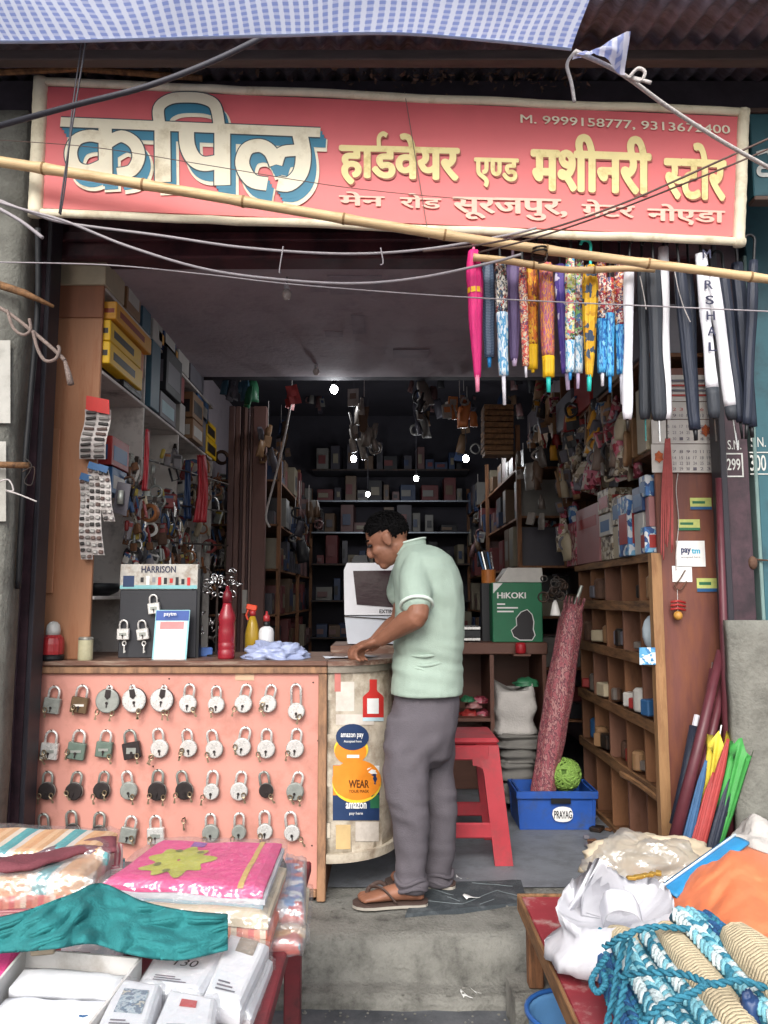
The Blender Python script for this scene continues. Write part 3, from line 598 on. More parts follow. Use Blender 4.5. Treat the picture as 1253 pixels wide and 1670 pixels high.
U = [('bright pink closed umbrella, first from the left under the bamboo', 80, 70, 96, 632, 52, u_pink, t_pink, .1, 'fold', dict(strap=t_yel)),
     ('blue grey striped umbrella right of the pink one', 138, 112, 143, 535, 48, u_str, t_blue, .09, 'slim', {}),
     ('umbrella with dark print top and pale blue lower half', 185, 112, 203, 685, 44, u_pr1, t_clear, .2, 'slim', dict(lower=(.48, u_lb))),
     ('plain dull purple umbrella, short and pointed', 236, 112, 243, 530, 60, u_pur, t_pale, .05, 'fold', {}),
     ('thin red patterned umbrella left of the orange ones', 274, 140, 289, 575, 32, u_redp, t_clear, .1, 'slim', {}),
     ('orange printed umbrella with yellow lower end', 313, 122, 316, 556, 46, u_or, t_yel, .03, 'slim', dict(lower=(.78, u_yel))),
     ('orange and mauve streaked umbrella with teal tip', 368, 122, 379, 634, 54, u_op, t_teal, .115, 'slim', dict(lower=(.85, u_yel))),
     ('violet umbrella with white marks and lilac tip', 424, 128, 456, 625, 52, u_violet, t_pale, .13, 'slim', {}),
     ('green and cream printed umbrella with blue hem', 466, 96, 464, 585, 40, u_multi, t_blue, .06, 'slim', dict(lower=(.75, u_lb))),
     ('flower printed umbrella with pale blue hem and lilac tip', 499, 110, 495, 620, 42, u_multi2, t_pale, .12, 'slim', dict(lower=(.72, u_lb))),
     ('mustard yellow umbrella with dark marks and teal tip', 545, 130, 540, 630, 54, u_pyel, t_teal, .11, 'fold', {}),
     ('red printed umbrella with bright blue lower half and pale tip', 588, 92, 593, 610, 42, u_red2, t_clear, .1, 'slim', dict(lower=(.55, u_blue))),
     ('short red printed umbrella with blue tip between two others', 622, 180, 623, 635, 38, u_red2, t_blue, .14, 'slim', dict(lower=(.4, u_blue))),
     ('tall red printed umbrella with blue middle and clear tip', 660, 92, 672, 682, 46, u_red2, t_clear, .2, 'slim', dict(lower=(.62, u_blue))),
     ('white sleeved umbrella beside the printed ones, thin rod below', 700, 120, 692, 782, 46, u_white, m_iron, 0.06, 'tube', dict()),
     ('dark grey umbrella with teal rod, left of a pair', 750, 120, 766, 828, 48, u_grey, t_grn, .12, 'tube', dict(rod=t_grn)),
     ('wider dark grey umbrella with steel rod, right of a pair', 795, 130, 822, 832, 62, u_grey, m_steel, .12, 'tube', dict(rod=1)),
     ('white sleeved umbrella hung highest, beside the dark grey pair', 836, 58, 850, 820, 46, u_white, m_steel, .1, 'tube', dict(rod=m_iron)),
     ('black umbrella slanting left of the calendar', 898, 130, 966, 826, 50, u_navy, m_black, .06, 'slim', {}),
     ('slim black umbrella close behind the slanting black one', 935, 130, 968, 815, 36, u_navy, m_black, .08, 'slim', {}),
     ('white umbrella sleeve with dark lettering down its length', 985, 85, 1046, 830, 54, u_white, m_steel, .12, 'tube', dict(rod=m_iron, lower=(.85, u_grey))),
     ('plain white sleeved umbrella slanting over the post', 1030, 165, 1132, 865, 60, u_white, m_steel, .17, 'tube', dict(rod=1, lower=(.95, u_grey))),
     ('dark umbrella behind the plain white slanting sleeve', 1078, 170, 1150, 820, 44, u_navy, m_black, .1, 'tube', {}),
     ('navy ribbed umbrella over the teal board, left one', 1130, 120, 1190, 815, 52, u_navy, m_black, .06, 'slim', {}),
     ('navy umbrella at the far right edge of the row', 1196, 110, 1165, 820, 40, u_navy, m_black, .08, 'slim', {})]
for i, (lab, a, c, e, g, w, m, tm, tip, sh, kw) in enumerate(U):
    p0 = zx(a, c); p1 = zx(e, g); Y = 2.94+(.06 if i % 2 else 0)+(.05 if 'behind' in lab or 'between' in lab else 0)
    t = umbrella(lab, p0[0], p0[1], p1[0], p1[1], w/2.4425, Y, m, tm, tip, sh, **kw)
    if 'lettering' in lab:
        q0 = P(1148, 415, Y); q1 = P(1159, 590, Y); d = (q1-q0).normalized(); sx = d.cross(V((0, -1, 0))).normalized()
        for k, ch in enumerate('MARSHAL'):
            o = q0+(q1-q0)*(k/7+.02)+V((0, -.0262, 0)); text(ch, o-V((.0165, 0, .02)), (1, 0, 0), (0, 0, 1), .033, .036, mat('print_navy', 0x2a2c48, .5), t, bold=.02)
line('hanging_string', [(1100, 440), (1106, 470), (1115, 500), (1126, 525)], 2.9, .002, m_rope, 'loose pale string among the dark umbrellas', 'string')
line('hanging_string', [(1044, 450), (1050, 480), (1054, 505)], 2.9, .002, m_rope, 'short loose string on the grey umbrella pair', 'string')
# ------------------------------------------------------------------ counter with the lock board
KY = 3.35
X0 = P(52, 1083, KY).x; X1 = P(534, 1083, KY).x; ZT = P(300, 1086, KY).z
m_salmon = mat('salmon_paint', 0xc98d80, .6, .05, 4, bump=.12, dirt=0xb27a6c, damt=.27, dscale=7)
m_frame = mat('worn_frame_wood', 0x9a7558, .7, .2, 6, bump=.3, stretch=(3, 3, .8), dirt=0x6a5040, damt=.4, dscale=9)
m_top = mat('counter_top_wood', 0x6e4f42, .5, .2, 6, bump=.2, stretch=(.8, 5, 5), dirt=0x9a8c7c, damt=.3, dscale=6)
ct = thing('shop_counter', 'wooden counter with salmon lock board front and rounded worn white end', 'counter', (-.8, 3.6, ZP))
b = MB(); b.bb((X0+.03, KY+.008, ZP+.05), (X1-.03, KY+.03, ZT-.03)); b.build('salmon_board', m_salmon, ct)
b = MB(); b.bb((X0, KY-.012, ZT-.032), (X1, KY+.03, ZT-.002), .004); b.build('frame_rail', m_frame, ct)
b = MB(); b.bb((X0, KY-.012, ZP+.004), (X0+.034, KY+.03, ZT-.034), .004); b.build('frame_stile', m_frame, ct)
b = MB(); b.bb((X1-.036, KY-.012, ZP+.004), (X1, KY+.03, ZT-.034), .004); b.build('frame_stile', m_frame, ct)
b = MB(); b.bb((X0+.036, KY-.01, ZP+.02), (X1-.038, KY+.03, ZP+.05), .004); b.build('frame_rail', m_frame, ct)
b = MB(); b.bb((X0-.02, KY-.022, ZT), (X1+.002, KY+.55, ZT+.022), .005); b.build('counter_top', m_top, ct)
b = MB(); b.bb((X0+.01, KY+.032, ZP+.01), (X1-.002, KY+.5, ZT-.003)); b.build('carcass', m_woodd, ct)
b = MB(); c = P(399, 1103, KY); b.box(c+V((0, .006, 0)), (.08, .001, .035)); b.build('tape_patch', mat('masking_tape', 0xc9a98c, .8, .1), ct)
AR = .285; AYc = KY+.012
ZB = P(560, 1408, KY).z
def arc(th, z, off=0): return V((X1+.002+(AR+off)*sin(th), AYc+AR-(AR+off)*cos(th), z))
m_worn = mat('worn_white_ply', 0xbdb3a2, .75, .14, 7, bump=.3, bscale=40, dirt=0x7d6c5a, damt=.36, dscale=6)
b = MB(); b.slab(26, 12, lambda u, v: arc(u*pi/2, ZB+.02+(ZT-ZB-.02)*v, .003*noise.noise((u*4, v*5, 0))), (0, 0, 0)); b.build('curved_panel', m_worn, ct, smooth=True)
def arcband(z0, z1, off, name, m, th0=0, th1=pi/2, n=24):
    b = MB(); rings = []
    for i in range(n+1):
        t = th0+(th1-th0)*i/n
        rings.append([arc(t, z0, -.015), arc(t, z0, off), arc(t, z1, off), arc(t, z1, -.015)])
    b.rings(rings); return b.build(name, m, ct)
arcband(ZB, ZB+.035, .02, 'base_rim', m_worn); arcband(ZT-.03, ZT-.001, .012, 'top_rim', mat('aluminium_edge', 0x8d8579, .45, .2, 20, metal=.5))
b = MB(); poly = [arc(pi/2*i/16, ZT, .022) for i in range(17)]+[V((X1+.002, AYc+AR, ZT))]; b.prism(poly[::-1], (0, 0, .02)); b.bb((X1+.003, AYc+AR+.001, ZT), (X1+AR+.02, KY+.9, ZT+.02)); b.build('curved_top', m_top, ct)
b = MB(); b.bb((X1+AR-.02, AYc+AR, ZB), (X1+AR, KY+.9, ZT-.002)); b.build('end_panel', m_worn, ct)
def ARC(px, py, off=.002):
    lo, hi = 0, pi/2
    for _ in range(24):
        t = (lo+hi)/2; q = arc(t, 0, off); w = P(px, py, q.y)
        if w.x > q.x: lo = t
        else: hi = t
    q = arc(t, 0, off); return V((q.x, q.y, P(px, py, q.y).z))
def arc_poly(fn, nu, nv, off, name, m, par=None):
    b = MB(); b.grid(nu, nv, lambda u, v: ARC(*fn(u, v), off)); return b.build(name, m, par or ct, smooth=True)
def arc_rect(x0, y0, x1, y1, off, name, m, nu=8): return arc_poly(lambda u, v: (x0+(x1-x0)*u, y0+(y1-y0)*v), nu, 3, off, name, m)
def arc_disc(cx, cy, rx, ry, off, name, m, a0=0, a1=2*pi): return arc_poly(lambda u, v: (cx+rx*(.02+.98*v)*cos(a0+(a1-a0)*u), cy+ry*(.02+.98*v)*sin(a0+(a1-a0)*u)), 26, 3, off, name, m)
def arc_text(s, x0, y0, x1, y1, off, m, bold=.02):
    v, f, lay = glyph_mesh(s, bold); a = min(p.x for p in v); e = max(p.x for p in v); c = min(p.y for p in v); d = max(p.y for p in v)
    b = MB(); b.add([ARC(x0+(x1-x0)*(p.x-a)/(e-a), y1-(y1-y0)*(p.y-c)/(d-c), off+lay[i] % 40*.00003) for i, p in enumerate(v)], f); b.build('lettering', m, ct)
p_navy = mat('print_deepnavy', 0x24385c, .45, .1, 20, bump=.03); p_org = mat('print_orange', 0xe0882c, .45, .1, 20, bump=.03); p_yel = mat('print_lemon', 0xe6c83c, .45, .1, 20, bump=.03); p_wht = mat('print_white', 0xe6e6e4, .5, .06, 20, bump=.03, dirt=0xb8b4ac, damt=.2); p_grn = mat('print_green', 0x2e6a4a, .5, .1, 20); p_red = mat('print_red', 0xc0322e, .5, .1, 20, bump=.03); p_dk = mat('print_black', 0x242326, .5, .1, 20); p_org2 = mat('print_orange_deep', 0xc2661e, .5)
arc_rect(548, 1112, 578, 1160, .002, 'paper_scrap', mat('paper_scrap', 0xd0c8be, .8, .1, 20, dirt=0xa89c90)); arc_rect(548, 1165, 610, 1182, .0022, 'paper_scrap', mat('paper_scrap', 0xd0c8be, .8))
arc_disc(573, 1222, 28, 23, .003, 'badge_rim', p_yel); arc_disc(572, 1226, 26, 21, .0035, 'badge_lower', p_org); arc_disc(575, 1202, 27, 21.5, .0045, 'badge_disc', p_navy)
arc_text('amazon pay', 556, 1196, 593, 1205, .0055, p_wht); arc_text('Accepted here', 561, 1207, 590, 1212, .0055, p_wht, .01); arc_rect(566, 1231, 586, 1236, .0045, 'badge_strip', p_wht)
arc_rect(543, 1248, 619, 1338, .003, 'poster_sheet', p_navy, 12); arc_rect(543.4, 1248.4, 574, 1297, .0036, 'poster_field', p_org); arc_rect(604, 1296, 619, 1318, .0036, 'poster_patch', p_grn); arc_rect(574.5, 1248.4, 619, 1262, .0036, 'torn_paper', p_wht)
arc_disc(582, 1276, 40, 34, .004, 'poster_arc', p_yel, -.3, 3.5); arc_disc(582, 1272, 40, 33, .0048, 'poster_circle', p_org)
arc_text('WEAR', 569, 1272, 602, 1285, .0058, mat('print_brown2', 0x5a3418, .5), .03); arc_text('YOUR MASK', 569, 1288, 602, 1293, .0058, mat('print_brown2', 0x5a3418, .5), .01); arc_text('amazon', 564, 1309, 598, 1319, .0058, p_wht, .03); arc_text('pay here', 570, 1324, 592, 1330, .0058, p_wht, .01)
# red bottle shaped sticker, the square code on it left blank
arc_poly(lambda u, v: (609+(u-.5)*(34 if v > .45 else 12+22*max(0, (v-.3)/.15)), 1108+62*v), 9, 20, .003, 'sticker_body', p_red); arc_rect(599, 1139, 618, 1164, .0042, 'sticker_blank', p_wht); arc_rect(592, 1170, 626, 1176, .003, 'sticker_strip', mat('pale_blue_print', 0xb8d0d8, .5))
arc_rect(546, 1090, 556, 1128, .0024, 'red_smear', mat('faded_red_print', 0xb87068, .7)); arc_rect(548, 1345, 572, 1385, .003, 'paper_scrap', mat('yellowed_paper', 0xc4a878, .8, .15, 12)); arc_rect(580, 1340, 618, 1372, .0026, 'paper_scrap', mat('paper_scrap', 0xd0c8be, .8))

# ------------------------------------------------------------------ padlocks on the board
GL = 'padlocks hung on the salmon board'
m_lsteel = mat('lock_steel', 0xdcdad6, .28, .12, 30, metal=.45, bump=.05); m_lgrey = mat('lock_grey', 0x9a9e98, .35, .2, 30, metal=.4, bump=.1); m_ldark = mat('lock_dark', 0x3a3434, .4, .2, 30, metal=.5, bump=.1); m_lgreen = mat('lock_greygreen', 0x68786e, .5, .2, 30, metal=.4); m_lbrass = mat('lock_bronze', 0x6e5a44, .45, .2, 30, metal=.6)
m_key = mat('key_brass', 0x9a8a72, .4, .2, 40, metal=.8); m_nail = mat('nail_iron', 0x4a3a34, .6, .2, 40, metal=.5); m_band = mat('lock_band', 0xd8d0c8, .5)
LKM = {'steel': m_lsteel, 'grey': m_lgrey, 'dark': m_ldark, 'green': m_lgreen, 'bronze': m_lbrass}
def key(parent, p, ln=.05, a=0.0, name='key', m=None):
    q = rot('Y', a); b = MB(); n = 10
    pts = [p+q @ V((.008*cos(2*pi*i/n), 0, -.009+.010*sin(2*pi*i/n))) for i in range(n)]
    b.tube(pts, .0028, 5, closed=True); b.box(p+q @ V((0, 0, -.017-ln*.3)), (.005, .002, ln*.62), q); b.box(p+q @ V((.004, 0, -.017-ln*.5)), (.005, .002, .008), q)
    return b.build(name, m or m_key, parent)
def padlock(label, px, py, kind, col, Y=KY, s=1.0, nail=True, keys=1, grp=GL, cat='padlock'):
    c = P(px, py, Y); k = Y/F*s; m = LKM[col]; t = thing('padlock', label, cat, c+V((0, -.02, -14*k)), grp); yb = Y-.012; c = V((c.x, yb, c.z))
    s *= R.uniform(.94, 1.06); k = Y/F*s; tilt = R.uniform(-.22, .22); q = rot('Y', tilt)
    def L(x, y, z): return c+q @ V((x*k, y, z*k))
    if kind == 'square':
        b = MB(); b.box(L(0, 0, 0), (27*k, .022, 25*k), q, .003); bo = b.build('body', m, t); w = 8.5; top = 31; z0 = 11
        b = MB(); b.bb(L(-8, -.0135, -3), L(8, -.012, 3)); b.build('plate', m_band if col == 'bronze' else m_lgrey, bo)
    elif kind == 'big':
        b = MB(); b.lathe([(16.5*k, -.013), (18*k, -.009), (18*k, .009), (16.5*k, .012)], L(0, 0, 0), (0, -1, 0), 26); bo = b.build('body', m, t, smooth=False)
        b = MB(); b.lathe([(18.6*k, -.004), (18.6*k, .004)], L(0, 0, 0), (0, -1, 0), 26); b.build('rim', m_ldark, bo)
        b = MB(); b.prism([L(-4, -.0135, 17), L(-4.5, -.0135, 6), L(0, -.0135, 2), L(4.5, -.0135, 6), L(4, -.0135, 17)][::-1], (0, -.001, 0)); b.build('slot', m_ldark, bo); w = 3.5; top = 22; z0 = 6
    else:
        r = {'round': 13.5, 'small': 11.5, 'long': 13}[kind]
        b = MB(); b.lathe([(r*.88*k, -.014), (r*k, -.010), (r*k, .008), (r*.9*k, .011)], L(0, 0, 0), (0, -1, 0), 24); bo = b.build('body', m, t)
        b = MB(); b.lathe([(r*1.04*k, -.003), (r*1.04*k, .003)], L(0, 0, 0), (0, -1, 0), 24); b.build('seam_ring', m_lgrey, bo); w = 7.5; top = 30 if kind != 'long' else 42; z0 = 9
    b = MB(); b.lathe([(2.2*k, 0), (2.2*k, .0015)], L(0, -.0142, -3), (0, -1, 0), 8); b.box(L(0, -.0149, -6.5), (1.6*k, .0014, 6*k), q); b.build('keyhole', m_ldark, bo)
    b = MB(); pts = [L(-w, 0, z0), L(-w, 0, top-w)]+[L(-w*cos(a), 0, top-w+w*sin(a)) for a in (.5, 1, 1.57, 2.1, 2.6)]+[L(w, 0, top-w), L(w, 0, z0)]
    b.tube(pts, 2.1*k, 8); b.build('shackle', m_lsteel if col != 'dark' else m_lgrey, t, smooth=True)
    if nail:
        n0 = L(0, 0, top-2); b = MB(); b.cyl(V((n0.x, Y+.008, n0.z)), V((n0.x+R.uniform(-.004, .004), Y-.032, n0.z+.012)), .0022, .0022, 6); b.build('nail', m_nail, t)
    for i in range(keys):
        x = R.choice((-1, 1))*R.uniform(6, 12); key(t, L(x, -.018, R.uniform(-8, 2) if kind != 'big' else -14), .04*s, R.uniform(-.5, .5))
    return t
ordn = ['first', 'second', 'third', 'fourth', 'fifth', 'sixth', 'seventh', 'eighth', 'ninth', 'last']
rows = [('top row', 1147, [87, 132, 178, 221, 266, 308, 354, 398, 438, 484], [('square', 'grey'), ('square', 'bronze'), ('big', 'grey'), ('big', 'steel'), ('big', 'steel'), ('round', 'steel'), ('round', 'steel'), ('round', 'steel'), ('round', 'steel'), ('long', 'steel')]),
        ('second row', 1219, [83, 127, 172, 217, 262, 309, 351, 396, 435, 482], [('square', 'steel'), ('square', 'green'), ('square', 'green'), ('square', 'dark'), ('round', 'steel'), ('round', 'steel'), ('round', 'steel'), ('round', 'steel'), ('round', 'steel'), ('round', 'steel')]),
        ('third row', 1289, [79, 123, 168, 212, 258, 302, 346, 391, 435, 482], [('round', 'dark'), ('round', 'dark'), ('round', 'dark'), ('round', 'grey'), ('round', 'dark'), ('round', 'dark'), ('small', 'steel'), ('round', 'steel'), ('small', 'dark'), ('round', 'grey')]),
        ('bottom row', 1356, [75, 120, 163, 211, 256, None, 345, 391, 433, 477], [('small', 'dark'), ('small', 'dark'), ('small', 'dark'), ('square', 'grey'), ('square', 'steel'), None, ('round', 'grey'), ('small', 'grey'), ('small', 'steel'), ('small', 'steel')])]
cname = {'steel': 'bright steel', 'grey': 'grey steel', 'dark': 'dark', 'green': 'grey green', 'bronze': 'bronze'}
kname = {'square': 'square padlock', 'big': 'large disc padlock', 'round': 'round padlock', 'small': 'small round padlock', 'long': 'long shackle round padlock'}
for rn, y, xs, ks in rows:
    for i, (x, kd) in enumerate(zip(xs, ks)):
        if x is None: continue
        yy = y+(4 if kd[0] == 'square' else 0)-(6 if kd[0] == 'big' else 0)+(14 if kd[0] == 'long' else 0)+R.uniform(-2, 2)
        o_ = ordn[i] if rn != 'bottom row' or i < 5 else ordn[i]
        padlock(f'{cname[kd[1]]} {kname[kd[0]]}, {o_} from the left in the {rn}', x, yy, kd[0], kd[1], keys=R.choice((1, 1, 2)) if rn != 'bottom row' else 1)
sk = thing('hanging_key', 'single key on a nail in the gap of the bottom row of locks', 'key', P(300, 1345, KY)); p_ = P(300, 1335, KY-.01); key(sk, p_, .05); b = MB(); b.cyl(p_+V((0, .02, 0)), p_+V((0, -.015, .004)), .002, n=6); b.build('nail', m_nail, sk)
for (x, y) in [(60+8, 1100), (276, 1107), (371, 1094), (511, 1113), (519, 1208), (509, 1379), (58, 1270), (250, 1250)]:
    b = MB(); b.lathe([(.004, 0), (.003, .002)], P(x, y, KY+.0078), (0, -1, 0), 8); b.build('screw_head', m_nail, ct)

# ------------------------------------------------------------------ things on the counter
CT = ZT+.022
def on(px, Y): 
    """foot point on the counter top under a measured column"""
    p = P(px, 1078, Y); return V((p.x, Y, CT))
m_redpl = mat('red_plastic', 0x9a2a2e, .35, .12, 14, bump=.05, spec=.5); m_clear = mat('milky_clear', 0xcfd0cc, .25, .05, 14, trans=.3)
t = thing('emergency_lamp', 'red ribbed lamp with clear dome at the counter left end', 'lamp', on(85, 3.372)); c = on(85, 3.372); b = MB()
b.lathe([(.046, 0), (.05, .008), (.05, .02), (.043, .026)], c, n=24); b.build('base', m_black, t, smooth=False)
b = MB(); n = 28; rings = []
for h, r in [(.026, .044), (.04, .046), (.07, .046), (.095, .042), (.108, .03)]: rings.append([c+V((r*(1+.04*(k % 2))*cos(2*pi*k/n), r*(1+.04*(k % 2))*sin(2*pi*k/n), h)) for k in range(n)])
b.rings(rings); b.build('red_housing', m_redpl, t)
b = MB(); b.lathe([(.029, .108), (.03, .128), (.026, .15), (.015, .163), (.002, .166)], c, n=20); b.build('dome', m_clear, t, smooth=True)
t = thing('small_tin', 'small cream tin beside the lock display board', 'tin', on(139, 3.385)); c = on(139, 3.385); b = MB(); b.lathe([(.03, 0), (.031, .004), (.031, .09), (.03, .094)], c, n=22); b.build('can', mat('cream_tin', 0xb9b494, .4, .1, 20, dirt=0x8a8468), t); b = MB(); b.lathe([(.0315, .086), (.0318, .092), (.028, .098)], c, n=22); b.build('lid', mat('tin_lid', 0xa8a69c, .35, .1, 20, metal=.7), t)
# lock display
t = thing('lock_display_board', 'black lock display board with HARRISON banner on the counter', 'display', on(257, 3.5)); YD = 3.5
a = P(192, 1078, YD); c = P(323, 920, YD); b = MB(); b.bb((a.x, YD, CT), (c.x, YD+.04, P(257, 962, YD).z), .003); b.build('back_board', mat('charcoal_board', 0x2e2f34, .5, .15, 10), t)
z0 = P(257, 961, YD).z; b = MB(); b.bb((a.x-.002, YD-.003, z0), (c.x+.002, YD+.03, c.z), .002); bn = b.build('banner', mat('banner_print', 0xb9b6ae, .5, .2, 26, dirt=0x8d7a66, damt=.3, dscale=18), t)
b = MB(); b.bb((a.x, YD-.0045, z0+.002), (c.x, YD-.0035, z0+.018)); b.build('banner_strip', mat('print_aqua', 0x7fb8bc, .5), bn)
words('HARRISON', 231, 923, 287, 934, YD-.004, mat('print_navy', 0x2a2c48, .5), bn, .02)
b = MB(); p = P(210, 948, YD-.0045); b.box(p, (.05, .001, .05)); b.build('banner_picture', p_navy, bn)
for i in range(9):
    b = MB(); p = P(232+i*9.5, 947+R.uniform(-2, 2), YD-.0048); b.box(p, (.014, .001, R.uniform(.02, .04))); b.build('banner_tile', [p_wht, p_red, mat('print_grey', 0x8a8a8c, .5), p_dk][R.randrange(4)], bn)
b = MB(); b.bb((c.x+.001, YD+.001, CT), (c.x+.012, YD+.05, c.z-.02)); b.build('side_edge', m_black, t)
for (x, y, w) in [(253, 992, 'upper'), (203, 1034, 'lower left'), (235, 1034, 'lower right')]:
    o = padlock(f'small bright padlock, {w} one on the black display board', x, y, 'square', 'steel', YD-.004, .72, False, 0, 'padlocks on the display board')
    if w != 'upper': key(o, P(x, y+12, YD-.02), .055, .0, m=m_lsteel)
t = thing('payment_stand', 'white and blue payment card stand in front of the display', 'sign stand', on(279, 3.42)); YQ = 3.42
a = P(250, 1080, YQ); c = P(308, 995, YQ); lean = .02
def card(x0, y0, x1, y1, off, name, m, par=t):
    b = MB(); q = [P(x0, y1, YQ), P(x1, y1, YQ), P(x1, y0, YQ), P(x0, y0, YQ)]; z0_ = CT
    b.prism([V((p.x+.05*(p.z-z0_), YQ-off+(p.z-z0_)*.12, p.z)) for p in q], (0, .0008, 0)); return b.build(name, m, par)
card(248, 995, 304, 1080, 0, 'acrylic_back', mat('cyan_acrylic', 0x8fc6cf, .2, .05, 10)); card(249, 996, 303, 1012, .0015, 'blue_header', mat('print_royal', 0x2c4f9a, .4)); card(251, 1013, 301, 1077, .0015, 'white_card', p_wht); card(257, 1014, 296, 1026, .003, 'pink_strip', mat('print_pink', 0xd88888, .5))
words('paytm', 268, 999, 288, 1006, YQ+.006, p_wht, t, .02, lift=.0035)
# bottles
def bottle(name, label, px, Y, prof, mats, cat='bottle', n=20):
    c = on(px, Y); t = thing(name, label, cat, c)
    for nm, pr, m in mats: b = MB(); b.lathe([(r_, h_*1.22) for r_, h_ in pr], c, n=n); b.build(nm, m, t, smooth=True)
    return t
m_crim = mat('crimson_plastic', 0x8e1f2c, .25, .1, 10, bump=.03, spec=.6)
bottle('squeeze_bottle', 'tall crimson bottle standing beside the payment stand', 369, 3.45, 0, [('body', [(.034, 0), (.037, .006), (.037, .03), (.035, .033), (.037, .038), (.037, .055), (.035, .058), (.037, .063), (.037, .1), (.034, .125), (.038, .14), (.036, .155), (.02, .19), (.019, .2)], m_crim), ('cap', [(.021, .2), (.021, .225), (.018, .24), (.009, .245), (.008, .262)], mat('dark_crimson', 0x6a1822, .3))])
bottle('spray_bottle', 'yellow spray bottle with orange trigger behind the crimson bottle', 411, 3.62, 0, [('body', [(.028, 0), (.034, .01), (.034, .08), (.024, .12), (.013, .15)], mat('amber_liquid', 0xb8962e, .2, .1, 10, trans=.2)), ('collar', [(.015, .15), (.015, .17)], m_redpl)])
c = on(411, 3.62); t = bpy.data.objects['spray_bottle']; b = MB(); b.box(c+V((-.005, 0, .222)), (.05, .02, .026), rot('Y', .2), .004); b.tube([c+V((-.02, 0, .215)), c+V((-.03, 0, .185)), c+V((-.022, 0, .165))], .005, 6); b.build('trigger', mat('orange_red_plastic', 0xc8452a, .35), t)
bottle('glue_bottle', 'white bottle with dark neck and red cap on the counter', 434, 3.6, 0, [('body', [(.033, 0), (.035, .006), (.035, .09), (.03, .103), (.014, .112)], mat('white_bottle', 0xd6d6d8, .35, .05, 10)), ('neck', [(.014, .11), (.016, .118), (.015, .13)], m_black), ('cap', [(.016, .13), (.015, .15), (.006, .155), (.005, .168)], m_redpl)])
def crumple(name, label, c, sx, sy, sz, m, cat, seed, n=30, amp=.35, fr=2.2, parent=None, flatb=True):
    b = MB(); rings = []
    for i in range(n+1):
        a = -pi/2*(.98 if not flatb else .15)+(pi/2*.98+pi/2*(.98 if not flatb else .15))*i/n
        ring = []
        for k in range(n*2):
            th = pi*k/n; d = V((cos(a)*cos(th), cos(a)*sin(th), sin(a))); nn = noise.noise(d*fr+V((seed, 0, 0)))+.5*abs(noise.noise(d*fr*2.3+V((0, seed, 0))))+.25*abs(noise.noise(d*fr*5+V((0, 0, seed))))
            r = 1+amp*nn; ring.append(V(c)+V((d.x*sx*r, d.y*sy*r, max(0, d.z*sz*r+(sz*.1 if flatb else 0)))) if flatb else V(c)+V((d.x*sx*r, d.y*sy*r, d.z*sz*r)))
        rings.append(ring)
    b.rings(rings); o = b.build(name, m, parent, smooth=True)
    return tag(o, label, cat) if parent is None else o
m_bagblue = mat('blue_poly_bag', 0x9aa4c4, .3, .12, 12, bump=.3, spec=.6)
crumple('plastic_bag', 'crumpled pale blue polythene bag on the counter edge', on(449, 3.47)+V((0, 0, .001)), .125, .09, .058, m_bagblue, 'bag', 3.3, amp=.4, fr=3)
for i, (x, Y, w, l, a, lab) in enumerate([(552, 3.5, .13, .09, .2, 'white paper slip lying under the hand on the counter'), (590, 3.56, .1, .14, -.4, 'second paper slip on the rounded counter end')]):
    b = MB(); p = on(x, Y); b.slab(6, 6, lambda u, v: p+rotz(a) @ V(((u-.5)*w, (v-.5)*l, .003+i*.002+.004*sin(u*3+v*2))), .0008); tag(b.build('paper_slip', mat('paper', 0xd4d8e0, .6, .05)), lab, 'paper')
t = thing('keyring_stand', 'bunch of shiny metal keyrings and fittings on the counter', 'keyrings', on(352, 3.62)); c = on(352, 3.62)
b = MB(); b.cyl(c, c+V((0, 0, .36)), .006, .006, 8); b.lathe([(.05, 0), (.05, .008), (.01, .012)], c, n=16); b.build('stand', m_iron, t)
for i in range(46):
    p = c+V((R.uniform(-.11, .11), R.uniform(-.06, .06), R.choice((.12, .16, .3, .33, .35))+R.uniform(-.05, .05))); q = Matrix.Rotation(R.uniform(0, 6), 3, V((R.gauss(0, 1), R.gauss(0, 1), R.gauss(0, .3))).normalized())
    b = MB(); r = R.uniform(.01, .02); b.tube([p+q @ V((r*cos(2*pi*k/10), r*sin(2*pi*k/10), 0)) for k in range(10)], .003, 5, closed=True)
    if R.random() < .5: b.box(p+q @ V((0, -r-.012, 0)), (.014, .022, .004), q, .002)
    b.build('ring', m_chrome if R.random() < .7 else m_iron, t, smooth=True)
b = MB(); p = on(335, 3.6); b.box(p+V((0, 0, .02)), (.06, .04, .04), rotz(.4), .004); tag(b.build('blue_packet', mat('packet_blue', 0x4f6fae, .4, .2, 20)), 'small blue packet behind the display board', 'packet')
# white machine behind the shopkeeper
YM = 3.85; t = thing('white_machine', 'white plastic machine with dark sloping window behind the man', 'machine', P(605, 1045, YM)); m_wpl = mat('white_plastic', 0xc8c8cc, .4, .05, 8, bump=.03)
def prs(pts, Y, dep, name, m, par): b = MB(); b.prism([P(x, y, Y) for x, y in pts], (0, dep, 0)); return b.build(name, m, par)
prs([(562, 1003), (650, 1003), (650, 918), (566, 918), (561, 930)], YM, .28, 'housing', m_wpl, t); prs([(567, 1050), (650, 1050), (650, 1004.5), (562, 1004.5)], YM+.01, .26, 'base', mat('white_plastic2', 0xb4b8c0, .4, .05, 8), t)
prs([(582, 986), (648, 991), (648, 930), (576, 931)], YM-.004, .003, 'dark_window', mat('smoked_window', 0x2e1d22, .15, .1, 8), t); prs([(573, 917), (600, 917), (598, 905), (578, 906)], YM+.05, .1, 'top_vent', m_black, t); prs([(562, 1006), (650, 1012), (650, 1010), (562, 1004.6)], YM+.004, .004, 'seam', m_iron, t)
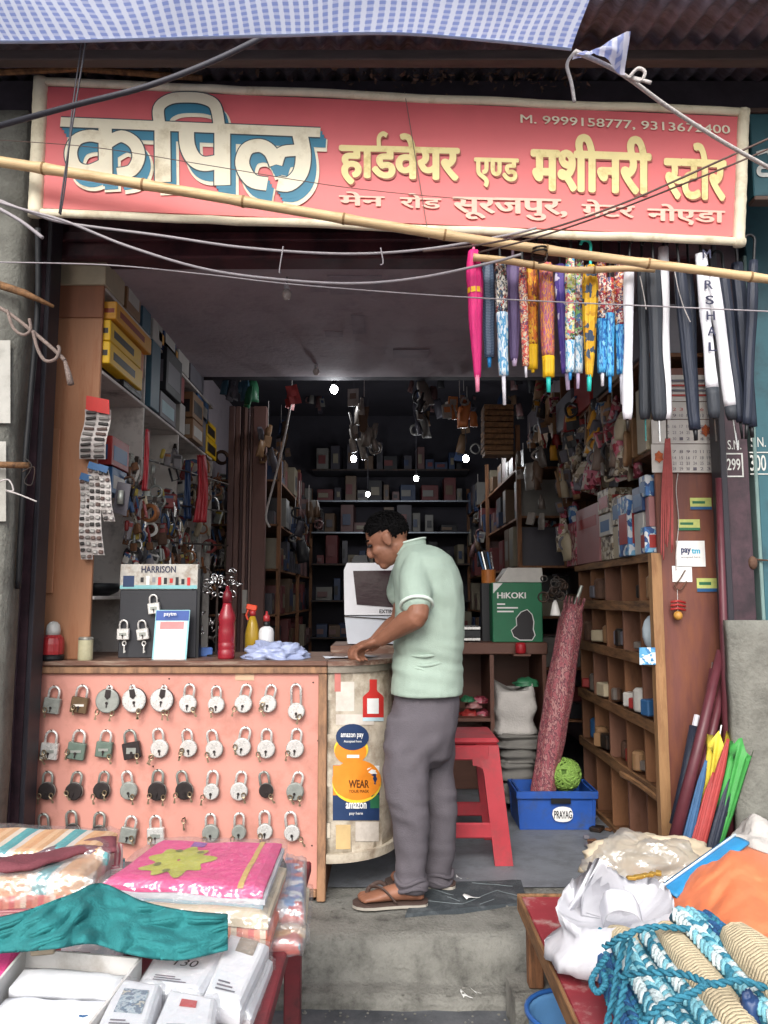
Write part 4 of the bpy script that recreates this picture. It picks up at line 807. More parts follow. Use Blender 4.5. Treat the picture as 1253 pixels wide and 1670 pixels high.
words('EXTIME', 619, 994, 646, 1000, YM-.001, p_dk, t, .02)
b = MB(); p = P(600, 1052, YM); b.bb((P(540, 1052, YM).x, YM-.03, CT-.03), (P(660, 1052, YM).x, YM+.34, p.z-.001), .004); tag(b.build('inner_ledge', m_top), 'dark inner ledge carrying the white machine', 'ledge')
# ------------------------------------------------------------------ left hand shelving
YL = 3.42; XF = P(160, 700, YL).x
def Yof(px, Z=2.2, X=None):
    X = XF if X is None else X; d = X*F/(px-626.5); return (d-(Z-HC)*SP)/CP
def Zof(py, Y): return P(300, py, Y).z
ls = thing('left_shelf_unit', 'tall plywood shelf unit with white partitions along the left wall', 'shelf', (-1.45, 4.4, ZP))
XA = P(70, 950, YL).x; zj = Zof(518, YL)
b = MB(); b.bb((XA, YL, CT), (XF, YL+.02, zj-.002), .003); b.build('end_panel', m_wood, ls)
b = MB(); b.bb((XA, YL, zj), (XF, YL+.02, CZ-.004), .003); b.build('end_panel', mat('brown_plywood', 0x8a5a42, .6, .16, 3, bump=.12, stretch=(6, 6, .7)), ls)
b = MB(); b.bb((XA+.002, YL-.014, Zof(968, YL)), (XA+.05, YL-.001, Zof(700, YL)), .003); b.build('batten', m_wood, ls)
Z1 = Zof(602, YL); Z0 = Zof(466, YL); Z2 = Zof(972, YL)
for z, y0, y1 in [(Z1, YL+.021, 5.7), (Z0, YL+.021, 5.7), (Z2, YL+.021, 4.05)]:
    b = MB(); b.bb((-1.69, y0, z-.016), (XF+.004, y1, z), .002); b.build('shelf_board', m_white_lam, ls)
for y in (4.06, 4.76, 5.42, 5.72): b = MB(); b.bb((-1.69, y, ZP+.01), (XF-.001, y+.018, Z1-.018)); b.build('partition', m_white_lam, ls)
for y in (4.06, 4.76, 5.42): b = MB(); b.bb((-1.69, y, Z1+.001), (XF-.001, y+.016, Z0-.018)); b.build('partition', m_white_lam, ls)
b = MB(); b.bb((-1.698, YL+.021, ZP+.01), (-1.692, 5.72, CZ-.01)); b.build('back_panel', mat('cream_back', 0xc8c2bc, .6, .1), ls)
# goods
def goods(name, label, px0, px1, z0, h, m, dep=.2, X=None, side=-1, cat='box', jut=.01, group=None, pr=None, prh=(.2, .7), lid=None):
    """a box whose face stands on the shelf face between two measured columns"""
    X = XF if X is None else X; y0, y1 = sorted((Yof(px0, z0, X), Yof(px1, z0, X)))
    if side > 0: y0 = max(y0, 3.53); y1 = max(y1, y0+.06)
    t = thing(name, label, cat, ((X), (y0+y1)/2, z0), group); xo = X-side*(-jut) if side < 0 else X-jut
    xa, xb = (X-dep, X+jut) if side < 0 else (X-jut, X+dep)
    b = MB(); b.bb((xa, y0+.004, z0+.001), (xb, y1-.004, z0+h), .003); ca = b.build('carton', m, t)
    xs = xb if side < 0 else xa; e = .0012*(1 if side < 0 else -1)
    if pr:
        b = MB(); zz0 = z0+h*prh[0]; zz1 = z0+h*prh[1]; b.bb((xs+e*.2, y0+.004+(y1-y0)*.1, zz0), (xs+e, y1-.004-(y1-y0)*.12, zz1)); b.build('printed_panel', pr, ca)
        b = MB(); b.bb((xa+.02, y0+.0028, zz0), (xb-.02, y0+.0039, zz1)); b.build('printed_panel', pr, ca)
    return t
g = lambda n, c, **k: mat(n, c, .45, .1, 14, bump=.06, **k)
y_yel = g('carton_yellow', 0xe0b41e); y_org = g('carton_amber', 0xd59a34); y_blk = g('carton_black', 0x222226); y_teal = g('carton_teal', 0x3f6274); y_red = g('carton_red', 0x93302e); y_wht = g('carton_white', 0xb5b2ac); y_brn = g('carton_brown', 0x8a6a4c); y_gry = g('carton_grey', 0x6a6870); y_blue = g('carton_blue', 0x2f5a86); y_dkb = g('carton_navy', 0x27406a); y_grn = g('carton_green', 0x2f6a4a); y_pnk = g('carton_rose', 0x9a6a6a); y_crm = g('carton_cream', 0xa89c84)
pv = g('print_violetblack', 0x2b2420)
def nz_box(label, px0, py0, px1, py1, Y0, Y1, m, name='carton_box', pr=None, txt=None, cat='box'):
    """box with a camera-facing end at Y0 running back to Y1 along the shelf"""
    a = P(px0, py1, Y0); c = P(px1, py0, Y0); t = thing(name, label, cat, (a+c)/2)
    b = MB(); b.bb((a.x, Y0, a.z), (c.x, Y1, c.z), .004); ca = b.build('carton', m, t)
    if pr:
        b = MB(); b.bb((a.x+.01, Y0-.001, a.z+(c.z-a.z)*.35), (c.x-.01, Y0-.0002, a.z+(c.z-a.z)*.6)); b.build('printed_band', pr, ca)
        b = MB(); b.bb((c.x+.0002, Y0+.05, a.z+(c.z-a.z)*.3), (c.x+.001, Y1-.12, a.z+(c.z-a.z)*.66)); b.build('printed_band', pr, ca)
    return t
nz_box('lower yellow tool carton at the shelf front', 157, 556, 180, 592, 3.44, 3.92, y_yel, pr=pv); nz_box('upper yellow tool carton on the lower one', 158, 521, 181, 555, 3.445, 3.9, y_yel, pr=pv)
nz_box('amber carton topping the yellow tool cartons', 160, 491, 191, 520, 3.46, 4.0, y_org, pr=g('print_redbrown', 0x8a3a28))
def fb(label, px0, px1, z0, h, m, **k): return goods('carton_box', label, px0, px1, z0, h, m, **k)
fb('orange carton behind the yellow ones', 216, 231, Z1+.12, .14, g('carton_orange', 0xc0702e), dep=.2); 
fb('dark machine carton on the left shelf by the partition', 198, 228, Z1, .12, y_blk, pr=y_gry); fb('tall slate teal carton left of the second shelf bay', 239, 254, Z1, .38, y_teal, dep=.24, jut=.02)
fb('black tool carton with glossy face in the second bay', 262, 288, Z1+.16, .26, y_blk, jut=.03, pr=y_gry); fb('yellow carton above the black tool carton', 256, 288, Z1+.422, .06, y_org); fb('small carton with a screen picture under the black one', 258, 284, Z1, .15, y_gry, pr=g('screen_glow_print', 0x9fc0c8))
fb('red carton in the middle of the left shelf', 289, 298, Z1+.2, .16, y_red); fb('white carton standing upright beside red one', 290, 299, Z1, .19, y_wht)
fb('brown carton with white and black print, upper', 304, 322, Z1+.14, .17, y_brn, pr=y_blk, jut=.04); fb('brown carton with white and black print, lower', 304, 322, Z1, .135, y_brn, pr=y_wht, jut=.04); fb('blue carton high on the left shelf end', 319, 338, Z0-.18, .15, y_blue, pr=y_wht)
fb('yellow carton at the far end of left shelf', 334, 351, Z1, .13, y_yel, pr=pv); fb('second yellow carton stacked at far end', 335, 350, Z1+.131, .12, y_yel, pr=pv)
fb('grey carton in the far bay behind yellow pair', 323, 333, Z1, .3, y_gry); fb('dusty white carton in the first bay top', 200, 228, Z1+.2, .2, y_wht, dep=.3, jut=-.1)
for i, (a, c, h, m, lab) in enumerate([(168, 200, .2, y_crm, 'cream carton on the topmost left shelf, nearest'), (203, 226, .26, y_brn, 'brown carton on the topmost left shelf'), (229, 243, .3, y_teal, 'dark teal carton on the topmost left shelf'), (246, 262, .22, y_wht, 'pale carton on the topmost left shelf'), (264, 285, .3, y_dkb, 'navy blue carton on the topmost left shelf'), (288, 306, .26, y_wht, 'white carton on the topmost left shelf, farthest'), (308, 330, .2, y_gry, 'grey carton at the end of topmost left shelf')]):
    fb(lab, a, c, Z0, h, m, pr=[None, y_wht, None][i % 3])
# first bay under the shelf: red and blue packs, round dish
fb('red topped pack hanging stack in first bay', 178, 207, Zof(748, YL), .14, y_red, pr=y_blue); fb('blue and white pack below the red pack', 178, 203, Zof(748, YL)-.13, .125, y_blue, pr=y_wht)
t = thing('steel_dish', 'dark dish on the low shelf behind the display board', 'dish', (XF-.15, 3.75, Z2)); b = MB(); b.lathe([(.06, 0), (.1, .02), (.12, .06), (.115, .06), (.09, .02), (.02, .012)], (XF-.1, 3.75, Z2+.001), n=24); b.build('bowl', m_black, t, smooth=True)
# blister cards on the cabinet edge
def strip(par, p0, p1, w, n, cols, mcard, mpiece, Y, name='sachet_card'):
    a = P(*p0, Y); c = P(*p1, Y); wv = w*Y/F; d = c-a; b = MB()
    sl = lambda u, v: a+d*v+V(((u-.5)*wv, .012*sin(v*7)+.01*(u-.5), 0))
    b.slab(4, n+2, sl, (0, .0012, 0)); o = b.build(name, mcard, par, smooth=False)
    for i in range(n):
        for k in range(cols):
            q = sl((k+.5)/cols, (i+.55)/n); b = MB(); b.box(q+V((0, -.005, 0)), (wv/cols*.8, .009, d.length/n*.55), rot('Y', R.uniform(-.15, .15)), .003); b.build('sachet', mpiece[R.randrange(len(mpiece))], par)
mc = [mat('sachet_dark', 0x33302f, .3, .2, 30), mat('sachet_grey', 0x7a7672, .3, .2, 30), mat('sachet_brown', 0x5e4a44, .35, .2, 30)]; cardm = mat('card_white', 0xbfb8b4, .5, .08)
t = thing('blister_card', 'white card of dark sachets with red top on the cabinet edge', 'card', P(157, 748, 3.38)); strip(t, (160, 668), (150, 748), 42, 9, 2, cardm, mc, 3.38)
b = MB(); b.prism([P(141, 645, 3.376), P(140, 668, 3.376), P(179, 676, 3.376), P(178, 652, 3.376)], (0, .001, 0)); b.build('red_header', p_red, t)
for i, (a, c, w, lab) in enumerate([((139, 780), (141, 912), 18, 'leftmost long strip of silver sachets below the red topped card'), ((152, 762), (160, 905), 18, 'middle long strip of silver sachets below the red topped card'), ((168, 766), (178, 850), 17, 'short rightmost strip of silver sachets below the card')]):
    t = thing('sachet_strip', lab, 'sachets', P(*c, 3.38), 'silver sachet strips'); strip(t, a, c, w, 13 if i < 2 else 8, 2, cardm, mc+[mat('sachet_silver', 0xa8a6a2, .3, .2, 30, metal=.4)], 3.37-.012*i)
    b = MB(); q = P(a[0], a[1]-2, 3.36-.012*i); b.box(q, (.045, .002, .03), rot('Y', .3)); b.build('blue_header', y_blue, t)
t = thing('blister_pack', 'dark blister pack with pale moulded tool beside the strips', 'pack', P(195, 830, 3.45)); prs([(183, 835), (206, 842), (214, 790), (192, 785)], 3.45, .004, 'backing_card', g('card_dim', 0x45424a), t); b = MB(); b.tube([P(198, 800, 3.44), P(196, 822, 3.44)], [.012, .016], 8); b.build('moulded_tool', m_lgrey, t, smooth=True)
# tools hanging in the middle bays
toolcols = [('red', g('tool_red', 0x84302f)), ('orange', g('tool_orange', 0x96603c)), ('yellow', g('tool_yellow', 0xa8933c)), ('blue', g('tool_blue', 0x3a5478)), ('black', g('tool_black', 0x26242a)), ('steel', m_steel), ('rust brown', m_rust), ('grey', g('tool_grey', 0x807c80)), ('white', y_wht), ('silver', m_lgrey), ('printed', pal('pack_print_a', [0xb8b4ac, 0x8a3a38, 0xc0bcb4, 0x3f5a80], 60)), ('cream', y_crm)]
spots = {}
def tool(px, py, Y, cname_, m, kind, s=1.0):
    wh = 'upper' if py < 770 else 'middle' if py < 850 else 'lower'; sd_ = 'near the cabinet' if px < 270 else 'by the timber posts' if px > 330 else 'in the middle bay'
    nm = {'plier': 'pliers', 'driver': 'screwdriver', 'tape': 'tape roll', 'packet': 'hanging packet', 'hook': 'hook ring', 'brush': 'paint brush', 'clamp': 'clamp'}[kind]
    c = P(px, py, Y); t = thing(nm.replace(' ', '_'), f'{cname_} {nm} in the {wh} row {sd_}', nm.split()[-1], c, f'{cname_} {nm} {sd_} {wh}'); k = s*Y/F
    q = rot('Y', R.uniform(-.3, .3)) @ rotz(R.uniform(-.5, .5)); Lc = lambda x, y, z: c+q @ V((x*k, y*k, z*k))
    if kind == 'plier':
        for sg_ in (-1, 1): b = MB(); b.tube(smooth_path([Lc(sg_*1, 0, 6), Lc(sg_*5, 0, -4), Lc(sg_*3.5, 0, -18)], 4), [2*k]*9, 6); b.build('handle', m, t, smooth=True)
        b = MB(); b.prism([Lc(-4, -1.5, 4), Lc(-2, -1.5, 14), Lc(2, -1.5, 14), Lc(4, -1.5, 4)][::-1], q @ V((0, 3*k, 0))); b.build('jaw', m_iron, t)
    elif kind == 'driver':
        b = MB(); b.tube([Lc(0, 0, 14), Lc(0, 0, 12), Lc(0, 0, -2), Lc(0, 0, -4)], [2*k, 4*k, 3.6*k, 2.4*k], 8); b.build('handle', m, t, smooth=True); b = MB(); b.cyl(Lc(0, 0, -4), Lc(0, 0, -24), 1.1*k, n=6); b.build('blade', m_steel, t)
    elif kind == 'tape':
        b = MB(); ring = [[(7, -3), (11, -3), (11, 3), (7, 3)]]; rr = [[Lc(r_*cos(2*pi*i/18), y_, r_*sin(2*pi*i/18)) for r_, y_ in ring[0]] for i in range(18)]; b.rings(rr, closed=True); b.build('roll', m, t)
    elif kind == 'packet':
        h = R.uniform(14, 26); w = R.uniform(9, 15); b = MB(); b.box(Lc(0, 0, 0), (w*k, 4*k, h*k), q, 1.5*k); b.build('packet', m, t); b = MB(); b.box(Lc(0, -2.2, h*.3), (w*.8*k, .3*k, h*.2*k), q); b.build('label', toolcols[R.randrange(8)][1], t)
    elif kind == 'hook':
        b = MB(); b.tube([Lc(7*cos(2*pi*i/12), 0, 7*sin(2*pi*i/12)) for i in range(12)], 1.5*k, 6, closed=True); b.tube([Lc(0, 0, 7), Lc(1, 0, 16)], 1.2*k, 5); b.build('ring', m, t, smooth=True)
    elif kind == 'brush':
        b = MB(); b.box(Lc(0, 0, 8), (4*k, 3*k, 16*k), q, 1*k); b.build('handle', m, t); b = MB(); b.box(Lc(0, 0, -6), (10*k, 4*k, 12*k), q, 1*k); b.build('bristle', m_woodd, t)
    else:
        b = MB(); b.tube([Lc(-5, 0, 10), Lc(-5, 0, -10), Lc(5, 0, -10), Lc(5, 0, 4)], 1.8*k, 6); b.tube([Lc(5, 0, 8), Lc(5, 0, -8)], 1.0*k, 6); b.build('frame', m, t)
kinds = ['plier', 'driver', 'packet', 'packet', 'packet', 'hook', 'brush', 'clamp']
R2 = random.Random(5)
for i in range(230):
    px = R2.uniform(206, 366); lo = 735+max(0, px-240)*.05; py = R2.uniform(lo, 960)
    if 230 < px < 285 and py < 800 and R2.random() < .7: continue
    Y = Yof(px, 1.9)+R2.uniform(-.12, .05); 
    if py > 925 and px < 325: continue
    cn, m = toolcols[R2.randrange(12)]; tool(px, py, Y, cn, m, 'tape' if R2.random() < .04 else kinds[R2.randrange(8)], R2.uniform(.9, 1.55)*min(1.0, 3.9/Y+.15))
# hanging rods that carry them
for i, (pya, pyb) in enumerate([(738, 790), (812, 835), (880, 890)]):
    b = MB(); b.cyl(P(205, pya, 3.98), P(372, pyb, 5.6), .006, .006, 6); tag(b.build('hanging_rod', m_iron), ['upper', 'middle', 'lower'][i]+' iron rod carrying tools along the left shelves', 'rod')
def cloth(name, label, pts, wpx, Y, m, cat, th=.008):
    q = [P(x, y, Y) for x, y in pts]; sp_ = smooth_path(q, 6); w = wpx*Y/F; n = len(sp_); b = MB()
    b.slab(9, n, lambda u, v: sp_[min(n-1, int(v*(n-1)+.5))]+V(((u-.5)*w*(.55+.45*v), .02*sin(u*14+v*3), 0)), (0, th, 0)); return tag(b.build(name, m, smooth=True), label, cat)
cloth('red_strap', 'long red straps hanging beside the timber posts', [(328, 742), (330, 800), (326, 852)], 24, 4.9, g('strap_red', 0xb0303a), 'strap'); cloth('blue_strap', 'dark blue strap left of the red straps', [(306, 750), (305, 800), (306, 846)], 14, 4.85, y_dkb, 'strap'); cloth('red_ribbon', 'thin red ribbon of packets hanging on the white partition', [(240, 700), (238, 760), (236, 800)], 9, 4.0, g('strap_red', 0xb0303a), 'ribbon')
# timber posts beyond the shelves
t = thing('timber_partition', 'brown upright timber planks and conduits at the shelf end', 'partition', P(400, 1060, 5.85))
for x0, x1, c_ in [(370, 380, 0x6d5350), (380.6, 389, 0x7a5c56), (389.6, 395, 0x574040), (395.6, 401, 0x8a6c64), (401.6, 405, 0x5a4444), (405.6, 409, 0x9a7f78), (410, 432, 0x70504a)]:
    a = P(x0, 850, 5.85); c = P(x1, 850, 5.85); b = MB(); b.bb((a.x, 5.85+R.uniform(-.02, .02), ZP+.01), (c.x, 5.92, 2.9), .004); b.build('plank', mat(f'plank{c_}', c_, .6, .15, 5, stretch=(5, 5, .6), bump=.1), t)
b = MB(); a = P(436, 945, 5.8); b.bb((P(396, 945, 5.8).x, 5.8, P(400, 1000, 5.8).z), (P(403, 945, 5.8).x, 5.845, P(400, 962, 5.8).z)); b.build('switch_box', y_wht, t)
b = MB(); b.tube(smooth_path([P(478, 640, 5.5), P(463, 720, 5.5), P(446, 790, 5.5), P(434, 840, 5.5), P(440, 860, 5.5)], 6), .008, 6); tag(b.build('loose_cord', m_rope, smooth=True), 'pale cord dangling in front of the dark rear racks', 'cord')
# ------------------------------------------------------------------ rear of the shop
def rack(name, label, X, xo, y0, y1, zs, side, m, seed, cols, hmax):
    t = thing(name, label, 'rack', (X, (y0+y1)/2, ZP)); rr = random.Random(seed)
    for z in zs: b = MB(); b.bb((min(X, xo), y0, z-.015), (max(X, xo), y1, z)); b.build('shelf_board', m, t)
    for y in (y0, (y0+y1)/2, y1-.03): b = MB(); b.bb((X-.015, y, ZP+.01), (X+.015, y+.03, zs[-1]+.3)); b.build('upright', m, t)
    for k, z in enumerate(zs):
        y = y0+.05
        while y < y1-.12:
            w = rr.uniform(.09, .24); h = rr.uniform(.08, hmax); mm, cn = cols[rr.randrange(len(cols))]
            q = thing('stock_box', f'{cn} stock box in the dim {label.split(",")[0]}', 'box', (X, y, z), f'{cn} boxes in {label.split(",")[0]}')
            b = MB(); xa, xb = (xo+.1, X-rr.uniform(-.03, .05)) if side < 0 else (X+rr.uniform(-.03, .05), xo-.1)
            b.bb((xa, y, z+.001), (xb, y+w-.012, z+h), .003); ca = b.build('carton', mm, q)
            b = MB(); xs = xb if side < 0 else xa; e = .0015 if side < 0 else -.0015; b.bb((xs+e*.2, y+w*.15, z+h*.2), (xs+e, y+w*.75, z+h*.7)); b.build('label', cols[rr.randrange(len(cols))][0], ca)
            y += w+rr.choice((0, 0, .02, .08))
dim = [(g('shaded_grey', 0x3a3840), 'grey'), (g('shaded_brown', 0x54402f), 'brown'), (g('shaded_cream', 0x706858), 'cream'), (g('shaded_navy', 0x1f2f4c), 'navy'), (g('shaded_red', 0x5a2426), 'red'), (g('shaded_rose', 0x5e4444), 'rose'), (y_blk, 'black'), (g('shaded_white', 0x6a6864), 'white')]  # carton colours darkened, so the shade of the shop rear is in the paint
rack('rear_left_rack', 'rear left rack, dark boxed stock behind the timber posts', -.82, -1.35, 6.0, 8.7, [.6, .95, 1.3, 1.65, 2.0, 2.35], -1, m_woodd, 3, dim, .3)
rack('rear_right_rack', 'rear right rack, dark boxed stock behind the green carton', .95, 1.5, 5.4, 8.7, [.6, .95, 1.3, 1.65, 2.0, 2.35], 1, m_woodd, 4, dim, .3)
t = thing('back_wall_rack', 'dark back wall rack with thin bright shelf edges', 'rack', (0, 8.7, ZP)); m_trim = mat('steel_trim', 0x6a7078, .35, .1, 10, metal=.8)
for z in (.6, 1.0, 1.4, 1.8, 2.15, 2.5, 2.85):
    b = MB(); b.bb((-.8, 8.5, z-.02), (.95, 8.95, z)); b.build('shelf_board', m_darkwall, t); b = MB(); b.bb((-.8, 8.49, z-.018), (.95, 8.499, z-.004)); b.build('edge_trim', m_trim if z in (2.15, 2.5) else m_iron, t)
    x = -.75; rr = random.Random(int(z*50))
    while x < .85:
        w = rr.uniform(.06, .2); h = rr.uniform(.07, .32); mm, cn = dim[rr.randrange(8)]
        q = thing('stock_box', f'{cn} box on the dark back wall rack', 'box', (x, 8.6, z), f'{cn} boxes on the back wall'); b = MB(); b.box((x+w/2, 8.66, z+h/2+.001), (w-.01, .26, h), rotz(rr.uniform(-.12, .12)), .003); ca = b.build('carton', mm, q); b = MB(); b.bb((x+.02, 8.505, z+h*.25), (x+w*.7, 8.5065, z+h*.65)); b.build('label', dim[rr.randrange(8)][0], ca)
        x += w+rr.choice((0, .02, .06))
# lit and unlit bulbs
def bulb(label, px, py, Y, r, lit, drop, e=0):
    r *= .8; c = P(px, py, Y); t = thing('light_bulb', label, 'bulb', c, 'bulbs hanging in the shop')
    b = MB(); b.lathe([(.004, -r*1.15), (r*.62, -r), (r, -.1*r), (r*.9, .45*r), (r*.45, 1.0*r)], c, n=16); b.build('globe', mat('bulb_lit', (1, 1, 1), .4, 0, emit=38) if lit else mat('bulb_off', 0xcfcac4, .25, .05), t, smooth=True)
    b = MB(); b.lathe([(r*.5, r), (r*.62, 1.3*r), (r*.6, 2.1*r), (r*.3, 2.3*r)], c, n=14); b.build('holder', m_wpl if not lit else m_black, t, smooth=True)
    b = MB(); b.cyl(c+V((0, 0, 2.2*r)), c+V((0, 0, 2.2*r+drop)), .003, .003, 6); b.build('flex', m_cable, t)
    if lit:
        l = bpy.data.lights.new('bulb_light', 'POINT'); l.energy = e; l.shadow_soft_size = r; l.color = (.93, .96, 1.0)
        lo = bpy.data.objects.new('bulb_light', l); COL.objects.link(lo); lo.parent = t; lo.location = (0, 0, -r*2.2)
BE = 2.0
bulb('lit bulb nearest the ceiling edge, brightest of the five', 545, 635, 5.6, .035, True, .45, BE); bulb('lit bulb left of the hanging brown packets', 577, 748, 6.4, .03, True, .7, BE); bulb('lit bulb on the right in the dark rear', 760, 748, 6.6, .034, True, .7, BE); bulb('lit bulb right of centre in the dark rear', 679, 780, 7.0, .028, True, .8, BE); bulb('lowest lit bulb in the dark rear', 600, 806, 7.4, .026, True, .9, BE)
bulb('unlit bulb under the ceiling above the brightest bulb', 516, 606, 5.0, .028, False, .05); bulb('unlit hanging bulb near the shop front, upper left', 468, 480, 3.6, .03, False, .1)
# bundles hung at the ceiling edge
def hungbundle(label, px, py, Y, w, h, n, ms, seed, cat='packets'):
    rr = random.Random(seed); c = P(px, py, Y); k = Y/F; t = thing('hanging_bundle', label, cat, c, 'bundles hung at the ceiling edge')
    for i in range(n):
        p = c+V((rr.uniform(-.5, .5)*w*k, rr.uniform(-.06, .06), rr.uniform(-.5, .5)*h*k)); q = rot('Y', rr.uniform(-.7, .7)) @ rotz(rr.uniform(-1, 1)); s_ = rr.uniform(.6, 1.3)
        q = rot('Y', rr.uniform(-.3, .3)) @ rotz(rr.uniform(-1, 1)); b = MB(); kd = rr.random(); mm = ms[rr.randrange(len(ms))]
        if kd < .4: b.slab(7, 9, lambda u, v: p+q @ V(((u-.5)*.075*s_*(1-.35*(2*v-1)**2*(v > .5)), -.02*s_*sin(pi*u)*sin(pi*v)+.004*sin(u*17+v*9), (v-.5)*.15*s_)), (0, .016, 0)); nm = 'packet'
        elif kd < .6: b.box(p, (.06*s_, .02, .09*s_), q, .003); nm = 'carton'
        elif kd < .75: b.tube([p+q @ V((.04*s_*cos(2*pi*k/14), .012*sin(k), .04*s_*sin(2*pi*k/14))) for k in range(14)], .009, 6, closed=True); nm = 'coil'
        elif kd < .88: b.tube([p+q @ V((0, 0, .09*s_)), p+q @ V((0, 0, .03)), p+q @ V((0, 0, .02)), p-q @ V((0, 0, .07*s_))], [.008, .009, .022, .026], 8); nm = 'brush'
        else: b.slab(3, 3, lambda u, v: p+q @ V(((u-.5)*.07*s_, .003*sin(u*5), (v-.5)*.11*s_)), (0, .002, 0)); nm = 'card'
        ob = b.build(nm, mm, t, smooth=kd < .4 or .6 < kd < .88)
        if kd > .88 or .4 < kd < .6: b = MB(); b.box(p+q @ V((0, -.0115 if kd < .6 else -.003, .01)), (.04*s_, .001, .035*s_), q); b.build('label', ms[rr.randrange(len(ms))], ob)
    b = MB(); b.cyl(c+V((0, 0, h*k*.5)), c+V((0, 0, h*k*.5+.2)), .003, n=5); b.build('string', m_rope, t)
mpk = [mat('poly_packet', 0x665e58, .35, .2, 16, spec=.6), g('brush_brown', 0x5e4a3c), mat('poly_packet_pale', 0x8a847e, .3, .15, 16)]
hungbundle('brown and clear packets hanging below the ceiling edge centre', 594, 690, 5.5, 40, 90, 14, mpk, 2); hungbundle('orange and white packets hanging at the ceiling edge right', 750, 668, 5.5, 45, 40, 9, [g('packet_orange', 0xb06a3c), mpk[2]], 3); hungbundle('dark brushes hanging at the ceiling edge', 692, 655, 5.5, 24, 50, 7, [y_blk, mpk[0]], 4); hungbundle('red scrap hanging left of the brightest bulb', 476, 650, 5.5, 16, 30, 4, [y_red], 5); hungbundle('green and grey rolls piled at the shelf end', 392, 635, 5.6, 70, 26, 12, [y_grn, y_gry, y_teal], 6); hungbundle('grey wire bundle on the timber posts', 437, 725, 5.75, 36, 60, 10, [y_gry, y_brn], 8); hungbundle('pale carry bags hanging at the right racks', 866, 800, 5.2, 40, 130, 10, mpk, 9)
t = thing('slatted_crate', 'brown slatted crate hung high on the right', 'crate', P(815, 740, 5.4))
for i in range(8): b = MB(); a = P(790, 660+i*9.5, 5.4); c = P(838, 667.5+i*9.5, 5.4); b.bb((a.x, 5.4, c.z), (c.x, 5.6, a.z), .003); b.build('slat', m_woodh, t)
b = MB(); a = P(792, 740, 5.41); c = P(836, 658, 5.41); b.bb((a.x, 5.43, a.z), (c.x, 5.58, c.z)); b.build('core', y_brn, t)

R4 = random.Random(77)
for i in range(22):
    x, y = R4.uniform(440, 900), R4.uniform(640, 900)
    if 585 < x < 690 and y > 800: continue
    sd_ = 'left' if x < 560 else 'right' if x > 760 else 'middle'
    hungbundle(f'dark stock bundle hanging in the {sd_} of the shop rear', x, y, R4.uniform(5.9, 8.2), R4.uniform(20, 45), R4.uniform(30, 90), R4.randrange(6, 12), [g('shaded_grey', 0x4a4850), g('shaded_brown', 0x54402f), y_blk, g('shaded_navy', 0x1f2f4c), g('shaded_rose', 0x5e4444), g('shaded_white', 0x8a8882)], 100+i)
# ------------------------------------------------------------------ right hand pigeonholes and goods
YR = 3.5; XP = P(1073, 1000, YR).x
def YofR(px, Z): return Yof(px, Z, XP)
m_brd = mat('maroon_board', 0x6a4038, .5, .15, 5, bump=.12, stretch=(5, 5, .8), dirt=0x7c4c36, damt=.4, dscale=3)
pg = thing('pigeonhole_unit', 'old wooden pigeonhole rack along the right wall', 'rack', (1.45, 4.1, ZP))
XW = 1.69; b = MB(); b.bb((XP+.012, YR, ZP+.004), (P(1186, 1000, YR).x, YR+.02, Zof(600, YR)), .003); b.build('end_board', m_brd, pg)
yend = 4.95
zr = [Zof(906, YR), Zof(985, YR), Zof(1077, YR), Zof(1188, YR), Zof(1300, YR), ZP+.02]
ycol = [YR+.02, 3.78, 4.06, 4.36, 4.66, yend]
for i, z in enumerate(zr):
    b = MB(); b.slab(3, 12, lambda u, v: V((XP+.01+u*(XW-XP-.01), YR+.021+v*(yend-YR), z+.006*noise.noise((v*4, i, 2))-.02*v*(i == 3))), .02); b.build('shelf_board', m_woodd, pg)
    b = MB(); h_ = .05 if i not in (0, 5) else .035
    b.slab(2, 16, lambda u, v: V((XP-.006+.004*noise.noise((v*6, i, 7)), YR+.02+v*(yend-YR), z+.012-u*h_+.006*noise.noise((v*5, i, u)))), (.016, 0, 0)); b.build('edge_rail', m_woodh, pg)
for j, y in enumerate(ycol[1:]):
    for i in range(5):
        z1_, z0_ = zr[i]-.022, zr[i+1]+.002
        b = MB(); dx = .02*noise.noise((i*3, j*5, 0)); b.bb((XP+.012, y-.01+dx, z0_), (XW, y+.005+dx, z1_)); b.build('divider', mat(f'pigeon_wood{(i+j) % 3}', [0x80573a, 0x6d4830, 0x765140][(i+j) % 3], .65, .2, 4, bump=.2, stretch=(3, 3, .9), dirt=0x5c3c28, damt=.35, dscale=4), pg)
b = MB(); b.bb((XW-.008, YR+.021, ZP), (XW, yend, zr[0])); b.build('back_panel', m_woodd, pg)
m_post = mat('pale_post_wood', 0x94704c, .65, .2, 5, bump=.3, stretch=(6, 6, .8), dirt=0x7a5436, damt=.3, dscale=7)
b = MB(); b.slab(4, 20, lambda u, v: V((XP-.03+.045*u, YR-.03+.003*noise.noise((u, v*8, 1)), ZP+.01+(zr[0]-ZP)*v)), (0, .045, 0)); b.build('front_post', m_post, pg)
b = MB(); b.tube(smooth_path([P(1012, 1262, 3.9), P(1040, 1278, 3.75), P(1082, 1310, 3.55)], 5), .016, 6, flat=.4); b.build('loose_slat', m_woodh, pg)
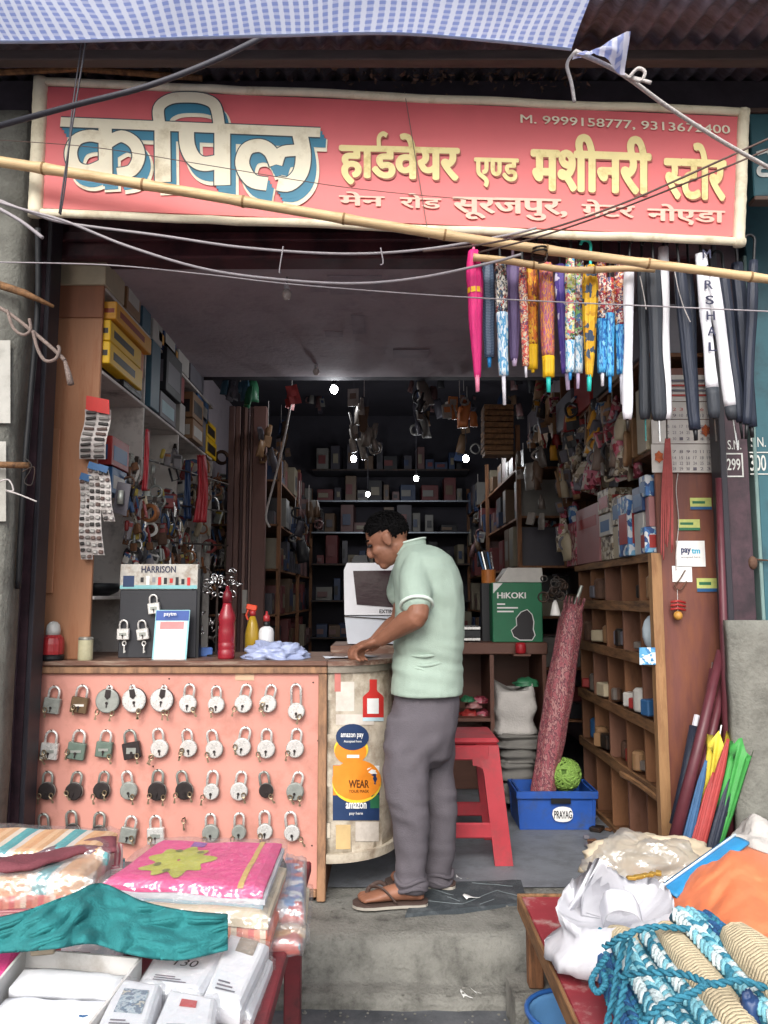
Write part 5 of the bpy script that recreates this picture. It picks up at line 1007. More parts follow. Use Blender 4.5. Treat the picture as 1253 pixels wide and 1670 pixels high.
# ball and packets in the holes
b = MB(); b.ell(P(1060, 1032, 3.62)+V((.02, 0, 0)), (.055, .05, .085)); tag(b.build('white_pouch', mat('pouch', 0xa8b4bc, .4, .1), smooth=True), 'pale blue grey pouch in a pigeonhole', 'pouch')
b = MB(); q = P(1056, 1070, YR-.03); b.slab(5, 5, lambda u, v: q+V(((u-.5)*.07, .004*sin(u*5), (v-.5)*.075)), (0, .002, 0)); tag(b.build('blue_sachet', pal('sachet_bluewhite', [0x5a9ac0, 0xd8dcdc, 0x3a78a8, 0xc0d0d8], 60)), 'blue and white sachet hung on the pigeonhole edge', 'sachet')
R3 = random.Random(9)
for i in range(4):
    for j in range(5):
        if i < 1 and R3.random() < .4: continue
        for k in range(R3.randrange(2, 6)):
            y = ycol[j]+R3.uniform(.05, ycol[j+1]-ycol[j]-.06); z = zr[i+1]+.022; m = R3.choice([y_gry, m_rust, y_brn, m_iron, y_crm, mpk[0], y_red, y_wht, y_blue]); s_ = R3.uniform(.045, .095)
            rown = ['top', 'second', 'third', 'fourth'][i]
            b = MB(); q = V((XP+R3.uniform(.03, .14), y, z))
            if R3.random() < .5: b.box(q+V((0, 0, s_*.45)), (s_*1.2, s_*R3.uniform(.6, 1.2), s_*.8), rotz(R3.uniform(0, 3)), .006); nm = 'small_carton'; cc = 'box'
            else: b.lathe([(s_*.4, 0), (s_*.45, s_*.1), (s_*.45, s_*1.1), (s_*.3, s_*1.25)], q, n=12); nm = 'small_jar'; cc = 'jar'
            tag(b.build(nm, m), f'dusty {cc} in the {rown} row of pigeonholes', cc, f'dusty {cc} pieces in pigeonholes')
# shelves of goods over the pigeonholes
us = thing('upper_goods_shelf', 'dark upper shelves of small goods above the pigeonholes', 'shelf', (1.45, 4.2, zr[0]))
zu = [zr[0]+.49, zr[0]+.95]
for z in zu: b = MB(); b.bb((XP+.004, YR+.022, z-.018), (XW, 5.3, z)); b.build('shelf_board', m_woodd, us)
for y in (4.35, 5.28): b = MB(); b.bb((XP+.005, y, zr[0]+.02), (XW, y+.018, CZ-.01)); b.build('partition', m_woodd, us)
def rg(label, px0, px1, z0, h, m, **k): return goods('goods_box', label, px0, px1, z0, h, m, X=XP, side=1, dep=.18, **k)
zb = zr[0]+.014
mw = pal('pack_whiteblue', [0xb8bcc0, 0x3f6aa0, 0xc4c8ca, 0x6a9ab8, 0x2c4878], 38); mcr = pal('pack_cream', [0xb4ac98, 0x8a7a62, 0xc0b8a8, 0x54463c], 46); mps = pal('pack_red', [0x8a2c38, 0xb06070, 0xa89a90, 0x6a2430], 40)
rg('rose brown carton above the pigeonholes', 944, 982, zb, .34, y_pnk, pr=y_red, prh=(.62, .8)); rg('red striped packets left of the rose carton', 927, 943, zb, .28, mps)
for i, (a, c, z, h, m, lab) in enumerate([(984, 1003, 0, .13, mcr, 'cream boxes stack, bottom left'), (984, 1003, .131, .12, y_wht, 'white box on the cream stack'), (985, 1004, .252, .13, mcr, 'cream printed box topping the stack'), (1004, 1019, 0, .17, y_crm, 'pale olive box beside the cream stack'), (1005, 1019, .171, .15, mcr, 'cream box over the pale olive one'), (1020, 1038, 0, .3, mw, 'tall blue and white box above the pigeonholes'), (1039, 1055, 0, .2, y_wht, 'white box right of the tall blue one'), (1039, 1056, .201, .12, y_dkb, 'navy box on the white box'), (1057, 1073, 0, .12, mw, 'blue and white packet nearest the calendar'), (1057, 1073, .121, .14, y_pnk, 'pinkish box on the nearest blue packet'), (1050, 1073, .262, .1, mw, 'blue tub topping the nearest pile')]):
    rg(lab, a, c, zb+z, h, m, jut=.01+.012*(i % 3), pr=[None, y_blue, y_red][i % 3])
for i in range(5): rg(f'dusty grey bundle on the upper right shelf, {ordn[i]} from the left', 915+i*32, 940+i*32, zu[0]+.002, R.uniform(.16, .34), [g('dust_brown', 0x6a5a50), y_gry, g('dust_brown', 0x6a5a50), y_brn, y_crm][i])
for i in range(6): rg(f'dim carton on the highest right shelf, {ordn[i]} from the left', 880+i*30, 905+i*30, zu[1]+.002, R.uniform(.2, .34), [y_brn, y_gry, y_red, y_blk, y_crm, y_gry][i])
for i in range(5): hungbundle(f'dusty brown packets heaped on the upper right shelf, {ordn[i]} from the left', 935+i*22, 770-i*9, Yof(935+i*22, 2.2, XP)-.02, 40, 70, 16, [g('dust_brown', 0x6a5a50), y_gry, mpk[0], y_brn, mcr, y_crm, mps], 20+i)
for i, (x, y) in enumerate([(905, 700), (925, 860), (940, 690), (898, 880), (975, 690), (918, 760), (1000, 700), (890, 640), (880, 760)]): hungbundle(f'mixed small packets hanging over the right racks', x, y, Yof(x, 2.0, XP)-.06, 34, 80, 14, [y_gry, mcr, mw, mps, y_brn, y_red, y_crm, y_org, y_blk], 40+i)
# calendar and stickers on the end board
YE = YR-.003
cal = thing('wall_calendar', 'large paper calendar hanging on the maroon end board', 'calendar', P(1115, 772, YE)); m_pap = mat('calendar_paper', 0xcac6c0, .7, .08, 10)
for i, (x0, y0, x1, y1) in enumerate([(1078, 612, 1166, 655), (1076, 656, 1166, 684), (1063, 685, 1167, 724), (1063, 725, 1168, 771)]):
    b = MB(); a = P(x0, y1, YE); c = P(x1, y0, YE); b.slab(6, 5, lambda u, v: V((a.x+(c.x-a.x)*u, YE-.004-.006*sin(u*3)*(1-v)-.001*i, a.z+(c.z-a.z)*v)), (0, .001, 0)); b.build('sheet', m_pap, cal)
m_ink = mat('ink_grey', 0x6a6670, .6); m_inkr = mat('ink_red', 0xa8403c, .6); nums = 1
for r in range(9):
    yy = [664, 674, 692, 702, 712, 733, 743, 752, 761][r]; b = MB()
    for k in range(7): text(str((r*7+k) % 30+1), P(1086+k*11.2, yy+6, YE-.014), XV, ZV, .016, .014, m_ink, None, mb=b)
    b.build('date_row', m_ink if r != 0 else m_inkr, cal)['kind'] = 'stuff'
for r in range(4): b = MB(); a = P(1082, 619+r*8, YE-.012); c = P(1162, 622+r*8, YE-.012); b.bb((a.x, YE-.0125, c.z), (c.x, YE-.0115, a.z)); b.build('heading_line', m_inkr if r % 2 else m_ink, cal)
for (x, y) in [(1075, 745), (1151, 702)]: b = MB(); p = P(x, y, YE-.013); b.prism([p+V((.022*cos(a_)*(1 if k % 2 else .75), 0, .03*sin(a_)*(1 if k % 2 else .75))) for k, a_ in enumerate([i*2*pi/12 for i in range(12)])][::-1], (0, -.001, 0)); b.build('printed_figure', mat('print_rustorange', 0xb0582e, .6, .3, 60), cal)
def sticker(label, x0, y0, x1, y1, m, band=None, cat='sticker', name='sticker'):
    t = thing(name, label, cat, P((x0+x1)/2, y1, YE)); b = MB(); a = P(x0, y1, YE); c = P(x1, y0, YE); b.bb((a.x, YE-.002, a.z), (c.x, YE-.0005, c.z)); b.build('sheet', m, t)
    if band: b = MB(); b.bb((a.x, YE-.003, a.z), (c.x, YE-.0021, a.z+(c.z-a.z)*.25)); b.build('band', band, t); b = MB(); b.bb((a.x+.01, YE-.003, a.z+(c.z-a.z)*.5), (c.x-.03, YE-.0021, a.z+(c.z-a.z)*.72)); b.build('print', p_grn, t)
    return t
m_lime = mat('print_lime', 0xb8c070, .5, .15, 40); sticker('lime green and blue sticker, highest on the maroon board', 1126, 812, 1160, 831, m_lime, y_blue); sticker('lime green sticker, second from the top on the board', 1106, 847, 1141, 865, m_lime, p_grn); sticker('lime green and blue sticker at the board right edge, lowest', 1137, 943, 1170, 965, m_lime, y_blue)
t = sticker('white square sticker reading paytm on the maroon board', 1104, 882, 1149, 924, p_wht); words('pay', 1111, 894, 1127, 905, YE-.002, mat('print_paynavy', 0x1c2c5c, .5), t, .04); words('tm', 1128, 895, 1142, 903, YE-.002, mat('print_paycyan', 0x2aa6c8, .5), t, .04); words('accepted here', 1111, 907, 1142, 911, YE-.002, m_ink, t)
t = sticker('white paper tag with a wire hook below paytm', 1097, 923, 1128, 949, p_wht, cat='tag', name='paper_tag'); b = MB(); b.tube(smooth_path([P(1118, 930, YE-.01), P(1108, 946, YE-.012), P(1100, 955, YE-.012), P(1110, 962, YE-.012), P(1120, 948, YE-.012)], 5), .003, 6); b.build('hook', m_rust, t, smooth=True)
t = thing('lucky_charm', 'hanging red thread charm with a lemon on the maroon board', 'charm', P(1106, 1010, YE-.02)); p = P(1106, 1004, YE-.03); b = MB(); b.ell(p, (.02, .02, .02)); b.build('lemon', mat('lemon', 0xb0803a, .5), t, smooth=True)
for i in range(3): b = MB(); b.tube([P(1094, 982+i*6, YE-.03), P(1106, 980+i*6, YE-.035), P(1118, 983+i*6, YE-.03)], .0055, 6); b.build('chilli', g('chilli_red', 0x9a2a28), t, smooth=True)
b = MB(); b.cyl(P(1105, 962, YE-.03), p, .0015, n=5); b.build('thread', m_rope, t)
line('pale_string', [(1106, 772), (1103, 800), (1107, 850), (1103, 900), (1103, 930)], YE-.01, .002, m_rope, 'pale string hanging down the maroon board', 'string')
t = thing('cord_bunch', 'bunch of thin faded red cords hanging below the calendar corner', 'cords', P(1088, 915, 3.44))
for i in range(9): b = MB(); x = 1080+i*2.1; b.tube(smooth_path([P(1086+i*.8, 715, 3.44), P(x, 800, 3.44-.004*i), P(x+R.uniform(-3, 3), 880+R.uniform(-10, 35), 3.44-.004*i)], 5), .0035, 5); b.build('cord', mat('cord_red', 0x9c4a48, .7, .15, 30), t, smooth=True)
# ------------------------------------------------------------------ back desk, green carton, sacks
YB = 4.75; bk = thing('back_desk', 'dark brown back desk with open compartments behind the stool', 'desk', P(800, 1300, YB)); a = P(735, 1050, YB); c = P(893, 1050, YB); zt = Zof(1048, YB); m_dsk = mat('desk_brown', 0x5f3f34, .5, .15, 5, stretch=(.8, 5, 5), bump=.1)
b = MB(); b.bb((a.x, YB, Zof(1067, YB)), (c.x, YB+.5, zt), .004); b.build('desk_top', m_dsk, bk); b = MB(); b.bb((a.x, YB+.02, Zof(1172, YB)-.02), (P(803, 1100, YB).x, YB+.45, Zof(1172, YB))); b.build('shelf_board', m_dsk, bk)
for x in (738, 803, 889): p = P(x, 1100, YB); b = MB(); b.bb((p.x-.012, YB+.012, ZP+.01), (p.x+.012, YB+.45, Zof(1067, YB)-.002)); b.build('divider', m_dsk, bk)
b = MB(); b.bb((a.x, YB+.46, ZP+.01), (c.x, YB+.48, Zof(1067, YB)-.002)); b.build('back_panel', m_dsk, bk)
YG = 4.77; gb = thing('green_tool_carton', 'green power tool carton lettered HiKOKI on the back desk', 'box', P(845, 1050, YG)); a = P(804, 1047, YG); c = P(884, 950, YG); m_grn = mat('carton_emerald', 0x1f6a48, .45, .1, 10)
b = MB(); b.bb((a.x, YG, zt+.001), (c.x, YG+.22, c.z), .004); gc = b.build('carton', m_grn, gb); words('HiKOKI', 811, 966, 858, 976, YG-.001, p_wht, gc, .03)
b = MB(); b.add([P(804.5, 951, YG-.001), P(804.5, 968, YG-.001), P(820, 951, YG-.001)], [(0, 1, 2)]); b.build('corner_flash', p_wht, gb)
for i, (x0, x1, y) in enumerate([(811, 824, 984), (811, 845, 990), (811, 838, 996)]): b = MB(); p = P(x0, y, YG-.001); q = P(x1, y+2.5, YG-.001); b.bb((p.x, YG-.0015, q.z), (q.x, YG-.0005, p.z)); b.build('text_line', p_wht, gb)
drill = [(848, 1044), (838, 1038), (834, 1028), (843, 1020), (842, 1008), (850, 998), (860, 994), (868, 1002), (871, 1014), (870, 1026), (873, 1036), (868, 1044)]
b = MB(); b.prism([P(x, y, YG-.001) for x, y in drill], (0, -.0006, 0)); b.build('tool_picture', p_dk, gb)
b = MB(); b.tube([P(x, y, YG-.002) for x, y in drill], .003, 5, closed=True); b.build('picture_outline', p_wht, gb)
b = MB(); a = P(816, 950, YG+.02); c = P(884, 924, YG+.02); b.prism([P(812, 949.5, YG+.02), P(886, 949.5, YG+.02), P(884, 926, YG+.02), P(828, 926, YG+.02)], (0, .2, 0)); tag(b.build('folded_carton', y_wht), 'pale grey folded carton on the green carton', 'box'); 
t = thing('brush_tin', 'orange tin holding brushes behind the green carton', 'tin', P(797, 950, 4.95)); p = P(797, 951, 4.95); b = MB(); b.lathe([(.045, 0), (.045, .085)], V((p.x, 4.95, p.z)), n=16); b.build('tin', g('tin_orange', 0xb0682c), t)
for i in range(5): b = MB(); b.cyl(p+V((-.03+i*.015, 0, .08)), p+V((-.06+i*.02, .01*i, .2)), .007, n=6); b.build('handle', [y_blue, m_steel, y_blk][i % 3], t)
b = MB(); b.bb((p.x-.05, 4.9, zt+.001), (p.x+.05, 5.0, p.z-.001)); tag(b.build('dark_carton', y_blk), 'black carton under the orange brush tin', 'box')
t = thing('red_jar', 'small red jar on the back desk edge below the carton', 'jar', P(850, 1068, 4.69)); p = P(850, 1066, 4.69); b = MB(); b.bb((p.x-.05, 4.65, p.z-.012), (p.x+.05, 4.745, p.z-.001)); b.build('tray', m_dsk, t); b = MB(); b.lathe([(.028, 0), (.032, .01), (.032, .05), (.025, .065)], V((p.x, 4.7, p.z)), n=16); b.build('jar', g('jar_red', 0x9c1f28), t, smooth=True)
t = thing('laptop_stack', 'thin silver and black devices behind the shirt back', 'device', P(768, 1045, 4.8))
for i, (y0, y1, m) in enumerate([(1022, 1027, m_steel), (1028, 1039, y_blk), (1040, 1045, m_steel)]): b = MB(); a = P(748, y1, 4.8); c = P(784, y0, 4.8); b.bb((a.x, 4.8, a.z), (c.x, 5.0, c.z), .002); b.build('slab', m, t)
m_sack = mat('white_woven_sack', 0xb0aca8, .7, .08, 8, bump=.4, bscale=90)
def sack(label, px0, py0, px1, py1, Y, dep, m, seed, name='woven_sack', flop=.03):
    a = P(px0, py1, Y); c = P(px1, py0, Y); h = c.z-a.z; w = c.x-a.x; cx = (a.x+c.x)/2; rings = []; b = MB(); n = 36
    for i in range(15):
        v = i/14; s_ = (1-.08*v)*(.97+.05*sin(v*9+seed)); ring = []
        for k in range(n):
            th = 2*pi*k/n; e = .35; x = math.copysign(abs(cos(th))**e, cos(th)); y = math.copysign(abs(sin(th))**e, sin(th))
            nn = noise.noise((x*1.3+seed, y*1.3, v*3))*.14+noise.noise((x*4, y*4+seed, v*6))*.05
            ring.append(V((cx+w/2*x*(s_+nn), Y+dep/2+dep/2*y*(s_+nn), a.z+h*v+(flop*sin(th*2+seed) if i == 14 else 0))))
        rings.append(ring)
    b.rings(rings); return tag(b.build(name, m, smooth=True), label, 'sack')
sack('white woven sack in the back desk compartment', 808, 1122, 878, 1198, 4.68, .3, m_sack, 2)
for i, (y0, y1) in enumerate([(1199, 1222), (1223, 1245), (1246, 1275), (1276, 1310)]): sack(f'folded grey sacking under the white sack, {ordn[i]} layer from the top', 812+i*2, y0, 886-i*4, y1, 4.66, .3, mat('grey_sacking', 0x6c6a66, .8, .12, 10, bump=.4), i*3, 'folded_sacking', .01)
crumple('green_packet', 'green packet on top of the white sack', P(858, 1118, 4.78), .07, .06, .04, y_grn, 'packet', 4, n=12)
for i, (x, y, m, s_) in enumerate([(765, 1165, y_red, .06), (790, 1163, mps, .05), (772, 1148, y_pnk, .05), (785, 1140, mps, .045), (762, 1138, y_grn, .04)]): crumple('snack_packet', f'{["red", "striped red", "rose", "small striped", "green"][i]} packet in the desk compartment behind the man', P(x, y, 4.9)-V((0, 0, .02)), s_, .05, s_*.7, m, 'packet', i*1.7, n=12)
# ------------------------------------------------------------------ blue crate, rolled awning, net ball
cr0 = PZ(842, 1351, ZP+.007); YC = 4.33
cb = thing('blue_crate', 'blue plastic crate labelled PRAYAG on the shop floor', 'crate', V((.9, YC, ZP))); a = P(848, 1350, YC); c = P(969, 1291, YC); m_blu = mat('crate_blue', 0x2450a0, .45, .12, 8, bump=.06, dirt=0x3a4c74, damt=.3, dscale=10); z0 = ZP+.007; z1_ = c.z; dp = .29
def wall(p, q, th, name='side'):
    b = MB(); d = (q-p).normalized(); nrm = V((-d.y, d.x, 0)); o = p-(p+q)/2; b.prism([V((p.x, p.y, z0)), V((q.x, q.y, z0)), V((q.x+d.x*.012, q.y+d.y*.012, z1_)), V((p.x-d.x*.012, p.y-d.y*.012, z1_))], nrm*th); return b.build(name, m_blu, cb)
A_ = V((a.x, YC, 0)); B_ = V((c.x, YC, 0)); C_ = B_+V((0, dp, 0)); D_ = A_+V((0, dp, 0))
wall(A_, B_, .012); wall(B_, C_, .012); wall(C_, D_, .012); wall(D_, A_, .012); b = MB(); b.bb((a.x+.013, YC+.013, z0), (c.x-.013, YC+dp-.013, z0+.01)); b.build('floor_plate', m_blu, cb)
b = MB(); b.bb((a.x-.018, YC-.02, z1_-.035), (c.x+.018, YC-.013, z1_+.004), .003); b.build('rim', m_blu, cb)
for sx_ in (a.x-.018, c.x+.013): b = MB(); b.bb((sx_, YC-.0125, z1_-.035), (sx_+.008, YC+dp, z1_+.004), .003); b.build('rim', m_blu, cb)
b = MB(); b.bb(P(899, 1311, YC-.022), P(931, 1302, YC-.0205)); b.build('hand_slot', m_black, cb)
b = MB(); p = P(918, 1328, YC-.014); b.prism([p+V((.055*cos(i*pi/8)*(1+.06*sin(i*4)), 0, .04*math.copysign(abs(sin(i*pi/8))**.6, sin(i*pi/8)))) for i in range(16)][::-1], (0, -.002, 0)); pl_ = b.build('paper_label', p_wht, cb); words('PRAYAG', 904, 1322, 933, 1335, YC-.016, p_dk, pl_, .03)
YI = 4.48; ra = thing('rolled_parasol', 'tall rolled red patterned parasol leaning in the blue crate', 'parasol', P(880, 1290, YI)); mp_ = pal('parasol_print', [0x8e4650, 0x9c5a60, 0x6a3a44, 0xa87a78, 0x843c46], 34, 'noise', stretch=(2, 2, .8), rough=.6)
p0 = V((P(878, 1300, YI).x, YI, z0+.03)); p1 = P(936, 985, YI-.05); d = p1-p0; rings = []; sx = V((0, 1, 0)).cross(d).normalized()*-1; sy = d.normalized().cross(sx); n = 28; b = MB()
for i in range(26):
    u = i/25; r = (.062+.012*sin(u*pi)+.008*noise.noise((u*6, 0, 0)))*(.8+.2*min(1, u*8)); r *= 1 if u < .93 else 1-.35*(u-.93)/.07
    rings.append([p0+d*u+sx*(r*cos(2*pi*k/n)*(1+.07*sin(7*2*pi*k/n+u*2.5)))+sy*(r*sin(2*pi*k/n)*(1+.07*sin(7*2*pi*k/n+u*2.5))) for k in range(n)])
b.rings(rings); b.build('canopy', mp_, ra, smooth=True); b = MB(); b.cyl(p0+d*.95, P(949, 955, YI-.06), .012, .01, 8); b.build('pole', m_lgrey, ra); 
for k in range(8): a_ = k*pi/4; b = MB(); b.cyl(p1+sx*(.05*cos(a_))+sy*(.05*sin(a_))-d*.03, p1+sx*(.058*cos(a_))+sy*(.058*sin(a_))+d*.035, .008, .004, 6); b.build('rib_end', mp_, ra)
nb_ = thing('green_net_ball', 'green knitted net bundle in the blue crate', 'net', P(925, 1285, 4.42)); p = P(925, 1266, 4.42); p = V((p.x, 4.47, max(p.z, z0+.06)))
m_net = mat('net_green', 0x7a9c48, .7, .2, 60, bump=.5); b = MB(); pts = []
for i in range(900): 
    a_ = i*.37; z_ = 1-2*((i*.618034) % 1); q = V((cos(a_)*math.sqrt(1-z_*z_), sin(a_)*math.sqrt(1-z_*z_), z_)); pts.append(p+q*.085*(1+.12*noise.noise(q*3)))
b = MB()
for k in range(34):
    ax = V((R.gauss(0, 1), R.gauss(0, 1), R.gauss(0, 1))).normalized(); u_ = ax.orthogonal().normalized(); w_ = ax.cross(u_); o_ = R.uniform(-.05, .05); rr_ = math.sqrt(.085**2-o_*o_)
    b.tube([p+ax*o_+u_*(rr_*cos(2*pi*i/22)*(1+.05*sin(i*2.1)))+w_*(rr_*sin(2*pi*i/22)*(1+.05*cos(i*1.7))) for i in range(22)], .0065, 5, closed=True)
b.build('net_cord', m_net, nb_, smooth=True)['kind'] = 'stuff'
b = MB(); b.ell(p, (.075, .075, .075)); b.build('net_core', mat('net_dark', 0x4a6a26, .8), nb_, smooth=True)
t = thing('bell_cluster', 'dark hardware cluster with a white bell shade hanging by the green carton', 'fittings', P(905, 1005, 4.3)); p = P(906, 1004, 4.3); b = MB(); b.lathe([(.03, 0), (.028, .01), (.014, .07), (.006, .085)], p, n=16); b.build('white_bell', mat('white_enamel', 0xc4c2be, .35), t, smooth=True)
for i in range(18): b = MB(); q = P(R.uniform(884, 922), R.uniform(940, 975), 4.3+R.uniform(-.05, .05)); r = R.uniform(.015, .028); b.tube([q+V((r*cos(2*pi*k/10), .3*r*sin(2*pi*k/10+i), r*sin(2*pi*k/10))) for k in range(10)], .005, 5, closed=True); b.build('ring', m_iron, t, smooth=True)
# floor litter along the pigeonholes
for i in range(20):
    px = R.uniform(985, 1085); Z_ = ZP+.012; q = V((XP-R.uniform(.0, .22), R.uniform(3.5, 4.6), ZP+.008)); b = MB(); s_ = R.uniform(.02, .06)
    b.box(q+V((0, 0, s_*.25)), (s_*R.uniform(.5, 1.6), s_*R.uniform(.5, 2), s_*.5), rotz(R.uniform(0, 3)), .004); tag(b.build('floor_scrap', [m_woodd, m_iron, y_gry, m_rust][R.randrange(4)]), 'small dark floor scrap by the pigeonholes', 'scrap', 'scraps along the pigeonholes')
# ------------------------------------------------------------------ red stool
YS = 3.82; st = thing('plastic_stool', 'red plastic stool standing behind the man', 'stool', V((.38, YS, ZP))); m_st = mat('stool_red', 0xa5343d, .45, .1, 8, bump=.08, spec=.45, dirt=0x8a3a3e, damt=.3, dscale=12)
zs_ = Zof(1203, YS); xr = P(812, 1230, YS).x; xl = P(690, 1230, YS).x; xrb = P(834, 1400, YS).x; xlb = P(668, 1400, YS).x; z0 = ZP+.007; dS = .3
def stp(u, v): # u: -1..1 across, v: height 0..1
    return (xr*(v)+xrb*(1-v)) if u > 0 else (xl*v+xlb*(1-v))
b = MB(); b.bb((xl-.005, YS-.02, zs_-.03), (xr+.005, YS+dS+.02, zs_), .012); b.build('seat', m_st, st)
for yy, dy in ((YS-.03, .03), (YS+dS+.0, .03)):
    for u in (-1, 1):
        b = MB(); s_ = u; pts = []
        for v in (0, .25, .5, .75, 1): xo = stp(u, v); pts.append((xo, z0+(zs_-.031-z0)*v))
        w = .085; poly = [V((x, yy-(.03*(1-i/4) if yy < YS else -.03*(1-i/4)), z)) for i, (x, z) in enumerate(pts)]+[V((x-s_*w*(1+.25*(i == 4)), yy-(.03*(1-i/4) if yy < YS else -.03*(1-i/4)), z)) for i, (x, z) in list(enumerate(pts))[::-1]]
        b.prism(poly, (0, dy, 0)); b.build('leg', m_st, st)
    zc = z0+(zs_-z0)*.27; b = MB(); b.bb((stp(-1, .27)+.055, yy+.002-(.022 if yy < YS else -.022), zc-.035), (stp(1, .27)-.055, yy+.02-(.022 if yy < YS else -.022), zc+.035), .006); b.build('stretcher', m_st, st)
    b = MB(); b.bb((stp(-1, .9)+.05, yy-.004, zs_-.1), (stp(1, .9)-.05, yy+.02, zs_-.032), .006); b.build('apron', m_st, st)
for u in (-1, 1):
    for vv, sg_, nm in ((.785, 1, 'gusset'), (.325, -1, 'gusset')):
        x = stp(u, vv)-u*.08; zc = z0+(zs_-z0)*vv; r = .06; cx = x-u*r; cz = zc-r*sg_*0
        pl = [V((x+u*.004, YS-.045 if vv < .5 else YS-.034, zc+.05*sg_)), V((x+u*.004, YS-.045 if vv < .5 else YS-.034, zc-r*sg_*.6))]+[V((x-u*r*(1-cos(a_)), YS-.045 if vv < .5 else YS-.034, zc-r*sg_*.6*(1-sin(a_)))) for a_ in (.3, .6, .9, 1.2, 1.5)]+[V((x-u*r, YS-.045 if vv < .5 else YS-.034, zc+.05*sg_))]
        if vv > .5: b = MB(); b.prism(pl, (0, .02, 0)); b.build(nm, m_st, st)
    x = stp(u, .27); b = MB(); b.bb((x-.02 if u > 0 else x, YS+.02, z0+(zs_-z0)*.2), (x if u > 0 else x+.02, YS+dS-.02, z0+(zs_-z0)*.33), .005); b.build('stretcher', m_st, st)
    x = stp(u, .92); b = MB(); b.bb((x-.02 if u > 0 else x, YS+.01, zs_-.1), (x if u > 0 else x+.02, YS+dS-.01, zs_-.032), .005); b.build('apron', m_st, st)
# ------------------------------------------------------------------ umbrellas and poles standing at the right
GS = 'umbrellas and poles leaning by the right post'
def stick(label, x0, y0, x1, y1, Y0, Y1, r0, r1, m, name='leaning_pole', cat='pole', cap=None):
    t = thing(name, label, cat, P(x1, y1, Y1), GS); a = P(x0, y0, Y0); c = P(x1, y1, Y1); b = MB(); b.tube([a, a.lerp(c, .5)+V((.004, 0, 0)), c], [r0*Y0/F, (r0+r1)/2*Y0/F, r1*Y1/F], 10); b.build('rod', m, t, smooth=True)
    if cap: b = MB(); b.cyl(a, a+(a-c).normalized()*.05, r0*.6*Y0/F, n=8); b.build('cap', cap, t)
    return t
m_mar = mat('maroon_tube', 0x552830, .45, .15, 20, bump=.1); m_brw = mat('brown_cane', 0x7a5440, .5, .2, 20)
stick('tall thin maroon pole running up beside the calendar', 1172, 780, 1190, 1385, 3.36, 3.3, 5, 8, m_mar)
stick('thick maroon pole leaning left, front of the bundle', 1176, 1062, 1096, 1385, 3.35, 3.2, 7, 10, m_mar); stick('second maroon pole behind the front one', 1186, 1090, 1112, 1390, 3.38, 3.24, 6, 9, m_mar); stick('brown cane leaning between maroon poles', 1168, 1120, 1130, 1390, 3.4, 3.28, 4, 6, m_brw); stick('dark blue umbrella tube with pale cap, left of the poles', 1134, 1185, 1100, 1345, 3.42, 3.34, 9, 8, u_navy, 'leaning_umbrella', 'umbrella', t_clear)
stick('steel rod sticking out above the yellow umbrella', 1163, 1080, 1152, 1180, 3.42, 3.4, 2.4, 2.4, m_steel); stick('bright steel rod above the green umbrella', 1185, 1160, 1180, 1225, 3.36, 3.34, 3.2, 3.2, m_steel)
def leaning(label, x0, y0, x1, y1, Y0, Y1, w0, w1, m, flare=True, sh=False):
    t = thing('leaning_umbrella', label, 'umbrella', P(x1, y1, Y1), GS); a = P(x0, y0, Y0); c = P(x1, y1, Y1); d = c-a; sx = V((0, 1, 0)).cross(d).normalized(); sy = d.normalized().cross(sx); n = 32; rings = []; ph = R.uniform(0, 6)
    for i in range(18):
        u = i/17; r = (w0*(1-u)+w1*u)*Y0/F/2*(1+.05*sin(u*8+ph)); am = .38*(1-u)+.12
        if not flare: r *= (.35+.65*min(1, u*5)); am = .22
        rings.append([a+d*u+d.normalized()*((.035*sin(4*2*pi*k/n+ph)+.02*sin(7*2*pi*k/n)) if i == 0 and flare else 0)+sx*(r*cos(2*pi*k/n)*(1+am*sin(8*2*pi*k/n+ph+u*1.5)))+sy*(r*.6*sin(2*pi*k/n)*(1+am*sin(8*2*pi*k/n+ph+u*1.5))) for k in range(n)])
    b = MB(); b.rings(rings); b.build('canopy', m, t, smooth=True)
    b = MB(); q = a+d*.45; b.rings([[q+d.normalized()*(z_)+sx*(w0*.62*Y0/F/2*cos(2*pi*k/12))+sy*(w0*.45*Y0/F/2*sin(2*pi*k/12)) for k in range(12)] for z_ in (0, .018)], cap=False); b.build('strap', m_black, t, smooth=True)
    if sh: b = MB(); b.cyl(a+d*.02, a-d.normalized()*.07, .005, n=8); b.build('shaft', m_steel, t)
leaning('yellow folded umbrella in the leaning bundle', 1172, 1210, 1132, 1440, 3.3, 3.26, 30, 7, mat('umb_yellow', 0xc8b43a, .6, .12, 20), sh=True); leaning('bright green folded umbrella at the right of the bundle', 1208, 1222, 1150, 1450, 3.26, 3.2, 30, 8, mat('umb_green', 0x3a8a40, .55, .15, 20)); leaning('bright red folded umbrella in the leaning bundle', 1188, 1205, 1128, 1440, 3.26, 3.18, 12, 13, mat('umb_red', 0x9a3836, .6, .15, 20), False); leaning('second red folded umbrella low in the bundle', 1165, 1260, 1118, 1440, 3.25, 3.18, 13, 14, mat('umb_red', 0x9a3836, .6, .15, 20), False); leaning('blue folded umbrella with band in the leaning bundle', 1152, 1240, 1104, 1440, 3.24, 3.2, 10, 16, mat('umb_blue', 0x34587e, .6, .15, 20), False); leaning('dark navy folded umbrella between red and green', 1192, 1270, 1144, 1445, 3.24, 3.18, 14, 14, u_navy, False); leaning('slate blue folded umbrella behind the yellow one', 1142, 1200, 1096, 1430, 3.36, 3.3, 11, 15, u_grey, False)
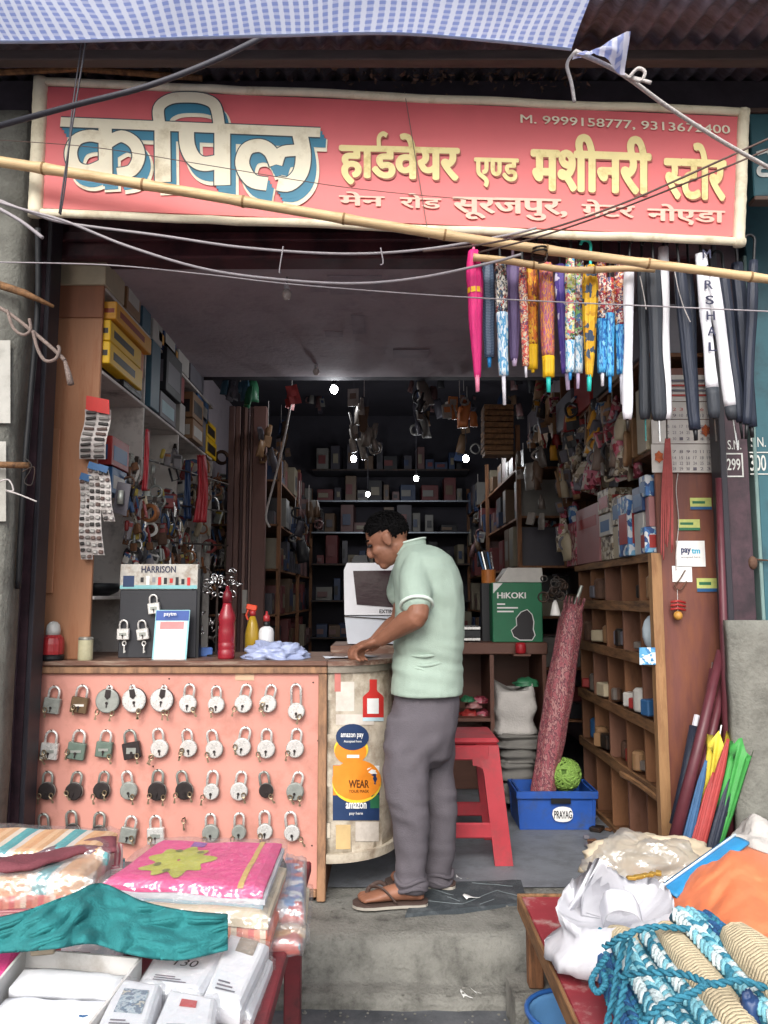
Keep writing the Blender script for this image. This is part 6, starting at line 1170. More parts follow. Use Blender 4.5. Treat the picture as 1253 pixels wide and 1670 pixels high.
for i, (x0, y0, x1) in enumerate([(1160, 1090, 1108), (1182, 1075, 1120), (1150, 1150, 1104), (1192, 1120, 1134)]): stick(f'thin brown stick standing in the leaning bundle, {ordn[i]} one', x0, y0, x1, 1420, 3.4, 3.3, 2.6, 3.4, m_brw if i % 2 else m_mar)
# ------------------------------------------------------------------ the shopkeeper
m_skin = mat('skin', 0x875c48, .5, .12, 14, bump=.12, bscale=90, spec=.35); m_hair = mat('black_hair', 0x0b0a0b, .8, .3, 60, spec=.12, bump=.8, stretch=(3, 3, 1), bscale=120)
m_shirt = mat('pale_green_shirt', 0x9bada0, .8, .05, 16, bump=.25, bscale=260); m_pipe = mat('shirt_piping', 0xc8d6cc, .8); m_pant = mat('grey_trousers', 0x585359, .8, .08, 12, bump=.3, bscale=200)
man = thing('person', 'man in pale green polo shirt and grey trousers looking down at the counter', 'person', V((.15, 3.4, ZP)))
def prg(xl, xr, py, Y, hd, n=28, e=.85, tilt=0):
    a = P(xl, py, Y); c = P(xr, py, Y); m_ = (a+c)/2; w = (c.x-a.x)/2; out = []
    for k in range(n):
        t = 2*pi*k/n; x = math.copysign(abs(cos(t))**e, cos(t)); y = math.copysign(abs(sin(t))**e, sin(t)); out.append(m_+V((x*w, y*hd, tilt*x*w)))
    return out
def chain(b, pts, rs, n=14, flat=1.0, k=4):
    sp_ = smooth_path(pts, k); m_ = len(pts)-1; r = []
    for i in range(len(sp_)):
        u = i/k; j = min(int(u), m_-1); t = u-j; r.append(rs[j]*(1-t)+rs[j+1]*t)
    b.tube(sp_, r, n, flat=flat); b.ell(sp_[0], (r[0],)*3, 12); b.ell(sp_[-1], (r[-1],)*3, 12)
# trousers
b = MB()
b.rings([prg(647, 745, 1105, 3.43, .14), prg(644, 748, 1140, 3.43, .15), prg(635, 747, 1168, 3.43, .165), prg(626, 743, 1200, 3.43, .165), prg(628, 736, 1232, 3.43, .13), prg(640, 722, 1250, 3.43, .08)])
b.rings([prg(632, 716, 1165, 3.37, .1), prg(624, 707, 1215, 3.355, .105), prg(623, 700, 1260, 3.345, .1), prg(628, 701, 1300, 3.335, .092), prg(640, 702, 1345, 3.33, .083), prg(646, 697, 1390, 3.325, .076), prg(647, 693, 1420, 3.32, .07), prg(644, 695, 1440, 3.315, .07), prg(648, 693, 1455, 3.315, .066)])
b.rings([prg(668, 750, 1165, 3.5, .1), prg(672, 742, 1215, 3.51, .1), prg(680, 742, 1260, 3.52, .095), prg(688, 745, 1310, 3.525, .088), prg(690, 744, 1350, 3.525, .08), prg(692, 740, 1390, 3.52, .074), prg(692, 735, 1415, 3.515, .068), prg(690, 737, 1430, 3.515, .068), prg(694, 734, 1440, 3.515, .064)])
pants = b.build('trousers', m_pant, man, remesh=.009)
def foldmap(o, amp, sx, sz, ph):
    tx = bpy.data.textures.new('folds', 'CLOUDS'); tx.noise_scale = sx; tx.noise_depth = 2; e = bpy.data.objects.new('fold_space', None)
    dm = o.modifiers.new('d', 'DISPLACE'); dm.texture = tx; dm.strength = amp; dm.mid_level = .5; dm.texture_coords = 'LOCAL'; bpy.data.objects.remove(e)
def pfold(p):
    a = .009*noise.noise((p.x*7+p.z*2, p.y*7, p.z*3.2))+.006*noise.noise((p.x*18+p.z*9, p.y*18, p.z*6))
    k = max(0, 1-(p.z-ZP-.05)/.28); a += .013*k*noise.noise((p.x*6+p.z*5, p.y*6, p.z*26))
    h = math.exp(-((p.z-.78)/.1)**2); a += .009*h*noise.noise((p.x*14+p.z*10, p.y*9, p.z*14-p.x*12)); g_ = math.exp(-((p.z-.55)/.07)**2); a += .008*g_*noise.noise((p.x*8-p.z*8, p.y*8, p.z*24+p.x*8)); return a
bake(pants, pfold)
for i, (y, x0, x1, Y, hd) in enumerate([(1432, 645, 694, 3.315, .071), (1444, 646, 696, 3.315, .071), (1422, 691, 738, 3.515, .068), (1433, 691, 737, 3.515, .068)]):
    r = prg(x0, x1, y, Y, hd, 24, 1); b = MB(); b.tube([p+V((0, 0, .01*sin(k*.7+i))) for k, p in enumerate(r)], .009, 6, closed=True); b.build('cuff_fold', m_pant, pants, smooth=True)
# shirt
b = MB()
b.rings([prg(637, 754, 1131, 3.43, .18), prg(639, 754, 1110, 3.43, .178), prg(643, 754, 1070, 3.43, .178), prg(644, 757, 1030, 3.43, .185), prg(644, 757, 990, 3.43, .192), prg(642, 755, 955, 3.43, .2), prg(641, 748, 930, 3.43, .205), prg(644, 738, 912, 3.43, .195), prg(649, 722, 899, 3.43, .15), prg(654, 704, 890, 3.43, .09)])
SA, EA = P(676, 922, 3.29), P(681, 1003, 3.16); chain(b, [SA+V((.01, 0, .01)), SA.lerp(EA, .3), SA.lerp(EA, .55), SA.lerp(EA, .74)], [.058, .067, .066, .066])
chain(b, [P(675, 917, 3.56), P(660, 940, 3.62), P(652, 970, 3.64)], [.06, .068, .064])
shirt = b.build('polo_shirt', m_shirt, man, remesh=.009)
def sfold(p):
    a = .006*noise.noise((p.x*6, p.y*6, p.z*5))+.004*noise.noise((p.x*17, p.y*17, p.z*12))
    h = math.exp(-((p.z-1.17)/.075)**2); a += .013*h*noise.noise((p.x*5+p.z*4, p.y*5, p.z*27+p.x*5))
    g_ = math.exp(-((p.z-1.42)/.13)**2); a += .008*g_*noise.noise((p.x*16+p.z*10, p.y*8, p.z*8-p.x*10))
    return a if p.z > Zof(1126, 3.43)+.012 else a*.35
bake(shirt, sfold)
# creases gathered at the waist
for i, (pts, r) in enumerate([([(650, 1064), (680, 1070), (712, 1068), (748, 1060)], .0075), ([(652, 1078), (690, 1086), (730, 1078), (752, 1070)], .007), ([(648, 1096), (678, 1090), (700, 1097)], .006), ([(700, 1052), (730, 1050), (755, 1040)], .006), ([(650, 1010), (660, 1030), (690, 1045)], .006)]):
    q = []
    for x, y in pts:
        u = (x-(642+754)/2)/((754-642)/2); u = max(-.985, min(.985, u)); q.append(P(x, y, 3.43-.176*(1-u*u)**.5*.985+.004))
    sp_ = smooth_path(q, 6); n = len(sp_); b = MB(); b.tube(sp_, [r*sin(pi*(k+.3)/(n+.4)) for k in range(n)], 8); b.build('crease', m_shirt, shirt, smooth=True)
b = MB(); ax_ = (EA-SA).normalized(); ca_ = SA.lerp(EA, .80); xo_ = ax_.cross(V((0, 1, 0))).normalized(); yo_ = ax_.cross(xo_); rr_ = [ca_+xo_*(.065*cos(2*pi*k/22))+yo_*(.065*sin(2*pi*k/22)) for k in range(22)]; b.tube(rr_, .008, 6, closed=True); b.build('sleeve_cuff', m_pipe, shirt, smooth=True)
b = MB(); b.rings([prg(640, 700, 910, 3.425, .1, 24, 1, -.2), prg(643, 697, 897, 3.425, .088, 24, 1, -.1), prg(648, 694, 884, 3.425, .074, 24, 1, .25), prg(650, 692, 887, 3.425, .066, 24, 1, .25)], cap=False); b.build('collar', m_shirt, shirt, smooth=True)
b = MB(); r = prg(648, 694, 883, 3.425, .0735, 24, 1, .25); b.tube(r, .0045, 6, closed=True); b.build('collar_edge', m_pipe, shirt, smooth=True)
# skin: head, neck, arms, hands, ankles and feet in one surface
b = MB(); Hc = P(631, 879, 3.41); f_ = V((-cos(.5)*cos(.12), cos(.5)*sin(.12), -sin(.5))); up_ = V((0, 0, 1)); l_ = up_.cross(f_).normalized(); u_ = f_.cross(l_)
HM = Matrix((f_, l_, u_)).transposed()
def H(x, y, z): return Hc+HM @ V((x, y, z))
b.ell(H(-.012, 0, .025), (.095, .074, .088), 24, HM); b.ell(H(.03, 0, -.042), (.058, .056, .072), 20, HM); b.ell(H(.062, 0, -.096), (.024, .026, .02), 14, HM); b.ell(H(.072, 0, .02), (.018, .05, .014), 12, HM)
chain(b, [H(.08, 0, .012), H(.1, 0, -.02), H(.098, 0, -.034)], [.009, .013, .012], 10); b.ell(H(.084, 0, -.062), (.012, .024, .007), 12, HM); b.ell(H(.082, 0, -.074), (.012, .022, .008), 12, HM)
b.ell(H(.05, .035, -.03), (.035, .022, .025), 12, HM); b.ell(H(.05, -.035, -.03), (.035, .022, .025), 12, HM)
for s in (1, -1): b.ell(H(-.005, s*.074, -.012), (.02, .009, .032), 12, HM); b.ell(H(-.012, s*.08, 0), (.014, .006, .018), 10, HM)
chain(b, [H(-.02, 0, -.05), P(655, 900, 3.42), P(672, 918, 3.43), P(680, 950, 3.43)], [.056, .056, .06, .08])
b.rings([prg(660, 730, 935, 3.43, .12), prg(660, 735, 1000, 3.43, .14), prg(660, 730, 1110, 3.43, .12), prg(655, 730, 1180, 3.43, .12)])
S_, E_, W_ = P(677, 935, 3.275), P(681, 1003, 3.16), P(622, 1043, 3.29)
chain(b, [S_, S_.lerp(E_, .5), E_, E_.lerp(W_, .3), W_.lerp(E_, .25), W_], [.045, .047, .046, .048, .034, .029])
def hand(W, tgt, side, sgn):
    h = (tgt-W).normalized(); dn = V((0, 0, -1))-h*(-h.z); dn.normalize(); sd = h.cross(dn)*sgn
    pc = W+h*.05; q = Matrix((h, sd, dn)).transposed()
    b.ell(pc, (.052, .04, .02), 14, q); b.ell(W+h*.012, (.035, .028, .024), 12, q)
    for i, (o, ln) in enumerate([(-.03, .036), (-.01, .042), (.011, .04), (.03, .032)]):
        k0 = pc+h*.036+sd*o; k1 = k0+h*ln+dn*.010; k2 = k1+h*.008+dn*.028; k3 = k2-h*.012+dn*.014
        chain(b, [k0, k1, k2, k3], [.0105, .0098, .009, .0078], 8, k=3)
    t0 = W+h*.03-sd*.03; chain(b, [t0, t0+h*.03-sd*.018+dn*.012, t0+h*.055-sd*.008+dn*.02], [.014, .012, .009], 8, k=3)
hand(W_, P(580, 1060, 3.36), 1, 1)
S2, E2, W2 = P(667, 935, 3.57), P(652, 1010, 3.64), P(612, 1046, 3.5)
chain(b, [S2, S2.lerp(E2, .5), E2, E2.lerp(W2, .4), W2], [.045, .046, .044, .042, .028]); hand(W2, P(575, 1058, 3.44), 1, -1)
zf = ZP+.026
def foot(hx, tx, Y, yaw, ank):
    a = P(hx, 1470, Y); c = P(tx, 1470, Y); a = V((a.x, Y, zf)); c = V((c.x, Y+yaw, zf)); d = c-a; sd = V((-d.y, d.x, 0)).normalized(); L_ = d.length; rings = []
    for u, w, h, o in [(0, .012, .018, .02), (.05, .028, .035, .0), (.18, .034, .06, 0), (.35, .034, .07, 0), (.55, .04, .058, 0), (.75, .046, .04, 0), (.88, .044, .028, 0), (.95, .036, .02, 0)]:
        p = a+d*u; rings.append([p+sd*(w*cos(2*pi*k/16))+V((0, 0, h/2+h/2*sin(2*pi*k/16)+o*.3)) for k in range(16)])
    b.rings(rings)
    for i, (o, r, x) in enumerate([(-.033, .014, .955), (-.013, .0115, .965), (.004, .0105, .95), (.02, .01, .925), (.034, .0095, .89)]):
        chain(b, [a+d*(x-.1)+sd*o+V((0, 0, .016)), a+d*x+sd*o+V((0, 0, .015)), a+d*(x+.04)+sd*o+V((0, 0, .010))], [r, r, r*.9], 8, k=3)
    chain(b, [a+d*.2+V((0, 0, .04)), ank], [.042, .043])
    return a, d, sd
fl = foot(692, 588, 3.31, -.02, P(672, 1430, 3.32)); fr_ = foot(738, 640, 3.5, .03, P(716, 1415, 3.515))
chain(b, [P(690, 1170, 3.4), P(665, 1300, 3.34), P(672, 1430, 3.32)], [.08, .055, .043]); chain(b, [P(700, 1170, 3.46), P(716, 1300, 3.52), P(716, 1415, 3.515)], [.08, .055, .043])
body = b.build('body', m_skin, man, remesh=.0055)
# hair, brows, eyes
def hairfn():
    b = MB(); n = 44; m_ = 26; vs = []; fs = []
    for i in range(m_+1):
        a = -pi/2+pi*i/m_
        for k in range(n):
            t = 2*pi*k/n; d = V((cos(a)*cos(t), cos(a)*sin(t), sin(a))); r = 1+.025*noise.noise(d*9)+.02*noise.noise(d*25)+(.03 if d.z > .5 else 0)*max(0, d.x+.4)
            vs.append(H(-.014+d.x*.0975*r, d.y*.076*r, .028+d.z*.089*r))
    for i in range(m_):
        for k in range(n):
            a = -pi/2+pi*(i+.5)/m_; t = 2*pi*(k+.5)/n; x, y, z = cos(a)*cos(t), cos(a)*sin(t), sin(a)
            lim = .52 if x > .75 else (.12 if x > .25 else (.05 if x > -.1 else -.5)); lim += .06*sin(k*2.3)
            if z > lim: fs.append((i*n+k, i*n+(k+1) % n, (i+1)*n+(k+1) % n, (i+1)*n+k))
    b.add(vs, fs); rh = random.Random(3)
    for _ in range(1500):
        a = rh.uniform(-.5, pi/2); t = rh.uniform(0, 2*pi); x, y, z = cos(a)*cos(t), cos(a)*sin(t), sin(a); lim = .5 if x > .75 else (.12 if x > .25 else (.05 if x > -.1 else -.5))
        if z < lim: continue
        p = V((-.014+x*.0985, y*.077, .028+z*.09)); nrm = V((x, y, z)); cd = V((rh.uniform(.2, 1), rh.uniform(-.5, .5), rh.uniform(-.2, .6))); q = p+nrm*rh.uniform(.0, .003)+cd*rh.uniform(.005, .010); sw = nrm.cross(cd).normalized()*.0011
        b.add([H(*(p-sw)), H(*(p+sw)), H(*q)], [(0, 1, 2)])
    return b
o = hairfn().build('hair', m_hair, man, smooth=True); sm = o.modifiers.new('t', 'SOLIDIFY'); sm.thickness = .006
for s in (1, -1):
    b = MB(); b.tube([H(.088, s*.015, .026), H(.083, s*.035, .031), H(.068, s*.052, .026)], [.004, .005, .003], 6); b.build('eyebrow', m_hair, body, smooth=True)
    b = MB(); b.ell(H(.078, s*.032, .004), (.012, .014, .007), 10, HM); b.build('eye', m_black, body, smooth=True)
# flip flops
m_sole = mat('sandal_brown', 0x4a3a34, .7, .15, 20, bump=.2); m_rim = mat('sandal_rim', 0xa09a90, .7)
for nm, (a, d, sd), lab in (('sandal', fl, 'brown flip flop on the near foot of the man'), ('sandal', fr_, 'brown flip flop on the far foot of the man')):
    t = thing('flip_flop', lab, 'sandal', a+d*.5, 'flip flops'); out = []
    for u, w in [(-.06, .0), (-.05, .02), (-.01, .036), (.1, .042), (.35, .04), (.6, .046), (.8, .054), (.95, .052), (1.06, .038), (1.12, .016)]: out.append((u, w))
    poly = [a+d*u+sd*w for u, w in out]+[a+d*u-sd*w for u, w in out[::-1][:-1]]
    for z0_, h_, m, n_ in ((ZP+.008, .011, m_rim, 'midsole'), (ZP+.0191, .007, m_sole, 'footbed')): b = MB(); b.prism([V((p.x, p.y, z0_)) for p in poly], (0, 0, h_)); b.build(n_, m, t)
    for s in (-1, 1):
        b = MB(); b.tube(smooth_path([a+d*.9-sd*.023+V((0, 0, .018)), a+d*.84-sd*.015+V((0, 0, .05)), a+d*.66+sd*(s*.035)+V((0, 0, .058)), a+d*.45+sd*(s*.046)+V((0, 0, .004))], 5), .0085, 8, flat=.5); b.build('strap', m_sole, t, smooth=True)
# ------------------------------------------------------------------ door mat and small litter on the step
m_mat = mat('dark_rubber_mat', 0x363c40, .75, .15, 10, bump=.4, bscale=90, dirt=0x5c6265, damt=.3, dscale=8)
dm_ = thing('door_mat', 'dark grey rubber mat with scored lines hanging over the step', 'mat', V((.25, 3.2, ZP)))
m0, m1, m2, m3 = PZ(655, 1492, ZP+.004), PZ(880, 1470, ZP+.004), PZ(850, 1437, ZP+.004), PZ(700, 1437, ZP+.004)
def matf(u, v):
    p = (PZ(657, 1500, ZP+.006)*(1-u)+PZ(862, 1478, ZP+.006)*u)*(1-v)+(PZ(690, 1440, ZP+.006)*(1-u)+PZ(850, 1436, ZP+.006)*u)*v
    if v < .12: p = p+V((0, -.035, -.035))*((.12-v)/.12)
    return p+V((0, 0, .003+.003*noise.noise((u*5, v*5, 0))))
b = MB(); b.slab(24, 16, matf, .006); b.build('rubber_sheet', m_mat, dm_, smooth=False)
for (u0, v0, u1, v1) in [(.1, .45, .45, .25), (.45, .25, .75, .62), (.75, .62, .98, .3), (.05, .85, .35, .55), (.5, .95, .9, .75), (.3, .5, .42, .35), (.6, .2, .72, .32)]:
    b = MB(); b.tube([matf(u0+(u1-u0)*k/8, v0+(v1-v0)*k/8)+V((0, 0, .001)) for k in range(9)], .0016, 5); b.build('scored_line', mat('mat_line', 0x666d70, .8), dm_)
def scrap(label, x, y, Z, w, l, a, m, Y=None, name='paper_scrap'):
    p = PZ(x, y, Z); b = MB(); b.slab(5, 5, lambda u, v: p+rotz(a) @ V(((u-.5)*w, (v-.5)*l+.012*sin(u*5), .004+.008*sin(u*4+1)*v)), .001); return tag(b.build(name, m, smooth=True), label, 'scrap')
m_whp = mat('white_paper', 0xd4d4d2, .6, .04)
scrap('curled white paper scrap on the rubber mat', 768, 1464, ZP+.012, .06, .03, .5, m_whp); scrap('small white scrap on the road below the step', 760, 1624, .034, .03, .035, .3, m_whp); scrap('tiny white scrap beside the small one', 776, 1619, .034, .012, .02, .8, m_whp); scrap('tiny white scrap on the floor by the stool', 748, 1432, ZP+.004, .02, .012, .2, m_whp)
b = MB(); b.tube(smooth_path([PZ(655, 1600, .042), PZ(700, 1597, .042), PZ(760, 1602, .042), PZ(835, 1598, .042)], 8), .0025, 5); tag(b.build('step_crack', mat('crack', 0x2c2b29, .9)), 'dark crack line along the foot of the step', 'crack')
m_crk = mat('crack', 0x2c2b29, .9)
for i, (pts, z) in enumerate([([(700, 1440), (690, 1425), (705, 1405)], ZP+.007), ([(760, 1410), (800, 1425), (840, 1418), (880, 1430)], ZP+.004)]):
    q = [P(x, y, 3.0+(1600-y)*.0003) if z is None else PZ(x, y, z) for x, y in pts]
    if z is None: q = [V((p.x, plat((p.x+5)/10, .5).y if False else 2.985+max(0, (p.z-.06))*.22, p.z)) for p in q]
    b = MB(); b.tube([p+V((.004*sin(k*2.1), 0, 0)) for k, p in enumerate(smooth_path(q, 5))], .0012, 5); tag(b.build('step_crack', m_crk), f'thin dark crack in the concrete, {["by the stool", "right of the stool"][i]}', 'crack')
R5 = random.Random(21)
b = MB()
for i in range(160):
    px, py = R5.uniform(470, 860), R5.choice((R5.uniform(1400, 1490), R5.uniform(1600, 1625), R5.uniform(1640, 1669))); z = ZP+.003 if py < 1500 else (.04 if py < 1630 else .001)
    q = PZ(px, py, z); s_ = R5.uniform(.002, .006); b.ell(q+V((0, 0, s_*.3)), (s_, s_*R5.uniform(.6, 1.3), s_*.6), 6)
o = b.build('grit', m_conc); o['kind'] = 'stuff'; tag(o, 'loose grit scattered on the step and road', 'grit')
# ------------------------------------------------------------------ left edge: timbers, ropes
m_grope = mat('old_rope', 0x8c7c74, .9, .2, 40, bump=.6, bscale=150)
b = MB(); b.tube([P(-40, 452, 2.9), P(40, 478, 2.9), P(88, 500, 2.92)], [.017, .015, .006], 8); tag(b.build('timber_pole', m_woodh, smooth=True), 'broken grey timber pole tied at the left edge', 'pole')
b = MB(); b.tube([P(-40, 757, 2.88), P(48, 759, 2.9)], [.013, .012], 8); tag(b.build('timber_pole', m_woodh, smooth=True), 'short lower timber stub at the left edge', 'pole')
t = thing('knotted_rope', 'knotted brown rope loops hanging at the left edge', 'rope', P(60, 560, 2.86))
b = MB(); b.tube(smooth_path([P(-30, 488, 2.86), P(10, 508, 2.86), P(50, 538, 2.86), P(90, 572, 2.86), P(106, 588, 2.86)], 8), .0075, 7); b.build('main_line', m_grope, t, smooth=True)
b = MB(); b.tube(smooth_path([P(12, 506, 2.85), P(22, 535, 2.85), P(38, 546, 2.85), P(50, 538, 2.85), P(48, 520, 2.85)], 8), .006, 7); b.build('loop', m_grope, t, smooth=True)
b = MB(); b.tube(smooth_path([P(54, 540, 2.85), P(62, 570, 2.85), P(74, 588, 2.85), P(90, 586, 2.85), P(97, 572, 2.85), P(95, 564, 2.85)], 8), .0065, 7); b.build('loop', m_grope, t, smooth=True)
b = MB(); b.tube([P(106, 588, 2.86), P(112, 610, 2.86), P(116, 627, 2.86)], [.006, .011, .013], 7); b.build('frayed_end', m_grope, t, smooth=True)
line('white_twine', [(-20, 795), (12, 782), (22, 800), (10, 800), (30, 806), (60, 818)], 2.86, .003, m_rope, 'white twine knotted on the lower left stub', 'string'); line('binding_twine', [(38, 745), (52, 760), (40, 785), (52, 790), (56, 762), (36, 770)], 2.87, .002, m_iron, 'dark binding wire wound round the lower left stub', 'wire')
b = MB(); b.tube(smooth_path([P(62, 372, 2.9), P(62, 500, 2.95), P(50, 650, 2.98), P(38, 800, 3.0), P(30, 960, 3.05)], 6), .012, 8); tag(b.build('black_pipe', m_black, smooth=True), 'black drain pipe between the pillar and maroon post', 'pipe')

# ------------------------------------------------------------------ front left table and its goods
ZA = .58
m_tb = mat('red_table_paint', 0x7c2f36, .6, .2, 8, bump=.2, dirt=0x4a2a2c, damt=.4, dscale=8)
lt = thing('goods_table', 'red painted trestle table full of packed cloth at front left', 'table', V((-.9, 2.0, 0)))
tx1 = PZ(470, 1543, ZA).x
b = MB(); b.bb((-1.95, 1.1, ZA-.035), (tx1, 2.62, ZA), .005); b.build('table_top', m_tb, lt)
for x in (-1.85, tx1-.07):
    for y in (1.2, 2.5): b = MB(); b.bb((x, y, 0), (x+.05, y+.05, ZA-.036), .004); b.build('leg', m_tb, lt)
b = MB(); b.bb((-1.9, 2.5, ZA-.11), (tx1-.1, 2.53, ZA-.037)); b.build('apron', m_tb, lt); b = MB(); b.bb((tx1-.045, 1.26, ZA-.11), (tx1-.02, 2.49, ZA-.037)); b.build('apron', m_tb, lt)
wrap = clear_plastic('poly_wrap', .2); wrap2 = clear_plastic('poly_wrap_dull', .35, rough=.3)
def stripes(name, cols, scale, d='X', dist=.3):
    if name in MATS: return MATS[name]
    m = pal(name, cols, scale, 'wave', .7, bump=.25)
    for n in m.node_tree.nodes:
        if n.type == 'TEX_WAVE': n.bands_direction = d; n.inputs['Distortion'].default_value = dist
    return m
def pack(name, label, q, z0, layers, cat='packet', wrapm=wrap, group=None, rise=0, nz=.006, seed=0, bulge=.012, puff=.009):
    """folded cloth layers inside a clear wrapper; q: four corners (near left, near right, far right, far left) as photo points on the top"""
    h = sum(l[0] for l in layers); zt_ = z0+h; c4 = [PZ(x, y, zt_) for x, y in q]; t = thing(name, label, cat, V((sum(p.x for p in c4)/4, sum(p.y for p in c4)/4, z0)), group)
    ctr = (c4[0]+c4[1]+c4[2]+c4[3])/4
    def pos(u, v, z, s=1.0):
        p = (c4[0]*(1-u)+c4[1]*u)*(1-v)+(c4[3]*(1-u)+c4[2]*u)*v; p = ctr+(p-ctr)*s; e = min(u, 1-u, v, 1-v)
        return V((p.x, p.y, z-(.014*max(0, 1-e*9)**2 if e < .12 else 0)+nz*noise.noise((p.x*9+seed, p.y*9, z*30))+rise*v))
    z = z0
    for i, (th, m, nm) in enumerate(layers):
        zt2 = z+th; s = 1-.015*((i*7) % 3); sh = .004*((i*5) % 3-1); b = MB()
        b.slab(18, 18, lambda u, v: pos(u, v, zt2, s)+V((sh, 0, 0)), (0, 0, -(th-.002))); b.build(nm, m, t, smooth=False); z = zt2
    if wrapm:
        b = MB(); b.slab(16, 16, lambda u, v: pos(u, v, zt_+puff, 1.045)+V((0, 0, .006*noise.noise((u*7, v*7, seed+3)))), (0, 0, -(h+puff-.002))); b.build('clear_wrapper', wrapm, t, smooth=True)
    return t, pos, zt_
st_a = stripes('towel_stripe', [0xd8b088, 0xc89a6c, 0xd8c8b8, 0x4aa0a4, 0x3f9298, 0xd0c4bc, 0xd8a878, 0xcf9a6a], 2.2); st_b = stripes('towel_check', [0xc8605a, 0xd89a82, 0xd8c8b4, 0xc46a52, 0xd08870], 4.5); st_c = stripes('towel_pinkline', [0xb0485a, 0xd8a8a8, 0xc06070, 0xd8c0b8], 30, 'Z'); m_maroonc = mat('maroon_cloth', 0x6c3840, .85, .12, 30, bump=.3, bscale=200); m_pinkc = mat('hot_pink_cloth', 0xcf3f7e, .75, .1, 25, bump=.3, bscale=160); m_whc = mat('white_cloth', 0xb9bcc2, .75, .06, 20, bump=.2); m_bluec = mat('pale_blue_cloth', 0x86a8b4, .8, .1); m_creamc = mat('cream_cloth', 0xc2b49c, .8, .08)
# striped towels at the back left
pack('towel_pack', 'striped towel pack farthest back on the left table', [(-60, 1392), (175, 1385), (192, 1350), (-20, 1346)], ZA+.13, [(.03, st_c, 'folded_edge'), (.03, st_a, 'striped_towel')], group='striped towel packs')
pack('towel_pack', 'bottom striped pack at the table back left corner', [(-60, 1415), (205, 1412), (205, 1368), (-60, 1362)], ZA+.002, [(.042, st_b, 'folded_edge'), (.042, st_a, 'folded_edge'), (.042, st_c, 'folded_edge')], wrapm=None, group='striped towel packs')
t, _, _ = pack('towel_pack', 'striped towel pack with maroon band in front of the farthest', [(-70, 1432), (150, 1428), (182, 1378), (-40, 1372)], ZA+.075, [(.03, st_c, 'folded_edge'), (.03, st_b, 'folded_edge'), (.035, st_a, 'striped_towel')], group='striped towel packs', wrapm=wrap2)
b = MB(); zc = ZA+.075+.1
def band(u, v):
    p = PZ(-60+250*u, 1380+14*sin(u*5)+(24-6*u)*v, zc+.012); return p+V((0, 0, .012*noise.noise((u*6, v*3, 0))+.006*sin(v*3)))
b.slab(30, 6, band, .01); b.build('maroon_band', m_maroonc, t, smooth=True)
# checked stack with the pink sheet on top
pack('checked_towel_pack', 'checked orange towel stack under the pink sheet pack', [(178, 1478), (440, 1492), (470, 1408), (262, 1400)], ZA+.03, [(.018, m_whc, 'folded_edge'), (.02, st_b, 'checked_towel'), (.022, st_b, 'checked_towel'), (.02, m_creamc, 'folded_edge')], seed=2)
pack('white_sheet_pack', 'white sheet pack at the bottom of the pink stack', [(170, 1500), (498, 1512), (505, 1440), (250, 1420)], ZA+.002, [(.012, m_whc, 'folded_sheet'), (.014, m_creamc, 'folded_sheet')], seed=5)
t, pos, ztp = pack('pink_sheet_pack', 'hot pink wrapped sheet with lime leaf print and striped border', [(162, 1434), (432, 1450), (464, 1368), (258, 1364)], ZA+.112, [(.016, m_bluec, 'folded_edge'), (.014, m_whc, 'folded_edge'), (.012, m_pinkc, 'pink_sheet')], seed=3, puff=.008)
def patch(name, pts, dz, m): b = MB(); b.add([pos(u, v, ztp+dz) for u, v in pts], [tuple(range(len(pts)))]); b.build(name, m, t)
m_lime2 = mat('lime_print', 0xa8a83c, .7, .15, 30); m_gold = mat('gold_border', 0xbfa258, .7, .2, 60)
b = MB()
def leafg(u, v):
    a = u*2*pi; r = (.05+.95*v)*(.2+.035*sin(a*9)+.02*sin(a*5+1)); return pos(.36+r*cos(a)*1.0, .42+r*sin(a)*1.45, ztp+.0022)
b.grid(60, 6, leafg); b.build('lime_print', m_lime2, t)
for (u0, v0) in [(.24, .35), (.34, .22), (.46, .6), (.3, .62)]: b = MB(); b.grid(12, 3, lambda u, v: pos(u0+.025*v*cos(u*2*pi), v0+.035*v*sin(u*2*pi), ztp+.0034)); b.build('print_spot', mat('print_olive', 0x6a6a2c, .7), t)
b = MB(); b.slab(3, 20, lambda u, v: pos(.83+.035*u, .04+.92*v, ztp+.002), .0008); b.build('gold_border', m_gold, t); b = MB(); b.slab(3, 8, lambda u, v: pos(.33+.1*u, .78+.1*v, ztp+.002), .0008); b.build('violet_print', mat('violet_print', 0x7a4a90, .7), t)
# plastic packs at the right end of the table
pack('blue_print_pack', 'narrow pack with blue and red print at the table right edge', [(440, 1482), (498, 1480), (500, 1398), (468, 1392)], ZA+.03, [(.03, pal('blue_red_print', [0x3f6aa8, 0xc8ccd4, 0xb84a48, 0xc8d0d8, 0x5a86b8], 34), 'printed_pack')], wrapm=wrap2, seed=8)
crumple('black_ball', 'small dark pompom on the narrow printed pack', PZ(455, 1415, ZA+.07), .02, .025, .03, y_blk, 'pompom', 1, n=10, flatb=False)
pack('striped_scarf_pack', 'striped pastel pack hanging over the table right edge', [(380, 1540), (492, 1535), (500, 1505), (400, 1500)], ZA+.001, [(.02, pal('pastel_strip', [0xc86a60, 0x5aa0b0, 0xd8a868, 0xc8c0b8], 16), 'folded_scarf')], wrapm=wrap2, seed=9)
